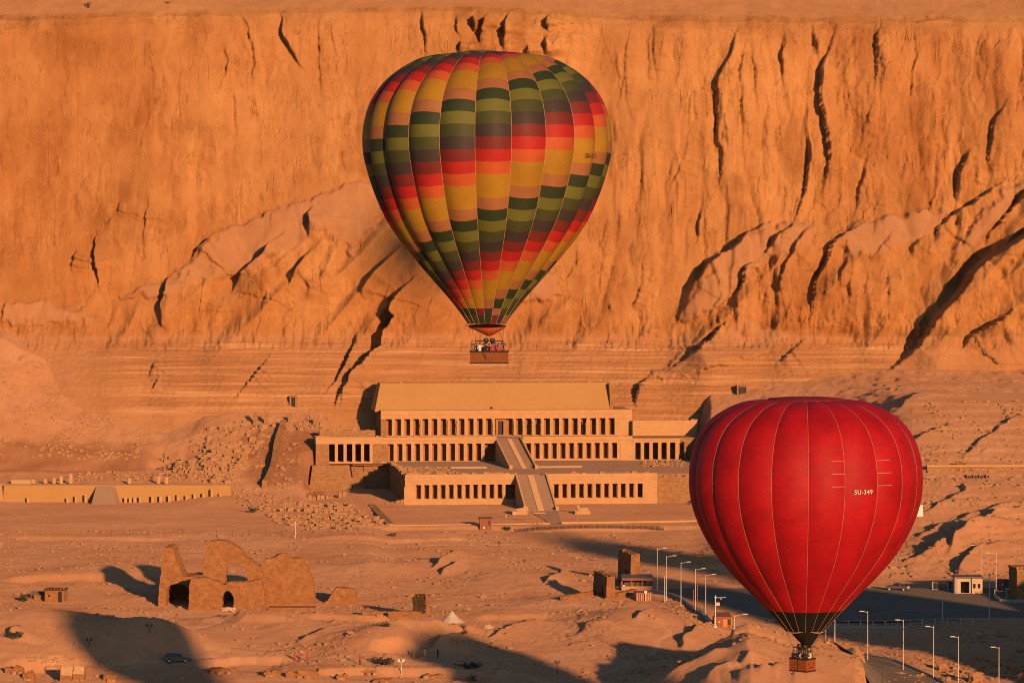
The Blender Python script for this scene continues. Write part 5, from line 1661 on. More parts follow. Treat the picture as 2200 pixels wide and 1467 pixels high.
# skirt: black cone of cloth under the mouth
zb_ = at_depth(1100, 1390, DR).z
sk = MB(); v = []; n_ = 28
for j, t in enumerate((0, 0.25, 0.5, 0.75, 0.9, 1.0)):
    r = rr * 0.78 * (1, 0.84, 0.63, 0.40, 0.25, 0.13)[j]
    for i in range(n_):
        a = 2 * math.pi * i / n_
        v.append((0.28 * t + r * math.sin(a), -r * math.cos(a), ring_z - 0.02 + (zb_ - ring_z) * t))
sk.add(v, [(j * n_ + i, (j + 1) * n_ + i, (j + 1) * n_ + (i + 1) % n_, j * n_ + (i + 1) % n_) for j in range(5) for i in range(n_)])
sk.build('skirt', F_BLACK, red, True, False)
rbz = at_depth(1724, 1440, DR).z
rbx = at_depth(1724, 1430, DR).x - xr
rbl, rbw = 2.1, 1.55
corners, Pr = basket(red, (rbx, 0, rbz), rbl, rbw, 1.22, rad(-42), F_WICKO, 2, [(-0.35, 0.72), (0.25, 0.75)], False)
for x, z in ((0.35, .78), (-0.4, .78), (0.1, 0.45), (-0.12, 0.45)):
    MB().tube([Pr(rbl / 2 + 0.03, x, z), Pr(rbl / 2 - 0.03, x, z)], 0.07, 8).build('handhold', F_LEATHER, red)
for k, (sx_, sy_) in enumerate(((-1, -1), (-1, 1), (1, -1), (1, 1))):
    for t in (0.25, 0.9):
        q = corners[k]
        a = math.atan2(q[0] - rbx, -(q[1])) + (t - 0.5) * 0.8
        MB().tube([q, (rr * math.sin(a), -rr * math.cos(a), ring_z)], 0.014, 4).build('cable', F_LEATHER, red)
spots = [(x * .88, y * .86, c) for x, y, c in [(-.85, -.5, 'black'), (-.35, -.6, 'navy'), (.2, -.55, 'tan'), (.8, -.5, 'black'), (.9, .1, 'white'), (.75, .6, 'yellow'), (-.8, .4, 'grey'), (-.2, .1, 'black'), (.35, .5, 'olive'), (-.5, .65, 'pink')]]
oname = ['left corner', 'left front side', 'front side near the corner', 'front corner', 'right side', 'right end', 'back left side', 'middle', 'back right side', 'far back side']
for i, (x, y, sh) in enumerate(spots):
    p = Pr(x, y, 0.34)
    person((p[0] + xr, p[1] + DR, p[2]), rng.uniform(-1.2, 1.2), sh, 'navy', 'passenger in %s at the %s of the scarlet balloon basket' % (sh, oname[i]), i % 3, 0.96 + 0.02 * (i % 4),
           'passengers in the scarlet balloon basket')

# --- balloons flying outside the frame, whose shade falls on the valley and on the cliff
def far_balloon(x, y, zc, lab, mat):
    b = thing('hot_air_balloon', lab, 'hot air balloon', (x, y, zc))
    pr = [(0.4, 12.4), (5.5, 12.2), (8.2, 11.0), (10.6, 8.4), (11.9, 5.0), (12.3, 1.6), (11.6, -2.2), (9.6, -6.2), (6.4, -10.6), (3.4, -14.2), (2.1, -16.0)]
    MB().lathe((0, 0, 0), pr[::-1], 40).build('envelope', mat, b, True)
    m = MB().box(-2, 2, -0.9, 0.9, -20.5, -19.3).box(-0.5, 0.5, -0.3, 0.3, -17.6, -16.9)
    m.build('basket', F_WICK, b)
    for s in (-1, 1):
        for t in (-1, 1):
            MB().tube([(1.8 * s, 0.8 * t, -19.3), (1.4 * s, 1.4 * t, -16.0)], 0.05, 4).build('cable', F_LEATHER, b)
def shade_at(x, y, z, t):
    ex, ey, ez = math.sin(rad(SUN_AZ)), -math.cos(rad(SUN_AZ)), math.tan(rad(SUN_EL))
    return x + ex * t, y + ey * t, z + ez * t
far_balloon(*shade_at(42, 828, 0, 520), 'blue hot air balloon flying outside the picture on the right', fabric('cloth_blue', (.04, .07, .3)))
far_balloon(*shade_at(52, 705, 0, 330), 'green hot air balloon flying outside the picture on the right', F_CYCLE[0])
far_balloon(*shade_at(11, 563, 2, 225), 'orange hot air balloon flying outside the picture on the right', F_CYCLE[6])
far_balloon(*shade_at(-39, 1185, 77, 1500), 'yellow hot air balloon flying above the picture on the right', F_CYCLE[7])

# ------------------------------------------------------------------ walls, ruins and huts of the valley floor
def slab_poly(px_pts, D_or_base, thick, name, mat, parent, origin, cuts=2, jit=0.18, seed=0, lean=0.0):
    """an upright wall whose outline is given in photograph pixels, standing at depth Y and really thick"""
    Y = D_or_base
    if cuts >= 3:                      # crumbled outline of the larger ruins
        Ro = random.Random(900 + seed); fine_ = []
        for (ax, ay), (bx, by) in zip(px_pts, px_pts[1:] + px_pts[:1]):
            fine_.append((ax, ay))
            n_ = int(math.hypot(bx - ax, by - ay) / 6)
            if max(ay, by) < 1312 or abs(ax - bx) < 6:
                for k in range(1, n_):
                    fine_.append((ax + (bx - ax) * k / n_ + Ro.uniform(-1.3, 1.3), ay + (by - ay) * k / n_ + Ro.uniform(-1.3, 1.3)))
        px_pts = fine_
    pts3 = [at_depth(px, py, Y) for px, py in px_pts]
    bm = bmesh.new()
    vs = [bm.verts.new((p.x - origin[0], 0.0, p.z - origin[2])) for p in pts3]
    f = bm.faces.new(vs)
    ret = bmesh.ops.extrude_face_region(bm, geom=[f])
    for e in ret['geom']:
        if isinstance(e, bmesh.types.BMVert):
            e.co.y += thick
    bmesh.ops.triangulate(bm, faces=bm.faces)
    for _ in range(cuts):
        bmesh.ops.subdivide_edges(bm, edges=[e for e in bm.edges if e.calc_length() > 0.9], cuts=1)
        bmesh.ops.triangulate(bm, faces=bm.faces)
    bmesh.ops.recalc_face_normals(bm, faces=bm.faces)
    bm.normal_update()
    V = list(bm.verts)
    X = np.array([v.co.x for v in V]); Z = np.array([v.co.z for v in V]); T = np.array([v.co.y for v in V])
    a = jit * (fbm(X / 1.6 + seed, Z / 1.1 + T, 201 + seed, 3)); b = jit * perlin(X / 1.1 + T, Z / 1.3, 211 + seed)
    base = np.clip((Z - Z.min()) / 1.0, 0, 1)
    for v, da, db, k in zip(V, a, b, base):
        v.co += v.normal * float(da); v.co.x += float(db) * 0.5
        v.co.y += Y - origin[1] + lean * (v.co.z)
    me = bpy.data.meshes.new(name); bm.to_mesh(me); bm.free()
    me.materials.append(mat)
    return link(name, me, parent)

# long low wall with a ramp in its middle
wl0, wl1 = gp(6, 1079), gp(497, 1074)
D0 = 1027.0
o0 = Vector((at_depth(6, 1078, D0).x, D0, 0.0))
longw = thing('terrace_wall', 'long low smooth limestone wall with a central ramp on the left of the valley', 'wall', o0)
x1 = at_depth(497, 1070, D0).x - o0.x
zt0 = at_depth(250, 1043, D0).z
def lx_(px): return at_depth(px, 1060, D0).x - o0.x
MB().box(0, x1, 0, 4.0, -1.5, zt0 - 0.05, 0, 0.3, 0.25).build('wall', M_PLASTER, longw)
MB().box(0.3, x1 - 0.35, 0.26, 4.4, zt0 - 0.046, zt0 + 0.2).build('coping', M_PAVE, longw)
rx0, rx1 = lx_(205), lx_(258)
mb = MB().add([(rx0, -11, -0.4), (rx1, -11, -0.4), (rx1 - 1.6, 0.2, zt0 - 0.1), (rx0 + 0.3, 0.2, zt0 - 0.1), (rx0, 3, -0.4), (rx1, 3, -0.4), (rx1 - 1.6, 3, zt0 - 0.12), (rx0 + 0.3, 3, zt0 - 0.12)],
              [(0, 1, 2, 3), (1, 5, 6, 2), (4, 0, 3, 7), (3, 2, 6, 7), (5, 4, 7, 6)])
mb.build('ramp', M_PAVE, longw)
Rr = random.Random(5)
for px, hp in ((63, 10), (148, 9), (166, 13), (187, 16), (272, 10), (282, 10), (291, 10), (303, 11), (330, 13), (347, 13), (366, 14), (384, 16), (403, 14), (420, 18), (439, 19), (457, 28), (475, 18)):
    h = hp / 7.0
    MB().obox((lx_(px), -1.6 - Rr.random(), -0.3), 0.85, 0.85, h + 0.3, 0, 0, 0, 0.05).build('pillar_stump', M_TEMPLE, longw)
for px, hp in ((20, 3), (64, 6), (88, 7), (107, 9), (124, 14), (143, 19), (272, 9), (334, 13), (352, 12)):
    MB().lathe((lx_(px), 7 + Rr.random() * 3, 5.0), [(0.62, 0), (0.55, hp / 7.0 + 0.4)], 9).build('column_stump', M_TEMPLE, longw)
MB().box(lx_(18), lx_(60), 6.0, 8.5, 4.8, zt0 + 1.35).build('storage_block', M_STAIR, longw)

# the dark sunk path between low side walls that curves down the slope
cpts = [(608, 916), (603, 932), (597, 950), (592, 972), (589, 995), (584, 1018), (576, 1036), (568, 1048)]
cg = [gp(*p) for p in cpts]
path_w = thing('boundary_wall', 'long thin dry stone wall winding down the slope left of the temple', 'wall', cg[-1])
mb = MB()
for a, b in zip(cg[:-1], cg[1:]):
    n = 3
    for k in range(n):
        p = a.lerp(b, k / n); q = a.lerp(b, (k + 1) / n)
        p.z = gz(p.x, p.y); q.z = gz(q.x, q.y)
        v = []
        for r in (p, q):
            for s in (-0.9, 0.9):
                v += [(r.x + s - cg[-1].x, r.y - cg[-1].y, r.z - 1.0 - cg[-1].z), (r.x + s * 0.8 - cg[-1].x, r.y - cg[-1].y, r.z + 2.3 - cg[-1].z)]
        mb.add(v, [(0, 1, 3, 2), (4, 6, 7, 5), (0, 4, 5, 1), (2, 3, 7, 6), (1, 5, 7, 3)])
mb.build('wall', M_ROUGHWALL, path_w)
# columns and piers standing on the ledge above the left chapel
for i, (px, py, h) in enumerate(((549, 911, 4.0), (572, 911, 4.2), (623, 908, 2.8), (678, 911, 2.2), (700, 911, 2.3))):
    g = gp(px, py)
    o = thing('ruined_pier', '%s of the broken stone piers on the ledge left of the temple' % ('leftmost', 'second from the left', 'middle', 'second from the right', 'rightmost')[i], 'pier', g, 0.1, 'broken piers on the ledge')
    MB().box(-0.75, 0.75, -0.6, 0.6, -0.5, h).build('shaft', M_ROUGHWALL, o)
    MB().box(-1.0, 1.0, -0.8, 0.8, -0.6, 0.35).build('base', M_ROUGHWALL, o)
g = gp(800, 914)
o = thing('ruined_tower', 'square broken masonry stump beside the upper left end of the temple', 'ruin', g, 0.05)
MB().box(-1.0, 1.0, -1.0, 1.0, -1, 3.8, 0, 0.05, 0.05).box(-2.6, -1.05, -0.8, 0.8, -1, 2.6).build('wall', M_ROUGHWALL, o)

# walls edging the forecourt
lw = low_wall('pale low wall along the front edge of the temple forecourt, left of the ramp path', [flat(836, 1130, 0), flat(1020, 1127.5, 0), flat(1182, 1125.5, 0)], 0.35, 0.7, M_TEMPLE, None, 'forecourt_wall', 0.0)
lw2 = low_wall('pale low wall along the front edge of the temple forecourt, right of the ramp path', [flat(1206, 1125, 0), flat(1330, 1123.5, 0), flat(1500, 1121, 0)], 0.55, 0.7, M_TEMPLE, None, 'forecourt_wall', 0.0)
low_wall('low stone wall slanting along the left edge of the temple forecourt', [flat(793, 1082, 0), flat(838, 1128, 0)], 0.5, 2.2, M_ROUGHWALL, None, 'forecourt_wall', 0.0)
# path from the lower ramp to the gap in the wall, a flush sheet
pth = [flat(1142, 1100, 0), flat(1198, 1096, 0), flat(1207, 1126, 0), flat(1183, 1126.5, 0)]
mb = MB(); nn = 14
for k in range(nn):
    t0_, t1_ = k / nn, (k + 1) / nn
    q = []
    for t in (t0_, t1_):
        for a, b in ((pth[0], pth[3]), (pth[1], pth[2])):
            x, y = a[0] + (b[0] - a[0]) * t, a[1] + (b[1] - a[1]) * t
            q.append((x, y, gz(x, y) + 0.12))
    mb.add(q, [(0, 1, 3, 2)])
structure(mb.build('paved_path', M_PAVE))
# sphinx-like blocks and small court furniture
for i, (px, py, s, lab) in enumerate(((1117, 1105, 1, 'carved reclining stone block on a plinth left of the foot of the lower ramp'), (1252, 1104, -1, 'carved reclining stone block on a plinth right of the foot of the lower ramp'))):
    g = gp(px, py)
    o = thing('stone_sphinx', lab, 'statue', g)
    MB().box(-2.2, 2.2, -0.8, 0.8, -0.3, 1.0).build('plinth', M_TEMPLE, o)
    m = MB()
    v, f = blob(1.0, 60 + i, 0.12, (1.7, 0.6, 0.6), 2); m.add([(p[0] + 0.1, p[1], p[2] + 1.35) for p in v], f)
    v, f = blob(0.48, 62 + i, 0.12, (1, 0.9, 1.2), 2); m.add([(p[0] + 1.35 * s, p[1], p[2] + 2.1) for p in v], f)
    m.build('body', M_STAIR, o)
g = gp(1157, 1128)
o = thing('sign_frame', 'pale timber sign frame standing in front of the lower ramp', 'sign frame', g)
for x in (-0.5, 0.9):
    MB().box(x - 0.09, x + 0.09, -0.09, 0.09, -0.4, 3.3).build('post', M_WOOD, o)
MB().box(-1.5, 2.0, -0.13, 0.13, 3.302, 3.6).build('beam', M_STAIR, o)
for px, py, h, lab in ((1240, 1117, 2.6, 'thin red post beside the path to the lower ramp'), (1105, 1108, 1.4, 'short grey post left of the lower ramp'), (1087, 1112, 1.2, 'short grey post nearest the wooden kiosk')):
    g = gp(px, py)
    o = thing('marker_post', lab, 'post', g)
    MB().lathe((0, 0, -0.3), [(0.12, 0), (0.12, h + 0.3)], 8).build('post', M_ORANGE if 'red' in lab else M_POLE, o)
    MB().box(-0.22, 0.22, -0.22, 0.22, -0.3, 0.12).build('foot', M_KERB, o)
# wooden kiosk
g = gp(1043, 1134)
ki = thing('wooden_kiosk', 'small red brown wooden kiosk at the forecourt wall', 'kiosk', g, rad(4))
kw, kh = 3.3, 2.75
MB().box(-kw / 2, kw / 2, -1.2, 1.2, -0.3, kh).build('body', M_WOOD, ki)
for k in range(9):
    x = -kw / 2 + kw * (k + 0.5) / 9
    MB().box(x - kw / 18 + 0.03, x + kw / 18 - 0.03, -1.26, -1.202, 0, kh - 0.02).build('plank', M_WOOD, ki)
MB().box(-kw / 2 - 0.3, kw / 2 + 0.25, -1.5, 1.4, kh + 0.002, kh + 0.22).build('roof', M_THATCH, ki)
MB().box(0.75, 1.2, -1.3, -1.262, 0.9, 2.3).build('window', M_BLACK, ki)
MB().box(-0.75, -0.3, -1.3, -1.262, 0.05, 0.5).build('notice', M_WHITE, ki)
# long low fence of posts and boards on the curve below the wall
cur = [(1110, 1142), (1150, 1139), (1210, 1136), (1270, 1134.5), (1330, 1135), (1390, 1136.5), (1430, 1139)]
fg = [gp(*p) for p in cur]
fe = thing('post_fence', 'curved fence of close dark posts and rails below the forecourt wall', 'fence', fg[0])
tot = []
for a, b in zip(fg[:-1], fg[1:]):
    n = max(2, int((b - a).length / 0.55))
    tot += [a.lerp(b, k / n) for k in range(n)]
Rr = random.Random(9)
pm_ = MB().box(-0.12, 0.12, -0.12, 0.12, -0.3, 1.25).mesh('post', M_DARKPOLE)
pm2 = MB().box(-0.13, 0.13, -0.1, 0.1, -0.3, 1.1).mesh('post', M_WOOD)
for k, p in enumerate(tot):
    o = link('post', pm_ if k % 3 else pm2, fe, (p.x - fg[0].x, p.y - fg[0].y, gz(p.x, p.y) - fg[0].z), Rr.uniform(-0.3, 0.3))
    o.scale = (1, 1, Rr.uniform(0.75, 1.1)); o.rotation_euler[1] = Rr.uniform(-0.1, 0.1)
for z in (0.45, 0.95):
    MB().tube([(p.x - fg[0].x, p.y - fg[0].y + 0.14, gz(p.x, p.y) + z - fg[0].z) for p in tot[::3]], 0.05, 5).build('rail', M_WOOD, fe)

# --- great mud brick ruin with arches
Dc = 700.0
oc = Vector((at_depth(490, 1316, Dc).x, Dc, gz(at_depth(490, 1316, Dc).x, Dc)))
ruin = thing('mud_brick_ruin', 'tall weathered mud brick gateway ruin with two arches and broken walls', 'ruin', oc)
slab_poly([(404, 1322), (408, 1250), (411, 1243), (438, 1240), (462, 1248), (484, 1256), (489, 1251), (525, 1249), (561, 1246), (566, 1262), (573, 1324), (503, 1324), (502, 1283), (497, 1272), (489, 1268), (481, 1272), (477, 1283), (477, 1324)],
          Dc, 3.2, 'front_wall', M_MUD, ruin, oc, 3, 0.16, 1)
slab_poly([(434, 1318), (434, 1237), (441, 1195), (444, 1174), (451, 1163), (470, 1161), (488, 1163), (515, 1180), (524, 1194), (540, 1206), (552, 1215), (563, 1221), (563, 1318), (531, 1318), (531, 1240), (526, 1222), (517, 1213), (507, 1210), (497, 1213), (488, 1222), (483, 1240), (483, 1318)],
          Dc + 13, 4.5, 'main_wall', M_MUD, ruin, oc, 3, 0.14, 2)
slab_poly([(538, 1316), (540, 1222), (561, 1216), (570, 1201), (588, 1198), (601, 1190), (614, 1190), (622, 1198), (645, 1200), (655, 1209), (662, 1220), (671, 1245), (674, 1270), (676, 1316)],
          Dc + 15, 4.0, 'side_wall', M_MUD, ruin, oc, 3, 0.22, 3)
slab_poly([(339, 1316), (342, 1260), (350, 1190), (354, 1177), (367, 1175), (373, 1181), (379, 1204), (388, 1225), (393, 1238), (436, 1237), (436, 1316), (403, 1316), (403, 1266), (399, 1259), (388, 1254), (372, 1254), (361, 1259), (357, 1268), (357, 1316)],
          Dc + 11, 9.0, 'tower_wall', M_MUD, ruin, oc, 3, 0.18, 4)  # deepened into a passage to keep its arch dark
MB().box(at_depth(574, 1310, Dc).x - oc.x, at_depth(676, 1310, Dc).x - oc.x, 2, 6, -1.5, at_depth(600, 1304, Dc + 3).z - oc.z).build('low_wall', M_MUD, ruin)
# unseen wall added behind, so the tower arch stays dark
MB().box(at_depth(345, 1250, Dc).x - oc.x, at_depth(560, 1250, Dc).x - oc.x, 20.3, 22.5, -1.5, 4.0).build('rear_wall', M_MUD, ruin)
gx = at_depth(490, 1310, Dc - 1).x
scatter('fallen_bricks', [(gx + rng.uniform(-1.4, 1.4), Dc - rng.uniform(0.2, 1.6)) for _ in range(90)], 0.18, 0.42, M_CREAMWALL, 'pale stones heaped in the doorway of the mud brick ruin', 'stones', lambda x, y: oc.z + 0.9 - abs(x - gx) * 0.25 - (Dc - y) * 0.3, boxy=True, seed=44)
Ds = 716.0
os_ = Vector((at_depth(730, 1298, Ds).x, Ds, gz(at_depth(730, 1298, Ds).x, Ds)))
o = thing('mud_brick_stub', 'low broken mud brick wall just right of the big ruin', 'ruin', os_)
slab_poly([(699, 1306), (703, 1290), (716, 1270), (722, 1262), (748, 1263), (764, 1268), (768, 1306)], Ds, 3, 'wall', M_MUD, o, os_, 2, 0.15, 6)
# thatched stump and low wall
Dt = gp(900, 1316).y
ot = Vector((at_depth(902, 1316, Dt).x, Dt, gz(at_depth(902, 1316, Dt).x, Dt)))
o = thing('mud_brick_stub', 'mud brick stump covered with dark dry thatch beside the low mud wall', 'ruin', ot)
slab_poly([(886, 1322), (890, 1285), (895, 1277), (912, 1277), (917, 1282), (927, 1322)], Dt, 2.4, 'wall', M_MUD, o, ot, 2, 0.12, 7)
mb = MB(); Rr = random.Random(3)
for k in range(170):
    px = Rr.uniform(886, 915); t = Rr.random()
    p = at_depth(px, 1315 - 37 * t, Dt - 0.25 - 0.2 * Rr.random())
    mb.obox((p.x - ot.x, p.y - ot.y, p.z - ot.z - 0.5), 0.13, 0.1, Rr.uniform(0.6, 1.1), Rr.uniform(-.4, .4), Rr.uniform(-.25, .25))
stuff(mb.build('thatch', M_THATCH, o))
Dl = gp(860, 1328).y
ol = Vector((at_depth(868, 1328, Dl).x, Dl, gz(at_depth(868, 1328, Dl).x, Dl)))
o = thing('mud_brick_wall', 'low straight mud brick wall left of the canvas tent', 'wall', ol)
slab_poly([(834, 1332), (834, 1314), (870, 1313), (905, 1314), (906, 1332)], Dl, 2, 'wall', M_MUD, o, ol, 2, 0.08, 8)

# --- small hut on its hill, with a lean-to
hb = gp(116, 1293)
hut = thing('mud_hut', 'small square mud brick hut with a dark doorway on the hill at the left edge', 'hut', hb, rad(-3))
hs = hb.y / F
MB().box(-20 * hs, 22 * hs, 0, 4.0, -1.2, 25 * hs).build('wall', M_MUD, hut)
MB().box(-22 * hs, 23.5 * hs, -0.25, 4.2, 25 * hs + 0.002, 25 * hs + 0.28).build('roof', M_THATCH, hut)
for k in range(7):
    x = (-20 + 41 * k / 6) * hs
    MB().obox((x, 0.1, 25 * hs + 0.284), 0.25, 0.3, 0.18 + 0.3 * (k in (0, 6)) + 0.08 * (k % 2), 0.2 * k).build('parapet_stone', M_MUD, hut)
MB().box(9 * hs, 17 * hs, -0.02, 0.05, -0.1, 23 * hs).build('door', M_BLACK, hut)
MB().box(-12.5 * hs, -9 * hs, -0.02, 0.05, 11 * hs, 16 * hs).build('window', M_BLACK, hut)
lt = gp(80, 1288)
o = thing('lean_to', 'dark shade panel on posts to the left of the small mud hut', 'shelter', lt)
MB().box(-16 * hs, 15 * hs, 2.0, 2.12, 0.6, 17 * hs).build('panel', M_DARKPOLE, o)
for x in (-16, 15):
    MB().box(x * hs - 0.07, x * hs + 0.07, 1.85, 1.998, -1.0, 18 * hs).build('post', M_WOOD, o)
MB().box(-8 * hs, 15 * hs, 0.4, 1.0, -1.0, 1.0).build('base_wall', M_MUD, o)

# --- canvas tent
tg = gp(971, 1341)
tent = thing('canvas_tent', 'white canvas pavilion with a pointed roof on thin legs', 'tent', tg, 0.1)
ts = tg.y / F
n = 10; v = [(0, 0, 30 * ts)]
for ring_, (rr_, zz_) in enumerate(((13, 16.5), (29, 4.5))):
    for k in range(2 * n):
        a = math.pi * k / n
        sag = 0.93 if k % 2 else 1.0
        v.append((rr_ * ts * sag * math.cos(a), rr_ * ts * sag * 0.9 * math.sin(a), (zz_ + (0.7 if k % 2 else 0)) * ts))
f = [(0, 1 + k, 1 + (k + 1) % (2 * n)) for k in range(2 * n)] + [(1 + k, 1 + 2 * n + k, 1 + 2 * n + (k + 1) % (2 * n), 1 + (k + 1) % (2 * n)) for k in range(2 * n)]
MB().add(v, f).build('canopy', M_CREAM, tent)
MB().tube([(0, 0, -0.5), (0, 0, 31 * ts)], 0.07, 6).build('pole', M_WOOD, tent)
for k in range(6):
    a = math.pi * k / 3 + 0.3
    MB().tube([(27 * ts * math.cos(a), 24 * ts * math.sin(a), -0.6), (27 * ts * math.cos(a), 24 * ts * math.sin(a), 5 * ts)], 0.04, 5).build('leg', M_WOOD, tent)

# --- two mud brick pylon towers
def tower(pxl_, pxr_, ytop, ybase, label, seed, split):
    """battered mud tower; its near edge stands at px = split, the long side runs back into the shade on the left"""
    g = gp(split, ybase)
    s = g.y / F; th = rad(9)
    o = thing('mud_brick_tower', label, 'ruin', g, th)
    h = (ybase - ytop) * s * 0.96
    a = (pxr_ - split) * s / math.cos(th)
    b = (split - pxl_) * s / (math.sin(th) + (split - 1100) / F)
    bm = bmesh.new()
    V = MB().box(0, a, 0, b, -1.0, h, 0, 0.22, 0.22)
    vs = [bm.verts.new(p) for p in V.v]
    for ff in V.f: bm.faces.new([vs[i] for i in ff])
    bmesh.ops.subdivide_edges(bm, edges=bm.edges, cuts=7, use_grid_fill=True)
    bm.normal_update()
    for q in bm.verts:
        c = q.co
        k = float(perlin(np.array([c.x * 0.9 + seed + c.y * 0.3]), np.array([c.z * 0.8 + c.y * 0.4]), 300 + seed)[0])
        q.co += q.normal * k * 0.14
        if c.z > h - 0.4: q.co.z += 0.4 * float(perlin(np.array([c.x * 0.8]), np.array([c.y * 0.5]), 310 + seed)[0])
    me = bpy.data.meshes.new('wall'); bm.to_mesh(me); bm.free(); me.materials.append(M_MUD)
    link('wall', me, o)
    m = MB()
    w_ = b * 0.16
    arch = [(-w_, 0.0), (w_, 0.0)] + [(w_ * math.cos(t), h * 0.36 + 0.7 * math.sin(t)) for t in np.linspace(0, math.pi, 9)]
    m.prism([(p[0] + b * 0.42, p[1]) for p in arch], -0.12, 0.5, 'x')
    m.build('recess', M_BLACK, o)
    MB().box(-0.5, a + 0.5, -0.5, b + 0.5, -1.2, 0.3, 0, 0.25, 0.25).build('footing', M_MUD, o)
    return o
tower(1326, 1377, 1188, 1262, 'taller mud brick tower behind the open shelter', 1, 1354)
tower(1273, 1323, 1236, 1286, 'shorter mud brick tower left of the open shelter', 2, 1302)
g = gp(1240, 1288)
low_wall('low mud wall running left from the shorter mud brick tower', [tuple(gp(1208, 1290)[:2]), tuple(gp(1276, 1278)[:2])], 0.9, 0.9, M_MUD, None, 'mud_wall')
low_wall('low mud wall between the shorter tower and the timber crate', [tuple(gp(1322, 1286)[:2]), tuple(gp(1364, 1276)[:2])], 1.2, 1.2, M_MUD, None, 'mud_wall')
# open shelter with counters
g = gp(1368, 1267)
s = g.y / F
sh = thing('open_shelter', 'open roofed shelter with a brown counter beside the taller mud brick tower', 'shelter', g)
MB().add([(-33 * s, -0.4, 25 * s), (36 * s, -0.4, 25 * s), (35 * s, 4.5, 29.5 * s), (-32 * s, 4.5, 29.5 * s), (-33 * s, -0.4, 25.8 * s), (36 * s, -0.4, 25.8 * s), (35 * s, 4.5, 30.5 * s), (-32 * s, 4.5, 30.5 * s)], BLK_F).build('roof', M_SLATE, sh)
MB().box(-32 * s, 35 * s, -0.55, -0.41, 21 * s, 25.5 * s).build('fascia', M_WOOD, sh)
for x in (-32, -12, 12, 34):
    for y in (0.0, 4.0):
        MB().box(x * s - 0.1, x * s + 0.1, y, y + 0.2, -0.5, 24.9 * s).build('post', M_WOOD, sh)
MB().box(-33 * s, 33 * s, -0.9, -0.3, -0.5, 9 * s).build('counter', M_TARP, sh)
MB().box(-32 * s, 34 * s, 4.3, 4.45, -0.5, 24 * s).build('rear_wall', M_DARKPOLE, sh)
MB().box(-30 * s, -26 * s, -0.7, -0.4, 9 * s + 0.002, 12 * s).build('sign', M_WHITE, sh)
g = gp(1384, 1290)
s = g.y / F
cr = thing('timber_crate', 'ribbed timber crate with a post in front of the open shelter', 'crate', g, 0.12)
MB().box(-18 * s, 17 * s, 0, 3.0, -0.4, 17 * s).build('body', M_TARP, cr)
for k in range(8):
    x = (-17 + 33 * k / 7) * s
    MB().box(x - 0.09, x + 0.09, -0.09, -0.002, -0.3, 17 * s).build('plank', M_WOOD, cr)
MB().box(-19 * s, 18 * s, -0.15, 3.1, 17 * s + 0.002, 17 * s + 0.14).build('lid', M_WOOD, cr)
g = gp(1387, 1291)
o = thing('notice_board', 'small pale notice board on a post in front of the timber crate', 'sign', g)
MB().box(-0.06, 0.06, -0.06, 0.06, -0.3, 2.1).build('post', M_POLE, o)
MB().box(-0.3, 0.3, -0.1, -0.062, 1.7, 2.2).build('board', M_WHITE, o)

# ------------------------------------------------------------------ car park, road, kerb, lamps
def sheet(name, pts, mat, dz, n=1):
    mb = MB()
    mb.add([(x, y, gz(x, y) + dz) for x, y in pts], [tuple(range(len(pts)))])
    return structure(mb.build(name, mat))
lot = [flat(1418, 1282), flat(1432, 1264), flat(1500, 1263), flat(2360, 1262), flat(2360, 1333), flat(1800, 1335), flat(1600, 1341), flat(1528, 1346)]
mb = MB(); mb.add([(x, y, 0.03) for x, y in lot], [tuple(range(len(lot)))])
structure(mb.build('car_park', M_ASPHALT))
# lower road at the bottom right
rp = [flat(1815, 1418, -1.0), flat(1850, 1424, -1.0), flat(1920, 1440, -1.0), flat(2010, 1470, -1.0), flat(2100, 1520, -1.0)]
rq = [flat(1790, 1480, -1.0), flat(1830, 1500, -1.0), flat(1890, 1520, -1.0), flat(1960, 1560, -1.0), flat(2040, 1620, -1.0)]
mb = MB()
for k in range(4):
    for j in range(6):
        def pt(i, t): 
            x = rp[i][0] * (1 - t) + rq[i][0] * t; y = rp[i][1] * (1 - t) + rq[i][1] * t
            return (x, y, gz(x, y))
        t0_, t1_ = j / 6, (j + 1) / 6
        q = [pt(k, t0_), pt(k + 1, t0_), pt(k + 1, t1_), pt(k, t1_)]
        mb.add([(x, y, max(z, -1.6) + 0.25) for x, y, z in q], [(0, 3, 2, 1)])
structure(mb.build('lower_road', M_ASPHALT))
low_wall('low dark kerb wall along the lower road at the bottom right', [tuple(p) for p in rp[1:]], 0.55, 0.35, M_KERB, None, 'kerb_wall')
low_wall('grey kerb wall slanting down the left side of the car park', [flat(1400, 1281), flat(1445, 1294), flat(1500, 1322), flat(1528, 1350)], 0.75, 0.7, M_KERB, None, 'kerb_wall')
# railing along the near side of the car park
rg = [(1770, 1340), (1830, 1338), (1900, 1337), (1980, 1336.5), (2090, 1337)]
pts_ = [flat(*p) for p in rg]
ra = thing('railing', 'thin grey railing along the near edge of the car park', 'railing', (pts_[0][0], pts_[0][1], gz(*pts_[0])))
ox, oy, oz = ra.location
xs_ = np.linspace(pts_[0][0], pts_[-1][0], 13)
rl = []
for x in xs_:
    y = float(np.interp(x, [p[0] for p in pts_], [p[1] for p in pts_])); z = gz(x, y)
    MB().box(x - ox - 0.07, x - ox + 0.07, y - oy - 0.07, y - oy + 0.07, z - oz - 0.4, z - oz + 1.2).build('post', M_POLE, ra)
    rl.append((x - ox, y - oy, z - oz))
for h in (0.55, 1.1):
    MB().tube([(x, y, z + h) for x, y, z in rl], 0.035, 5).build('rail', M_POLE, ra)
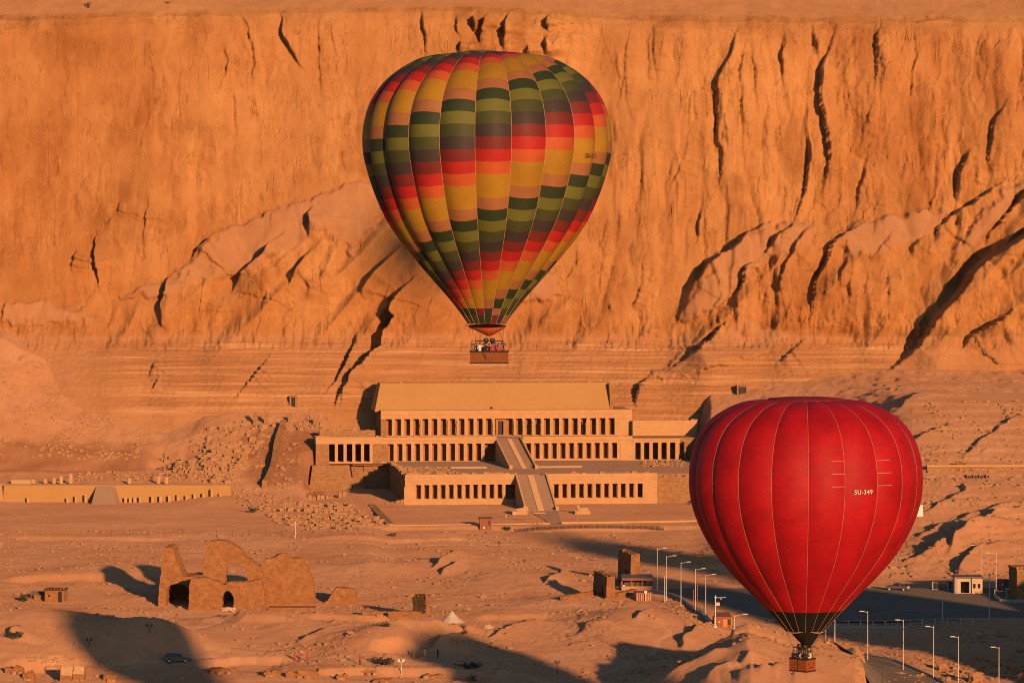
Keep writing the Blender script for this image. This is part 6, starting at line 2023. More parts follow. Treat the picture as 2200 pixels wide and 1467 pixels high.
# retaining wall with piers below the railing
g0 = flat(1775, 1344); g1 = flat(1955, 1345)
bw_ = thing('retaining_wall', 'dark retaining wall with piers below the railing right of the scarlet balloon', 'wall', (g0[0], g0[1], gz(*g0)))
L = g1[0] - g0[0]
MB().box(0, L, -0.6, 0.6, -3.2, 0.35).build('wall', M_KERB, bw_)
for k in range(8):
    MB().box(L * (k + 0.5) / 8 - 0.25, L * (k + 0.5) / 8 + 0.25, -0.95, -0.602, -3.2, 0.2).build('pier', M_KERB, bw_)

def lamp(px, ytop, ybase, arm, label, group, arm_px=15, rise=4, mat=None, two=False, base=None):
    g = base if base is not None else gp(px, ybase)
    s = g.y / F
    h = (ybase - ytop) * s
    mat = mat or M_POLE
    o = thing('street_lamp', label, 'street lamp', g, 0, group)
    MB().lathe((0, 0, -0.5), [(0.11, 0), (0.09, 1.0), (0.055, h * 0.97 + 0.5)], 8).build('pole', mat, o)
    MB().box(-0.28, 0.28, -0.28, 0.28, -0.6, 0.18).build('base', M_KERB, o)
    L = arm_px * s
    top = h * 0.94
    a = MB().tube([(0, 0, top), (arm * L * 0.55, 0, top + rise * s * 0.6), (arm * L, 0, top + rise * s)], [0.045, 0.04, 0.035], 6).build('arm', mat, o)
    c = (arm * L, 0, top + rise * s)
    MB().add([(c[0] - 0.12 * arm, -0.13, c[2] - 0.06), (c[0] + 0.75 * arm, -0.15, c[2] - 0.02), (c[0] + 0.75 * arm, 0.15, c[2] - 0.02), (c[0] - 0.12 * arm, 0.13, c[2] - 0.06),
              (c[0] - 0.12 * arm, -0.1, c[2] + 0.1), (c[0] + 0.7 * arm, -0.1, c[2] + 0.12), (c[0] + 0.7 * arm, 0.1, c[2] + 0.12), (c[0] - 0.12 * arm, 0.1, c[2] + 0.1)], BLK_F).build('lamp_head', mat, o)
    return o
G1 = 'street lamps along the left side of the car park'
o5 = ('leftmost', 'second from the left', 'middle one', 'second from the right', 'rightmost')
for i, (px, yt, yb) in enumerate(((1412, 1174, 1270), (1432, 1190, 1289), (1463, 1204, 1300), (1494, 1218, 1316), (1516, 1230, 1331))):
    lamp(px, yt, yb, 1, '%s of five pale lamps lining the kerb by the car park' % o5[i], G1, 14, 3)
G2 = 'street lamps along the lower road'
for i, (px, yt, yb) in enumerate(((1864, 1308, 1421), (1940.5, 1326, 1440), (2005.5, 1340, 1459.5), (2059, 1362, 1478), (2146, 1386, 1485))):
    lamp(px, yt, yb, -1, '%s of five thin lamps along the lower road' % o5[i], G2, 9, 2.5)
lamp(2107.5, 1168, 1245, -1, 'street lamp behind the roof of the cream gatehouse', 'street lamps by the gatehouse', 15, 2)
lamp(2140, 1183, 1281, -1, 'street lamp just right of the cream gatehouse', 'street lamps by the gatehouse', 15, 2)
lamp(1578, 1321, 1350, 1, 'short lamp with a long arm right of the orange booth', None, 19, 4)
lamp(1896.5, 1414, 1476, 1, 'dark lamp with a long arm standing on the lower road', None, 20, 3, M_DARKPOLE)
g = gp(2125.5, 1332); s = g.y / F
o = thing('lantern_post', 'tall thin post with a small round lantern at the right of the car park', 'lantern', g)
MB().lathe((0, 0, -0.3), [(0.10, 0), (0.06, 97 * s)], 8).build('post', M_POLE, o)
MB().lathe((0, 0, 95 * s), [(0.1, 0), (0.3, 0.12), (0.32, 0.3), (0.1, 0.5), (0.03, 0.8)], 10).build('lantern', M_WHITE, o)
for px, yt, yb, lab in ((2025, 1288, 1334, 'plain grey pole at the near edge of the car park'), (1793.5, 1328, 1378, 'plain pale pole right of the scarlet balloon skirt'),
                        (1774, 1350, 1371, 'short pale pole just right of the scarlet balloon skirt'), (1428, 1237, 1293, 'thin pole beside the second kerb lamp'),
                        (1498.5, 1256, 1317, 'thick brownish pole beside the fourth kerb lamp'), (1490, 1268, 1313, 'rusty pole leaning on the fourth kerb lamp'), (635, 1121, 1156, 'thin white pole in front of the rubble field')):
    g = gp(px, yb); s = g.y / F
    o = thing('pole', lab, 'pole', g)
    MB().lathe((0, 0, -0.5), [(0.11, 0), (0.08, (yb - yt) * s + 0.5)], 7).build('pole', M_WOOD if 'brown' in lab or 'rusty' in lab else M_POLE, o)
    MB().lathe((0, 0, (yb - yt) * s + 0.002), [(0.12, 0), (0.1, 0.1)], 7).build('cap', M_POLE, o)
g = gp(1537, 1347); s = g.y / F
o = thing('camera_mast', 'white mast with a side arm, camera and square box in front of the orange booth', 'mast', g)
MB().lathe((0, 0, -0.4), [(0.11, 0), (0.09, 69 * s + 0.4)], 8).build('mast', M_WHITE, o)
MB().tube([(0, 0, 64 * s), (23 * s, 0, 64.5 * s)], 0.05, 6).build('arm', M_WHITE, o)
MB().box(11 * s, 13 * s, -0.15, 0.15, 60 * s, 63.8 * s).build('camera', M_CREAM, o)
MB().box(0.13, 0.13 + 8 * s, -0.2, 0.1, 47 * s, 54 * s).build('cabinet', M_CREAM, o)
MB().lathe((0, 0, 63 * s), [(0.2, 0), (0.2, 0.3)], 8).build('dome', M_WHITE, o)
MB().box(-0.3, 0.3, -0.3, 0.3, -0.4, 0.35).build('foot', M_WHITE, o)
# orange booth
g = gp(1553, 1347); s = g.y / F
o = thing('ticket_booth', 'small orange roadside booth with a sloping roof beside the white mast', 'booth', g, rad(8))
w, h = 34 * s, 22 * s
MB().box(-w / 2, w / 2, 0, 2.6, -0.4, h).build('wall', M_WOOD, o)
MB().add([(-w / 2 - 0.3, -0.4, h - 0.1), (w / 2 + 0.3, -0.4, h - 0.1), (w / 2 + 0.1, 2.8, h + 0.5), (-w / 2 + 0.4, 2.8, h + 0.5), (-w / 2 - 0.3, -0.4, h + 0.1), (w / 2 + 0.3, -0.4, h + 0.1), (w / 2 + 0.1, 2.8, h + 0.7), (-w / 2 + 0.4, 2.8, h + 0.7)], BLK_F).build('roof', M_WOOD, o)
MB().box(0.0, 0.9, -0.08, -0.002, 0.0, h - 0.4).build('door', M_ORANGE, o)
MB().box(1.0, w / 2, -0.06, -0.002, 0.5, h - 0.5).build('window', M_BLACK, o)
MB().lathe((-0.75, -0.05, h * 0.55), [(0.22, -0.1), (0.22, 0.1)], 10).build('round_sign', M_WHITE, o)
for x in (w / 2 + 0.15, -w / 2 - 0.15):
    MB().box(x - 0.08, x + 0.08, -0.3, -0.14, -0.4, h - 0.12).build('post', M_ORANGE, o)

# gatehouse, gates, buildings on the right
g = gp(2080, 1275); s = g.y / F
gh = thing('gatehouse', 'cream flat roofed gatehouse with a dark opening and two small windows by the car park', 'gatehouse', g, rad(-2))
xl, xm_, xr_ = -24 * s, 8 * s, 31 * s
MB().box(xl, xl + 8 * s, 0, 0.4, -0.3, 33 * s).box(xl + 8.01 * s, xm_ - 6 * s, 0, 0.4, 26 * s, 33 * s).build('portal', M_CREAMWALL, gh)
MB().box(xl - 5 * s, xl - 0.01, 0.05, 4.5, -0.3, 34 * s).build('side_wall', M_KERB, gh)
MB().box(xm_, xr_, -0.3, 4.2, -0.3, 33 * s).build('room', M_CREAMWALL, gh)
MB().box(xl, xm_ - 0.01, 4.2, 4.5, -0.3, 32.9 * s).build('rear_wall', M_KERB, gh)
MB().box(xl - 5.5 * s, xr_ + 0.1, -0.1, 4.8, 34.1 * s, 36.5 * s).build('roof', M_SLATE, gh)
MB().box(xm_ - 5.9 * s, xm_ - 0.02, 0.1, 0.4, -0.3, 33 * s).build('pillar', M_KERB, gh)
MB().box(xl + 8.1 * s, xm_ - 6 * s, 0.05, 0.3, -0.3, 1.6 * s).build('sill', M_CREAMWALL, gh)
for x in (13, 23):
    wv = MB().box(x * s - 2.6 * s, x * s + 2.6 * s, -0.34, -0.302, 12 * s, 22 * s).build('window', M_GLASS, gh)
    for z in (11.2, 22.1): MB().box(x * s - 3 * s, x * s + 3 * s, -0.4, -0.342, z * s, z * s + 0.09).build('sill', M_WHITE, wv)
g = gp(2020, 1268); s = g.y / F
ga = thing('sliding_gate', 'barred metal gate left of the cream gatehouse', 'gate', g, rad(-35))
Lg = 30 * s / math.cos(rad(35))
for x in (-Lg / 2, Lg / 2): MB().box(x - 0.1, x + 0.1, -0.1, 0.1, -0.4, 1.9).build('post', M_CREAM, ga)
for z in (0.15, 1.65): MB().box(-Lg / 2 + 0.1, Lg / 2 - 0.1, -0.05, 0.05, z, z + 0.1).build('rail', M_CREAM, ga)
for k in range(11):
    x = -Lg / 2 + Lg * (k + 0.7) / 11.6
    MB().box(x - 0.06, x + 0.06, -0.03, 0.03, 0.25, 1.65).build('bar', M_DARKPOLE, ga)
low_wall('dark low wall between the barred gate and the gatehouse', [tuple(gp(2036, 1264)[:2]), tuple(gp(2052, 1263)[:2])], 1.6, 0.3, M_DARKPOLE, None, 'boundary_wall')
g = gp(2150, 1284); s = g.y / F
g2 = thing('sliding_gate', 'barred barrier beside the dark building at the right edge', 'gate', g, rad(-30))
for x in (-1.4, 1.4): MB().box(x - 0.08, x + 0.08, -0.08, 0.08, -0.4, 1.8).build('post', M_CREAM, g2)
for z in (0.2, 1.5): MB().box(-1.3, 1.3, -0.05, 0.05, z, z + 0.1).build('rail', M_CREAM, g2)
for k in range(7):
    MB().box(-1.1 + 0.36 * k, -1.0 + 0.36 * k, -0.03, 0.03, 0.3, 1.5).build('bar', M_DARKPOLE, g2)
low_wall('curved pale kerb wall by the barrier at the right edge of the car park', [tuple(gp(2138, 1284)[:2]), tuple(gp(2150, 1293)[:2]), tuple(gp(2175, 1295)[:2]), tuple(gp(2215, 1294)[:2])], 0.7, 0.5, M_KERB, None, 'kerb_wall')
g = gp(2195, 1288); s = g.y / F
o = thing('stone_building', 'dark flat roofed stone building cut by the right edge', 'building', (g.x + 1.5, g.y, g.z), rad(6))
MB().box(-2.6, 8, 0, 7, -0.6, 66 * s).build('wall', M_ROUGHWALL, o)
MB().box(-2.8, 8.2, -0.2, 7.2, 66 * s + 0.002, 66 * s + 0.3).build('roof_edge', M_MUD, o)
for k in range(6): MB().obox((-2.4 + 0.9 * k, 0.1, 66 * s + 0.304), 0.6, 0.4, 0.22 + 0.1 * (k % 2)).build('roof_stone', M_RUBBLE, o)
g = gp(1976, 1109); s = g.y / F
o = thing('white_hut', 'small white block hut half hidden behind the right side of the scarlet balloon', 'hut', g, 0.2)
MB().box(-12 * s, 8 * s, 0, 2.6, -0.8, 24 * s, 0, 0.15, 0.05).build('wall', M_WHITE, o)
MB().box(-12.5 * s, 8.5 * s, -0.15, 2.8, 24 * s + 0.002, 25 * s).build('roof', M_CREAMWALL, o)
# walled terrace with small openings on the slope at the right
ga_, gb_ = gp(1992, 1010), gp(2300, 1006)
o = thing('hillside_wall', 'long low wall with a row of small square openings across the slope at the right', 'wall', ga_)
L = gb_.x - ga_.x; rise = gb_.y - ga_.y
q = [(0, 0), (L, rise)]
ang = math.atan2(rise, L); o.rotation_euler = (0, 0, ang); L = math.hypot(L, rise)
MB().box(0, L, 0, 1.5, -2.0, 1.0).build('wall', M_ROUGHWALL, o)
MB().box(-0.1, L, -0.12, 1.7, 1.002, 1.4).build('coping', M_TEMPLE, o)
s = ga_.y / F
for i, px in enumerate((2082, 2095, 2108, 2122)):
    p = gp(px, 1027)
    t = thing('tomb_opening', '%s of four small dark openings low on the right slope' % ('leftmost', 'second from the left', 'third from the left', 'rightmost')[i], 'opening', p, 0, 'small openings in the slope at the right')
    MB().box(-0.55, -0.35, -0.5, 0.8, -0.6, 1.0).box(0.35, 0.55, -0.5, 0.8, -0.6, 1.0).box(-0.348, 0.348, -0.5, 0.8, 0.7, 1.0).build('frame', M_ROUGHWALL, t)
    MB().box(-0.345, 0.345, -0.1, 0.8, -0.6, 0.695).build('recess', M_BLACK, t)
for px in (2141, 2165, 2188):
    u_ = (px - 1992) * s / math.cos(ang)
    MB().box(u_ - 0.4, u_ + 0.4, -0.04, 0.02, -0.6, 0.2).build('opening', M_BLACK, o)
for i, (px, py) in enumerate(((2062, 1003), (2074, 1003))):
    p = gp(px, py)
    t = thing('stone_hut', '%s of the two tiny huts above the hillside wall at the right' % ('left', 'right')[i], 'hut', p)
    MB().box(-0.7, 0.7, 0, 1.2, -0.4, 1.2).build('wall', M_MUD, t); MB().box(-0.25, 0.25, -0.03, 0.02, -0.2, 0.8).build('door', M_BLACK, t)

# ------------------------------------------------------------------ vehicles
def vehicle(name, label, cat, loc, rz, prof_body, prof_cab, width, wheel_x, wheel_r, body_mat, glass_spans, bed=None, lights_x=None):
    """side outlines in metres (x forward, z up): lower body and cab; windows, wheels and lamps are parts"""
    o = thing(name, label, cat, loc, rz)
    w = width / 2
    def loft(profile, ins, nm, mat):
        mb = MB(); n = len(profile)
        zs = [p[1] for p in profile]; z0, z1 = min(zs), max(zs)
        ring = []
        for k, (y, sc) in enumerate(((-1, 0.0), (-1, 1.0), (1, 1.0), (1, 0.0))):
            pass
        cx = sum(p[0] for p in profile) / n; cz = sum(p[1] for p in profile) / n
        v = []
        for side, shr in ((-1, 0.94), (-0.93, 1.0), (0.93, 1.0), (1, 0.94)):
            for x, z in profile:
                t = (z - z0) / (z1 - z0)
                ww = w - ins * t
                v.append((cx + (x - cx) * (shr if abs(side) == 1 else 1), side * ww, cz + (z - cz) * (shr if abs(side) == 1 else 1)))
        f = [tuple(range(n)), tuple(range(4 * n - 1, 3 * n - 1, -1))]
        for k in range(3):
            f += [(k * n + i, (k + 1) * n + i, (k + 1) * n + (i + 1) % n, k * n + (i + 1) % n) for i in range(n)]
        mb.add(v, f)
        return mb.build(nm, mat, o)
    body = loft(prof_body, 0.04, 'body', body_mat)
    if prof_cab: loft(prof_cab, 0.16, 'cabin', body_mat)
    for (x0, x1, z0, z1, xs0, xs1) in glass_spans:
        for s_ in (-1, 1):
            yw0, yw1 = s_ * (w - 0.0), s_ * (w - 0.13)
            MB().add([(x0, yw0 + 0.012 * s_, z0), (x1, yw0 + 0.012 * s_, z0), (x1 + xs1, yw1 + 0.012 * s_, z1), (x0 + xs0, yw1 + 0.012 * s_, z1),
                      (x0, yw0 - 0.05 * s_, z0), (x1, yw0 - 0.05 * s_, z0), (x1 + xs1, yw1 - 0.05 * s_, z1), (x0 + xs0, yw1 - 0.05 * s_, z1)], BLK_F).build('window', M_GLASS, o)
    for x in wheel_x:
        for s_ in (-1, 1):
            y0, y1 = s_ * (w + 0.02), s_ * (w - 0.22)
            tyre = MB()
            n = 16
            v = [(x + wheel_r * math.cos(2 * math.pi * k / n), y, wheel_r + wheel_r * math.sin(2 * math.pi * k / n)) for y in (y0, y1) for k in range(n)]
            tyre.add(v, [(k, (k + 1) % n, n + (k + 1) % n, n + k) for k in range(n)] + [tuple(range(n)), tuple(range(2 * n - 1, n - 1, -1))])
            wh = tyre.build('wheel', M_RUBBER, o)
            v = [(x + 0.6 * wheel_r * math.cos(2 * math.pi * k / n), y, wheel_r + 0.6 * wheel_r * math.sin(2 * math.pi * k / n)) for y in (y0 + 0.015 * s_, y0 - 0.02 * s_) for k in range(n)]
            MB().add(v, [(k, (k + 1) % n, n + (k + 1) % n, n + k) for k in range(n)] + [tuple(range(n)), tuple(range(2 * n - 1, n - 1, -1))]).build('rim', M_POLE, wh)
    if lights_x:
        (xf, zf), (xb, zb) = lights_x
        for s_ in (-1, 1):
            MB().box(xf - 0.1, xf + 0.03, s_ * (w - 0.3) - 0.18, s_ * (w - 0.3) + 0.18, zf - 0.1, zf + 0.1).build('headlight', M_HEADLIGHT, o)
            MB().box(xb - 0.03, xb + 0.1, s_ * (w - 0.25) - 0.14, s_ * (w - 0.25) + 0.14, zb - 0.14, zb + 0.14).build('tail_light', CLOTH['red'], o)
    return o
g = gp(382, 1422)
vehicle('parked_car', 'dark grey off road car in the shade at the lower left', 'car', g, rad(2),
        [(-2.35, .45), (-2.4, .9), (-2.3, 1.1), (0.9, 1.12), (2.1, 1.05), (2.4, .85), (2.4, .42), (1.9, .35), (-1.9, .35)],
        [(-2.25, 1.08), (-2.0, 1.75), (-1.7, 1.82), (0.2, 1.82), (0.55, 1.74), (1.15, 1.09)], 1.86, (-1.45, 1.45), 0.37, M_SUVBODY,
        [(-2.0, -1.15, 1.16, 1.66, .12, 0), (-1.05, -0.1, 1.16, 1.68, 0, 0), (0.0, 0.95, 1.16, 1.66, 0, -.42)], None, ((2.36, .82), (-2.36, .9)))
g = gp(1928, 1268)
vehicle('pickup_truck', 'dark pickup with a pale tailgate at the far edge of the car park', 'pickup', g, rad(160),
        [(-2.5, .5), (-2.5, 1.1), (0.6, 1.12), (2.3, 1.08), (2.5, .9), (2.5, .45)], [(-0.7, 1.1), (-0.55, 1.7), (0.5, 1.72), (1.2, 1.1)], 1.8, (-1.6, 1.6), 0.36, M_DARKPOLE,
        [(-0.55, 0.2, 1.16, 1.62, .05, 0), (0.28, 0.95, 1.16, 1.6, 0, -.35)], None, ((2.47, .82), (-2.47, .9)))
p = bpy.data.objects['pickup_truck']
MB().box(-2.56, -2.505, -0.78, 0.78, 0.55, 1.05).build('tailgate', M_WHITE, p)
g = gp(2160, 1270)
vehicle('box_truck', 'dark lorry with a pale front bumper parked by the dark building', 'lorry', g, rad(-80),
        [(-2.6, .6), (-2.6, 2.6), (0.6, 2.62), (0.62, 1.3), (2.3, 1.3), (2.5, 1.1), (2.5, .5)], [(0.66, 1.28), (0.66, 2.3), (1.6, 2.3), (2.2, 1.28)], 2.3, (-1.6, 1.6), 0.45, M_DARKPOLE,
        [(0.8, 1.8, 1.4, 2.1, 0, -.25)], None, ((2.48, .95), (-2.58, 1.0)))
p = bpy.data.objects['box_truck']
MB().box(2.51, 2.62, -0.95, 0.95, 0.6, 1.0).build('bumper', M_WHITE, p)

# ------------------------------------------------------------------ small things on the desert floor
G3 = 'floodlights on short posts in the desert'
for i, (px, yt, yb, lab) in enumerate(((1044, 1140, 1155, 'floodlight on a short post just below the wooden kiosk'), (1073, 1161, 1178, 'floodlight on a thin post below and right of the wooden kiosk'),
                                       (1127, 1202, 1211, 'low floodlight in the open sand right of the two dark gullies'), (1235, 1226, 1234, 'low floodlight left of the taller mud brick tower'))):
    g = gp(px, yb); s = g.y / F; h = (yb - yt) * s
    o = thing('floodlight', lab, 'floodlight', g, 0.2 * i, G3)
    MB().lathe((0, 0, -0.3), [(0.07, 0), (0.06, h * 0.72 + 0.3)], 7).build('post', M_DARKPOLE, o)
    MB().obox((0, 0, h * 0.62), 0.55, 0.35, h * 0.36 if h < 1.3 else 0.55, 0.3, -0.3).build('lamp', M_DARKPOLE, o)
for i, (px, yt, yb, lab, mt) in enumerate(((862, 1415, 1447, 'post with two pale lamp heads beside the thorn bush at the bottom', M_POLE), (1197, 1418, 1448, 'post with two white lamp heads in the dark shade at the bottom', M_DARKPOLE),
                                       (321, 1343, 1358, 'forked dark lamp post on the shaded mound at the left', M_DARKPOLE), (192, 1373, 1388, 'short dark post in the shaded hollow at the left', M_DARKPOLE))):
    g = gp(px, yb); s = g.y / F; h = (yb - yt) * s
    o = thing('lamp_post', lab, 'lamp post', g, 0)
    MB().lathe((0, 0, -0.3), [(0.08, 0), (0.06, h * 0.8 + 0.3)], 7).build('post', mt, o)
    MB().box(-0.42, 0.42, -0.05, 0.05, h * 0.8 + 0.002, h * 0.8 + 0.1).build('crossbar', mt, o)
    for sx_ in (-1, 1):
        MB().obox((sx_ * 0.4, -0.12, h * 0.8 + 0.102), 0.36, 0.3, 0.42, 0, -0.35).build('lamp', M_WHITE if i < 2 else M_DARKPOLE, o)
for px, py, rz, sh_, tr_, ps, lab in ((913, 1412, 2.8, 'tan', 'tan', 0, 'man in a tan robe standing at the dug bank, left of another man'), (940.5, 1414, -2.0, 'black', 'navy', 0, 'man in black standing at the edge of the dug pit'),
                                  (773, 1427, 0.6, 'red', 'navy', 1, 'person in a red top beside the thorn bush at the bottom')):
    g = gp(px, py)
    person((g.x, g.y, g.z), rz, sh_, tr_, lab, ps)
g = gp(889.5, 1412)
o = thing('marker_post', 'grey stone post left of the man in the tan robe', 'post', g)
MB().obox((0, 0, -0.3), 0.35, 0.3, 1.8, 0.2, 0, 0, 0.15).build('post', M_ROUGHWALL, o); MB().obox((0, 0, -0.3), 0.6, 0.5, 0.45, 0.2).build('foot', M_RUBBLE, o)

def bush(px, py, w, h, label, n=420, seed=0):
    g = gp(px, py); R = random.Random(seed)
    o = thing('thorn_bush', label, 'bush', g)
    m = MB(); tips = []
    for k in range(14):
        a = R.uniform(0, 6.28); r = R.uniform(0.3, 1) * w / 2; z = R.uniform(0.4, 1) * h
        q = Vector((math.cos(a) * r, math.sin(a) * r * 0.6, z)); tips.append(q)
        m.tube([(R.uniform(-.2, .2), R.uniform(-.1, .1), -0.2), q * 0.5 + Vector((0, 0, 0.1)), q], [0.06, 0.04, 0.015], 4)
    m.build('branches', M_DARKPOLE, o)
    l = MB()
    for k in range(n):
        t = tips[R.randrange(len(tips))] * R.uniform(0.55, 1.05)
        c = t + Vector((R.gauss(0, .25), R.gauss(0, .2), R.gauss(0, .18)))
        c.z = max(0.03, c.z)
        u = Vector((R.gauss(0, 1), R.gauss(0, 1), R.gauss(0, 1))).normalized() * R.uniform(.07, .2); w_ = u.orthogonal() * 0.6
        l.add([c - u, c + w_, c + u, c - w_], [(0, 1, 2, 3)])
    stuff(l.build('foliage', M_LEAF, o, False, False))
    return o
bush(822, 1428, 4.4, 1.3, 'dark straggling thorn bush left of the twin lamp post at the bottom', seed=1)
bush(1005, 1436, 5.0, 1.1, 'low dark thorn bush spread below the dug pit', seed=2)
bush(28, 1372, 3.8, 1.3, 'dark bush in the hollow at the left edge', 300, seed=3)
bush(842, 1152, 2.6, 0.7, 'small grey shrub below the forecourt wall', 160, seed=4)
bush(830, 1345, 1.8, 0.6, 'tiny dry shrub below the low mud wall', 120, seed=5)
bush(50, 1292, 2.6, 1.4, 'dark shrub left of the small mud hut', 200, seed=6)
bush(1090, 1140, 3.0, 1.2, 'dry shrub at the left end of the curved post fence', 160, seed=7)
bush(545, 1101, 3.6, 1.6, 'dark shrub left of the stone rubble field', 300, seed=8)
bush(1012, 1466, 1.6, 1.4, 'small green shrub at the bottom edge', 200, seed=9)
# tomb works at the lower left: tarpaulin-covered block, heap, hollow
g = gp(156, 1461); s = g.y / F
o = thing('covered_crate', 'stack of pale stone under two stretched tarpaulins at the lower left', 'crate', g, rad(4))
MB().box(-26 * s, 26 * s, 0, 2.4, -0.6, 20 * s).build('body', M_MUD, o)
MB().add([(-26.5 * s, -0.25, 12 * s), (-1 * s, -0.25, 11 * s), (1 * s, -0.06, 31 * s), (-26 * s, 0.0, 30 * s), (-26.5 * s, -0.19, 12 * s), (-1 * s, -0.19, 11 * s), (1 * s, 0.0, 31 * s), (-26 * s, 0.06, 30 * s)], BLK_F).build('tarpaulin', M_TARP, o)
MB().add([(0 * s, -0.3, 14 * s), (25 * s, -0.3, 14 * s), (26 * s, 0.0, 30.5 * s), (3 * s, 0.0, 31 * s), (0 * s, -0.24, 14 * s), (25 * s, -0.24, 14 * s), (26 * s, 0.06, 30.5 * s), (3 * s, 0.06, 31 * s)], BLK_F).build('tarpaulin', M_TARP, o)
for x in (-26, 0.5, 26): MB().tube([(x * s, -0.35, -0.4), (x * s + 2 * s * (x == 0.5), -0.05, 32 * s)], 0.06, 5).build('pole', M_WOOD, o)
for k in range(9): MB().obox((-24 * s + 6 * s * k, -0.6 - 0.2 * (k % 2), -0.3), 0.4, 0.35, 0.5, 0.5 * k).build('stone', M_RUBBLE, o)
for i, (px, py, w, h, lab) in enumerate(((109, 1441, 3.2, 1.2, 'rounded earth heap left of the tarpaulin stack'),)):
    g = gp(px, py)
    v, f = blob(1.0, 80 + i, 0.12, (w / 2, w / 2.5, h), 2)
    o = link('earth_heap', MB().add(v, f).mesh('earth_heap', M_GROUND, True), None, (g.x, g.y, g.z - 0.1)); tag(o, lab, 'earth heap')
# boulders at the lower right
def boulder(px, py, w, h, label, seed, group='boulders beside the lower road'):
    g = gp(px, py); s = g.y / F
    r = w * s / 2
    v, f = blob(1.0, seed, 0.28, (r, r * 0.8, h * s * 0.62), 2)
    o = link('boulder', MB().add(v, f).mesh('boulder', M_ROCKFACE), None, (g.x, g.y, g.z + h * s * 0.3), 0.3 * seed)
    tag(o, label, 'boulder', group)
for i, (px, py, w, h, lab) in enumerate(((2024, 1440, 30, 18, 'squarish boulder between the middle two of the lower road lamps'), (2094, 1464, 36, 24, 'large angular boulder at the bottom edge near the right'), (2140, 1430, 22, 14, 'boulder just left of the last lower road lamp'),
                                         (2178, 1445, 34, 22, 'broad boulder right of the last lower road lamp'), (2195, 1462, 20, 20, 'boulder at the very bottom right corner'), (2035, 1462, 20, 12, 'flat boulder at the bottom edge below the squarish one'),
                                         (2110, 1420, 30, 12, 'long low boulder above the large angular one'), (2170, 1420, 16, 9, 'small boulder above the broad one'), (1982, 1452, 15, 8, 'small boulder left of the squarish one'), (2072, 1445, 14, 8, 'small boulder left of the large angular one'),
                                         (1850, 1432, 12, 7, 'small boulder at the head of the lower road'), (2190, 1400, 18, 10, 'small boulder high at the right edge above the others'))):
    boulder(px, py, w, h, lab, 90 + i)
# little stone huts along the top of the cliff
for i, (px, py, lab) in enumerate(((189, 16, 'leftmost of the three tiny dark huts on the cliff top'), (360, 14, 'middle one of the three tiny dark huts on the cliff top'), (608, 9, 'rightmost of the three tiny dark huts on the cliff top'))):
    d = ray(px, py)
    hit = None
    Yc = 1236.0 + 6 * i
    p = at_depth(px, py, Yc)
    o = thing('lookout_hut', lab, 'hut', (p.x, p.y, p.z - 0.2))
    MB().box(-0.8, 0.8, 0, 1.6, -1.2, 1.9).build('wall', M_ROUGHWALL, o)
    MB().box(-1.0, 1.0, -0.15, 1.8, 1.902, 2.1).build('roof', M_MUD, o)
    MB().box(-0.55, 0.55, -0.03, 0.02, -0.4, 1.6).build('door', M_BLACK, o)
# rectangular dark shaft in the slope above the scarlet balloon, and a small square one by the temple
for i, (px, py, w, h, lab) in enumerate(((1594, 838, 16, 14, 'dark square tomb entrance above the left side of the scarlet balloon'), (630, 862, 9, 18, 'dark narrow tomb entrance in the banded slope left of the temple'))):
    p = at_depth(px, py, 1122.0 if i == 0 else 1130.0)
    # set on the cliff sheet: look up the nearest depth on it
    k = np.argmin((np.stack(proj(XX, YD, ZD), 0)[0] - px) ** 2 + (np.stack(proj(XX, YD, ZD), 0)[1] - (py + h / 2)) ** 2 + np.where(ZD > 60, 1e6, 0))
    q = (XX.flat[k], YD.flat[k], ZD.flat[k])
    s = q[1] / F
    yb_ = min(q[1], 1300)
    if gz(q[0], q[1]) > q[2]: q = tuple(gp(px, py + h / 2))
    o = thing('tomb_entrance', lab, 'tomb entrance', q)
    MB().box(-w * s / 2 - 0.5, -w * s / 2, -1.0, 2.5, -0.6, h * s).box(w * s / 2, w * s / 2 + 0.5, -1.0, 2.5, -0.6, h * s).box(-w * s / 2 - 0.5, w * s / 2 + 0.5, -1.0, 2.5, h * s + 0.002, h * s + 0.5).build('frame', M_ROUGHWALL, o)
    MB().box(-w * s / 2 + 0.002, w * s / 2 - 0.002, -0.4, 2.4, -0.6, h * s - 0.002).build('recess', M_BLACK, o)

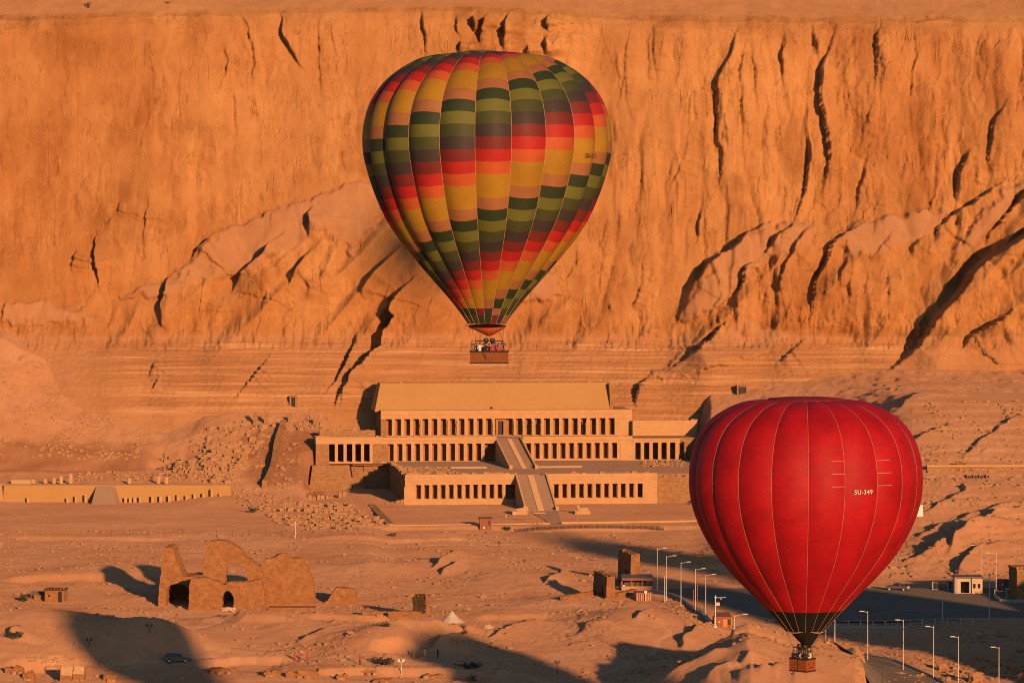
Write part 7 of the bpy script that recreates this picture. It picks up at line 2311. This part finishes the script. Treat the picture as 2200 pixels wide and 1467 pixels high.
# low remains of mud brick walls along the bottom of the picture
R = random.Random(91)
def mud_remnant(px, py, w, h, label, lean=0.0, mat=None):
    g = gp(px, py); s = g.y / F
    o = thing('ruined_wall', label, 'wall', g, lean)
    n = max(4, int(w / 7))
    top = [(px - w / 2 + w * k / n, py - h * R.uniform(0.45, 1.0)) for k in range(n + 1)]
    slab_poly([(px + w / 2, py + 8), (px - w / 2, py + 8)] + top, g.y, 1.4, 'wall', mat or M_MUD, o, g, 2, 0.2, R.randrange(50))
    o.rotation_euler = (0, 0, lean)
    for k in range(2):
        x = R.uniform(-0.4, 0.4) * w * s
        MB().obox((x, -0.7, -0.3), 0.7, 0.5, 0.65, R.random()).build('fallen_block', M_RUBBLE, o)
for px, py, w, h, lab in ((585, 1452, 36, 14, 'low broken mud wall at the bottom, left of a longer one'), (650, 1455, 70, 18, 'longest broken mud wall at the bottom left of centre'), (790, 1447, 46, 9, 'bright low wall stub at the bottom below the thorn bush'),
                          (820, 1466, 40, 10, 'low wall stub at the very bottom below the twin lamp post'), (480, 1446, 60, 12, 'low mud wall at the bottom, right of the shaded car'), (735, 1459, 24, 14, 'small square wall stub at the bottom between two low walls'),
                          (30, 1446, 40, 18, 'broken mud wall with gaps at the bottom left corner'), (60, 1460, 24, 20, 'dark broken wall end left of the tarpaulin stack'), (235, 1462, 26, 16, 'short broken wall right of the tarpaulin stack'),
                          (800, 1322, 44, 12, 'eroded mud wall remnant left of the low straight mud wall'), (930, 1455, 40, 8, 'low wall stub at the bottom right of the twin lamp post')):
    mud_remnant(px, py, w, h, lab, R.uniform(-0.15, 0.1))
# wire fence of thin posts across the sand
ends = [gp(240, 1152), gp(430, 1151), gp(640, 1152), gp(835, 1156)]
wf = thing('wire_fence', 'long wire fence of thin posts across the sand above the mud brick ruin', 'fence', ends[0])
pp = []
for a, b in zip(ends[:-1], ends[1:]):
    n = int((b - a).length / 4.2)
    pp += [a.lerp(b, k / n) for k in range(n)]
for p in pp: p.z = gz(p.x, p.y)
fm_ = MB().lathe((0, 0, -0.3), [(0.05, 0), (0.05, 2.0)], 6).mesh('post', M_DARKPOLE)
for p in pp: link('post', fm_, wf, (p.x - ends[0].x, p.y - ends[0].y, p.z - ends[0].z))
for h in (0.7, 1.5):
    MB().tube([(p.x - ends[0].x, p.y - ends[0].y, p.z - ends[0].z + h) for p in pp], 0.012, 3).build('wire', M_DARKPOLE, wf)
for i, (px, py, lab) in enumerate(((633, 1420, 'left one of three people in red on the stony track'), (643, 1420, 'middle one of three people in red on the stony track'), (660, 1420, 'person in red a little apart, right of two others on the stony track'))):
    g = gp(px, py)
    person(g, 0.5 * i, 'red', 'red' if i != 1 else 'navy', lab, (1, 0, 1)[i], 0.95)

# low ruined walls and pits of the field left of the forecourt
def field_wall(pa, pb, h, label):
    a, b = gp(*pa), gp(*pb)
    o = thing('ruined_wall', label, 'wall', a, math.atan2(b.y - a.y, b.x - a.x), 'low stone walls left of the forecourt')
    L = (b - a).length; n = max(3, int(L / 1.4))
    for k in range(n):
        if R.random() < 0.12: continue
        x = L * (k + 0.5) / n
        hh = h * R.uniform(0.45, 1.1)
        p = a.lerp(b, (k + 0.5) / n)
        MB().obox((x, R.uniform(-.15, .15), gz(p.x, p.y) - a.z - 0.4), L / n * R.uniform(0.8, 0.98), 1.0, hh + 0.4, R.uniform(-.12, .12), 0, 0, 0.08).build('stone', M_RUBBLE, o)
for pa, pb, h, lab in (((585, 1112), (690, 1111), 0.9, 'long low wall row in the rubble field, nearest the thin white pole'), ((600, 1098), (770, 1097), 1.0, 'longest low wall row across the middle of the rubble field'), ((640, 1086), (760, 1085), 0.9, 'low wall row at the far side of the rubble field'),
                       ((700, 1110), (800, 1112), 0.9, 'low wall row in the rubble field nearest the forecourt'), ((620, 1128), (800, 1131), 0.8, 'low wall row along the near edge of the rubble field'), ((660, 1068), (745, 1066), 1.6, 'rough wall stub under the chapel terrace'),
                       ((505, 1012), (528, 985), 2.0, 'stepped broken wall on the slope above the long low wall'), ((435, 1016), (520, 1006), 1.5, 'block wall on the slope just above the right end of the long low wall'), ((425, 985), (495, 978), 1.6, 'block wall high on the rubble slope left of the temple'),
                       ((455, 962), (530, 957), 1.4, 'topmost block wall on the rubble slope left of the temple'), ((345, 1008), (410, 1004), 1.3, 'block wall low on the rubble slope, farthest left')):
    field_wall(pa, pb, h, lab)
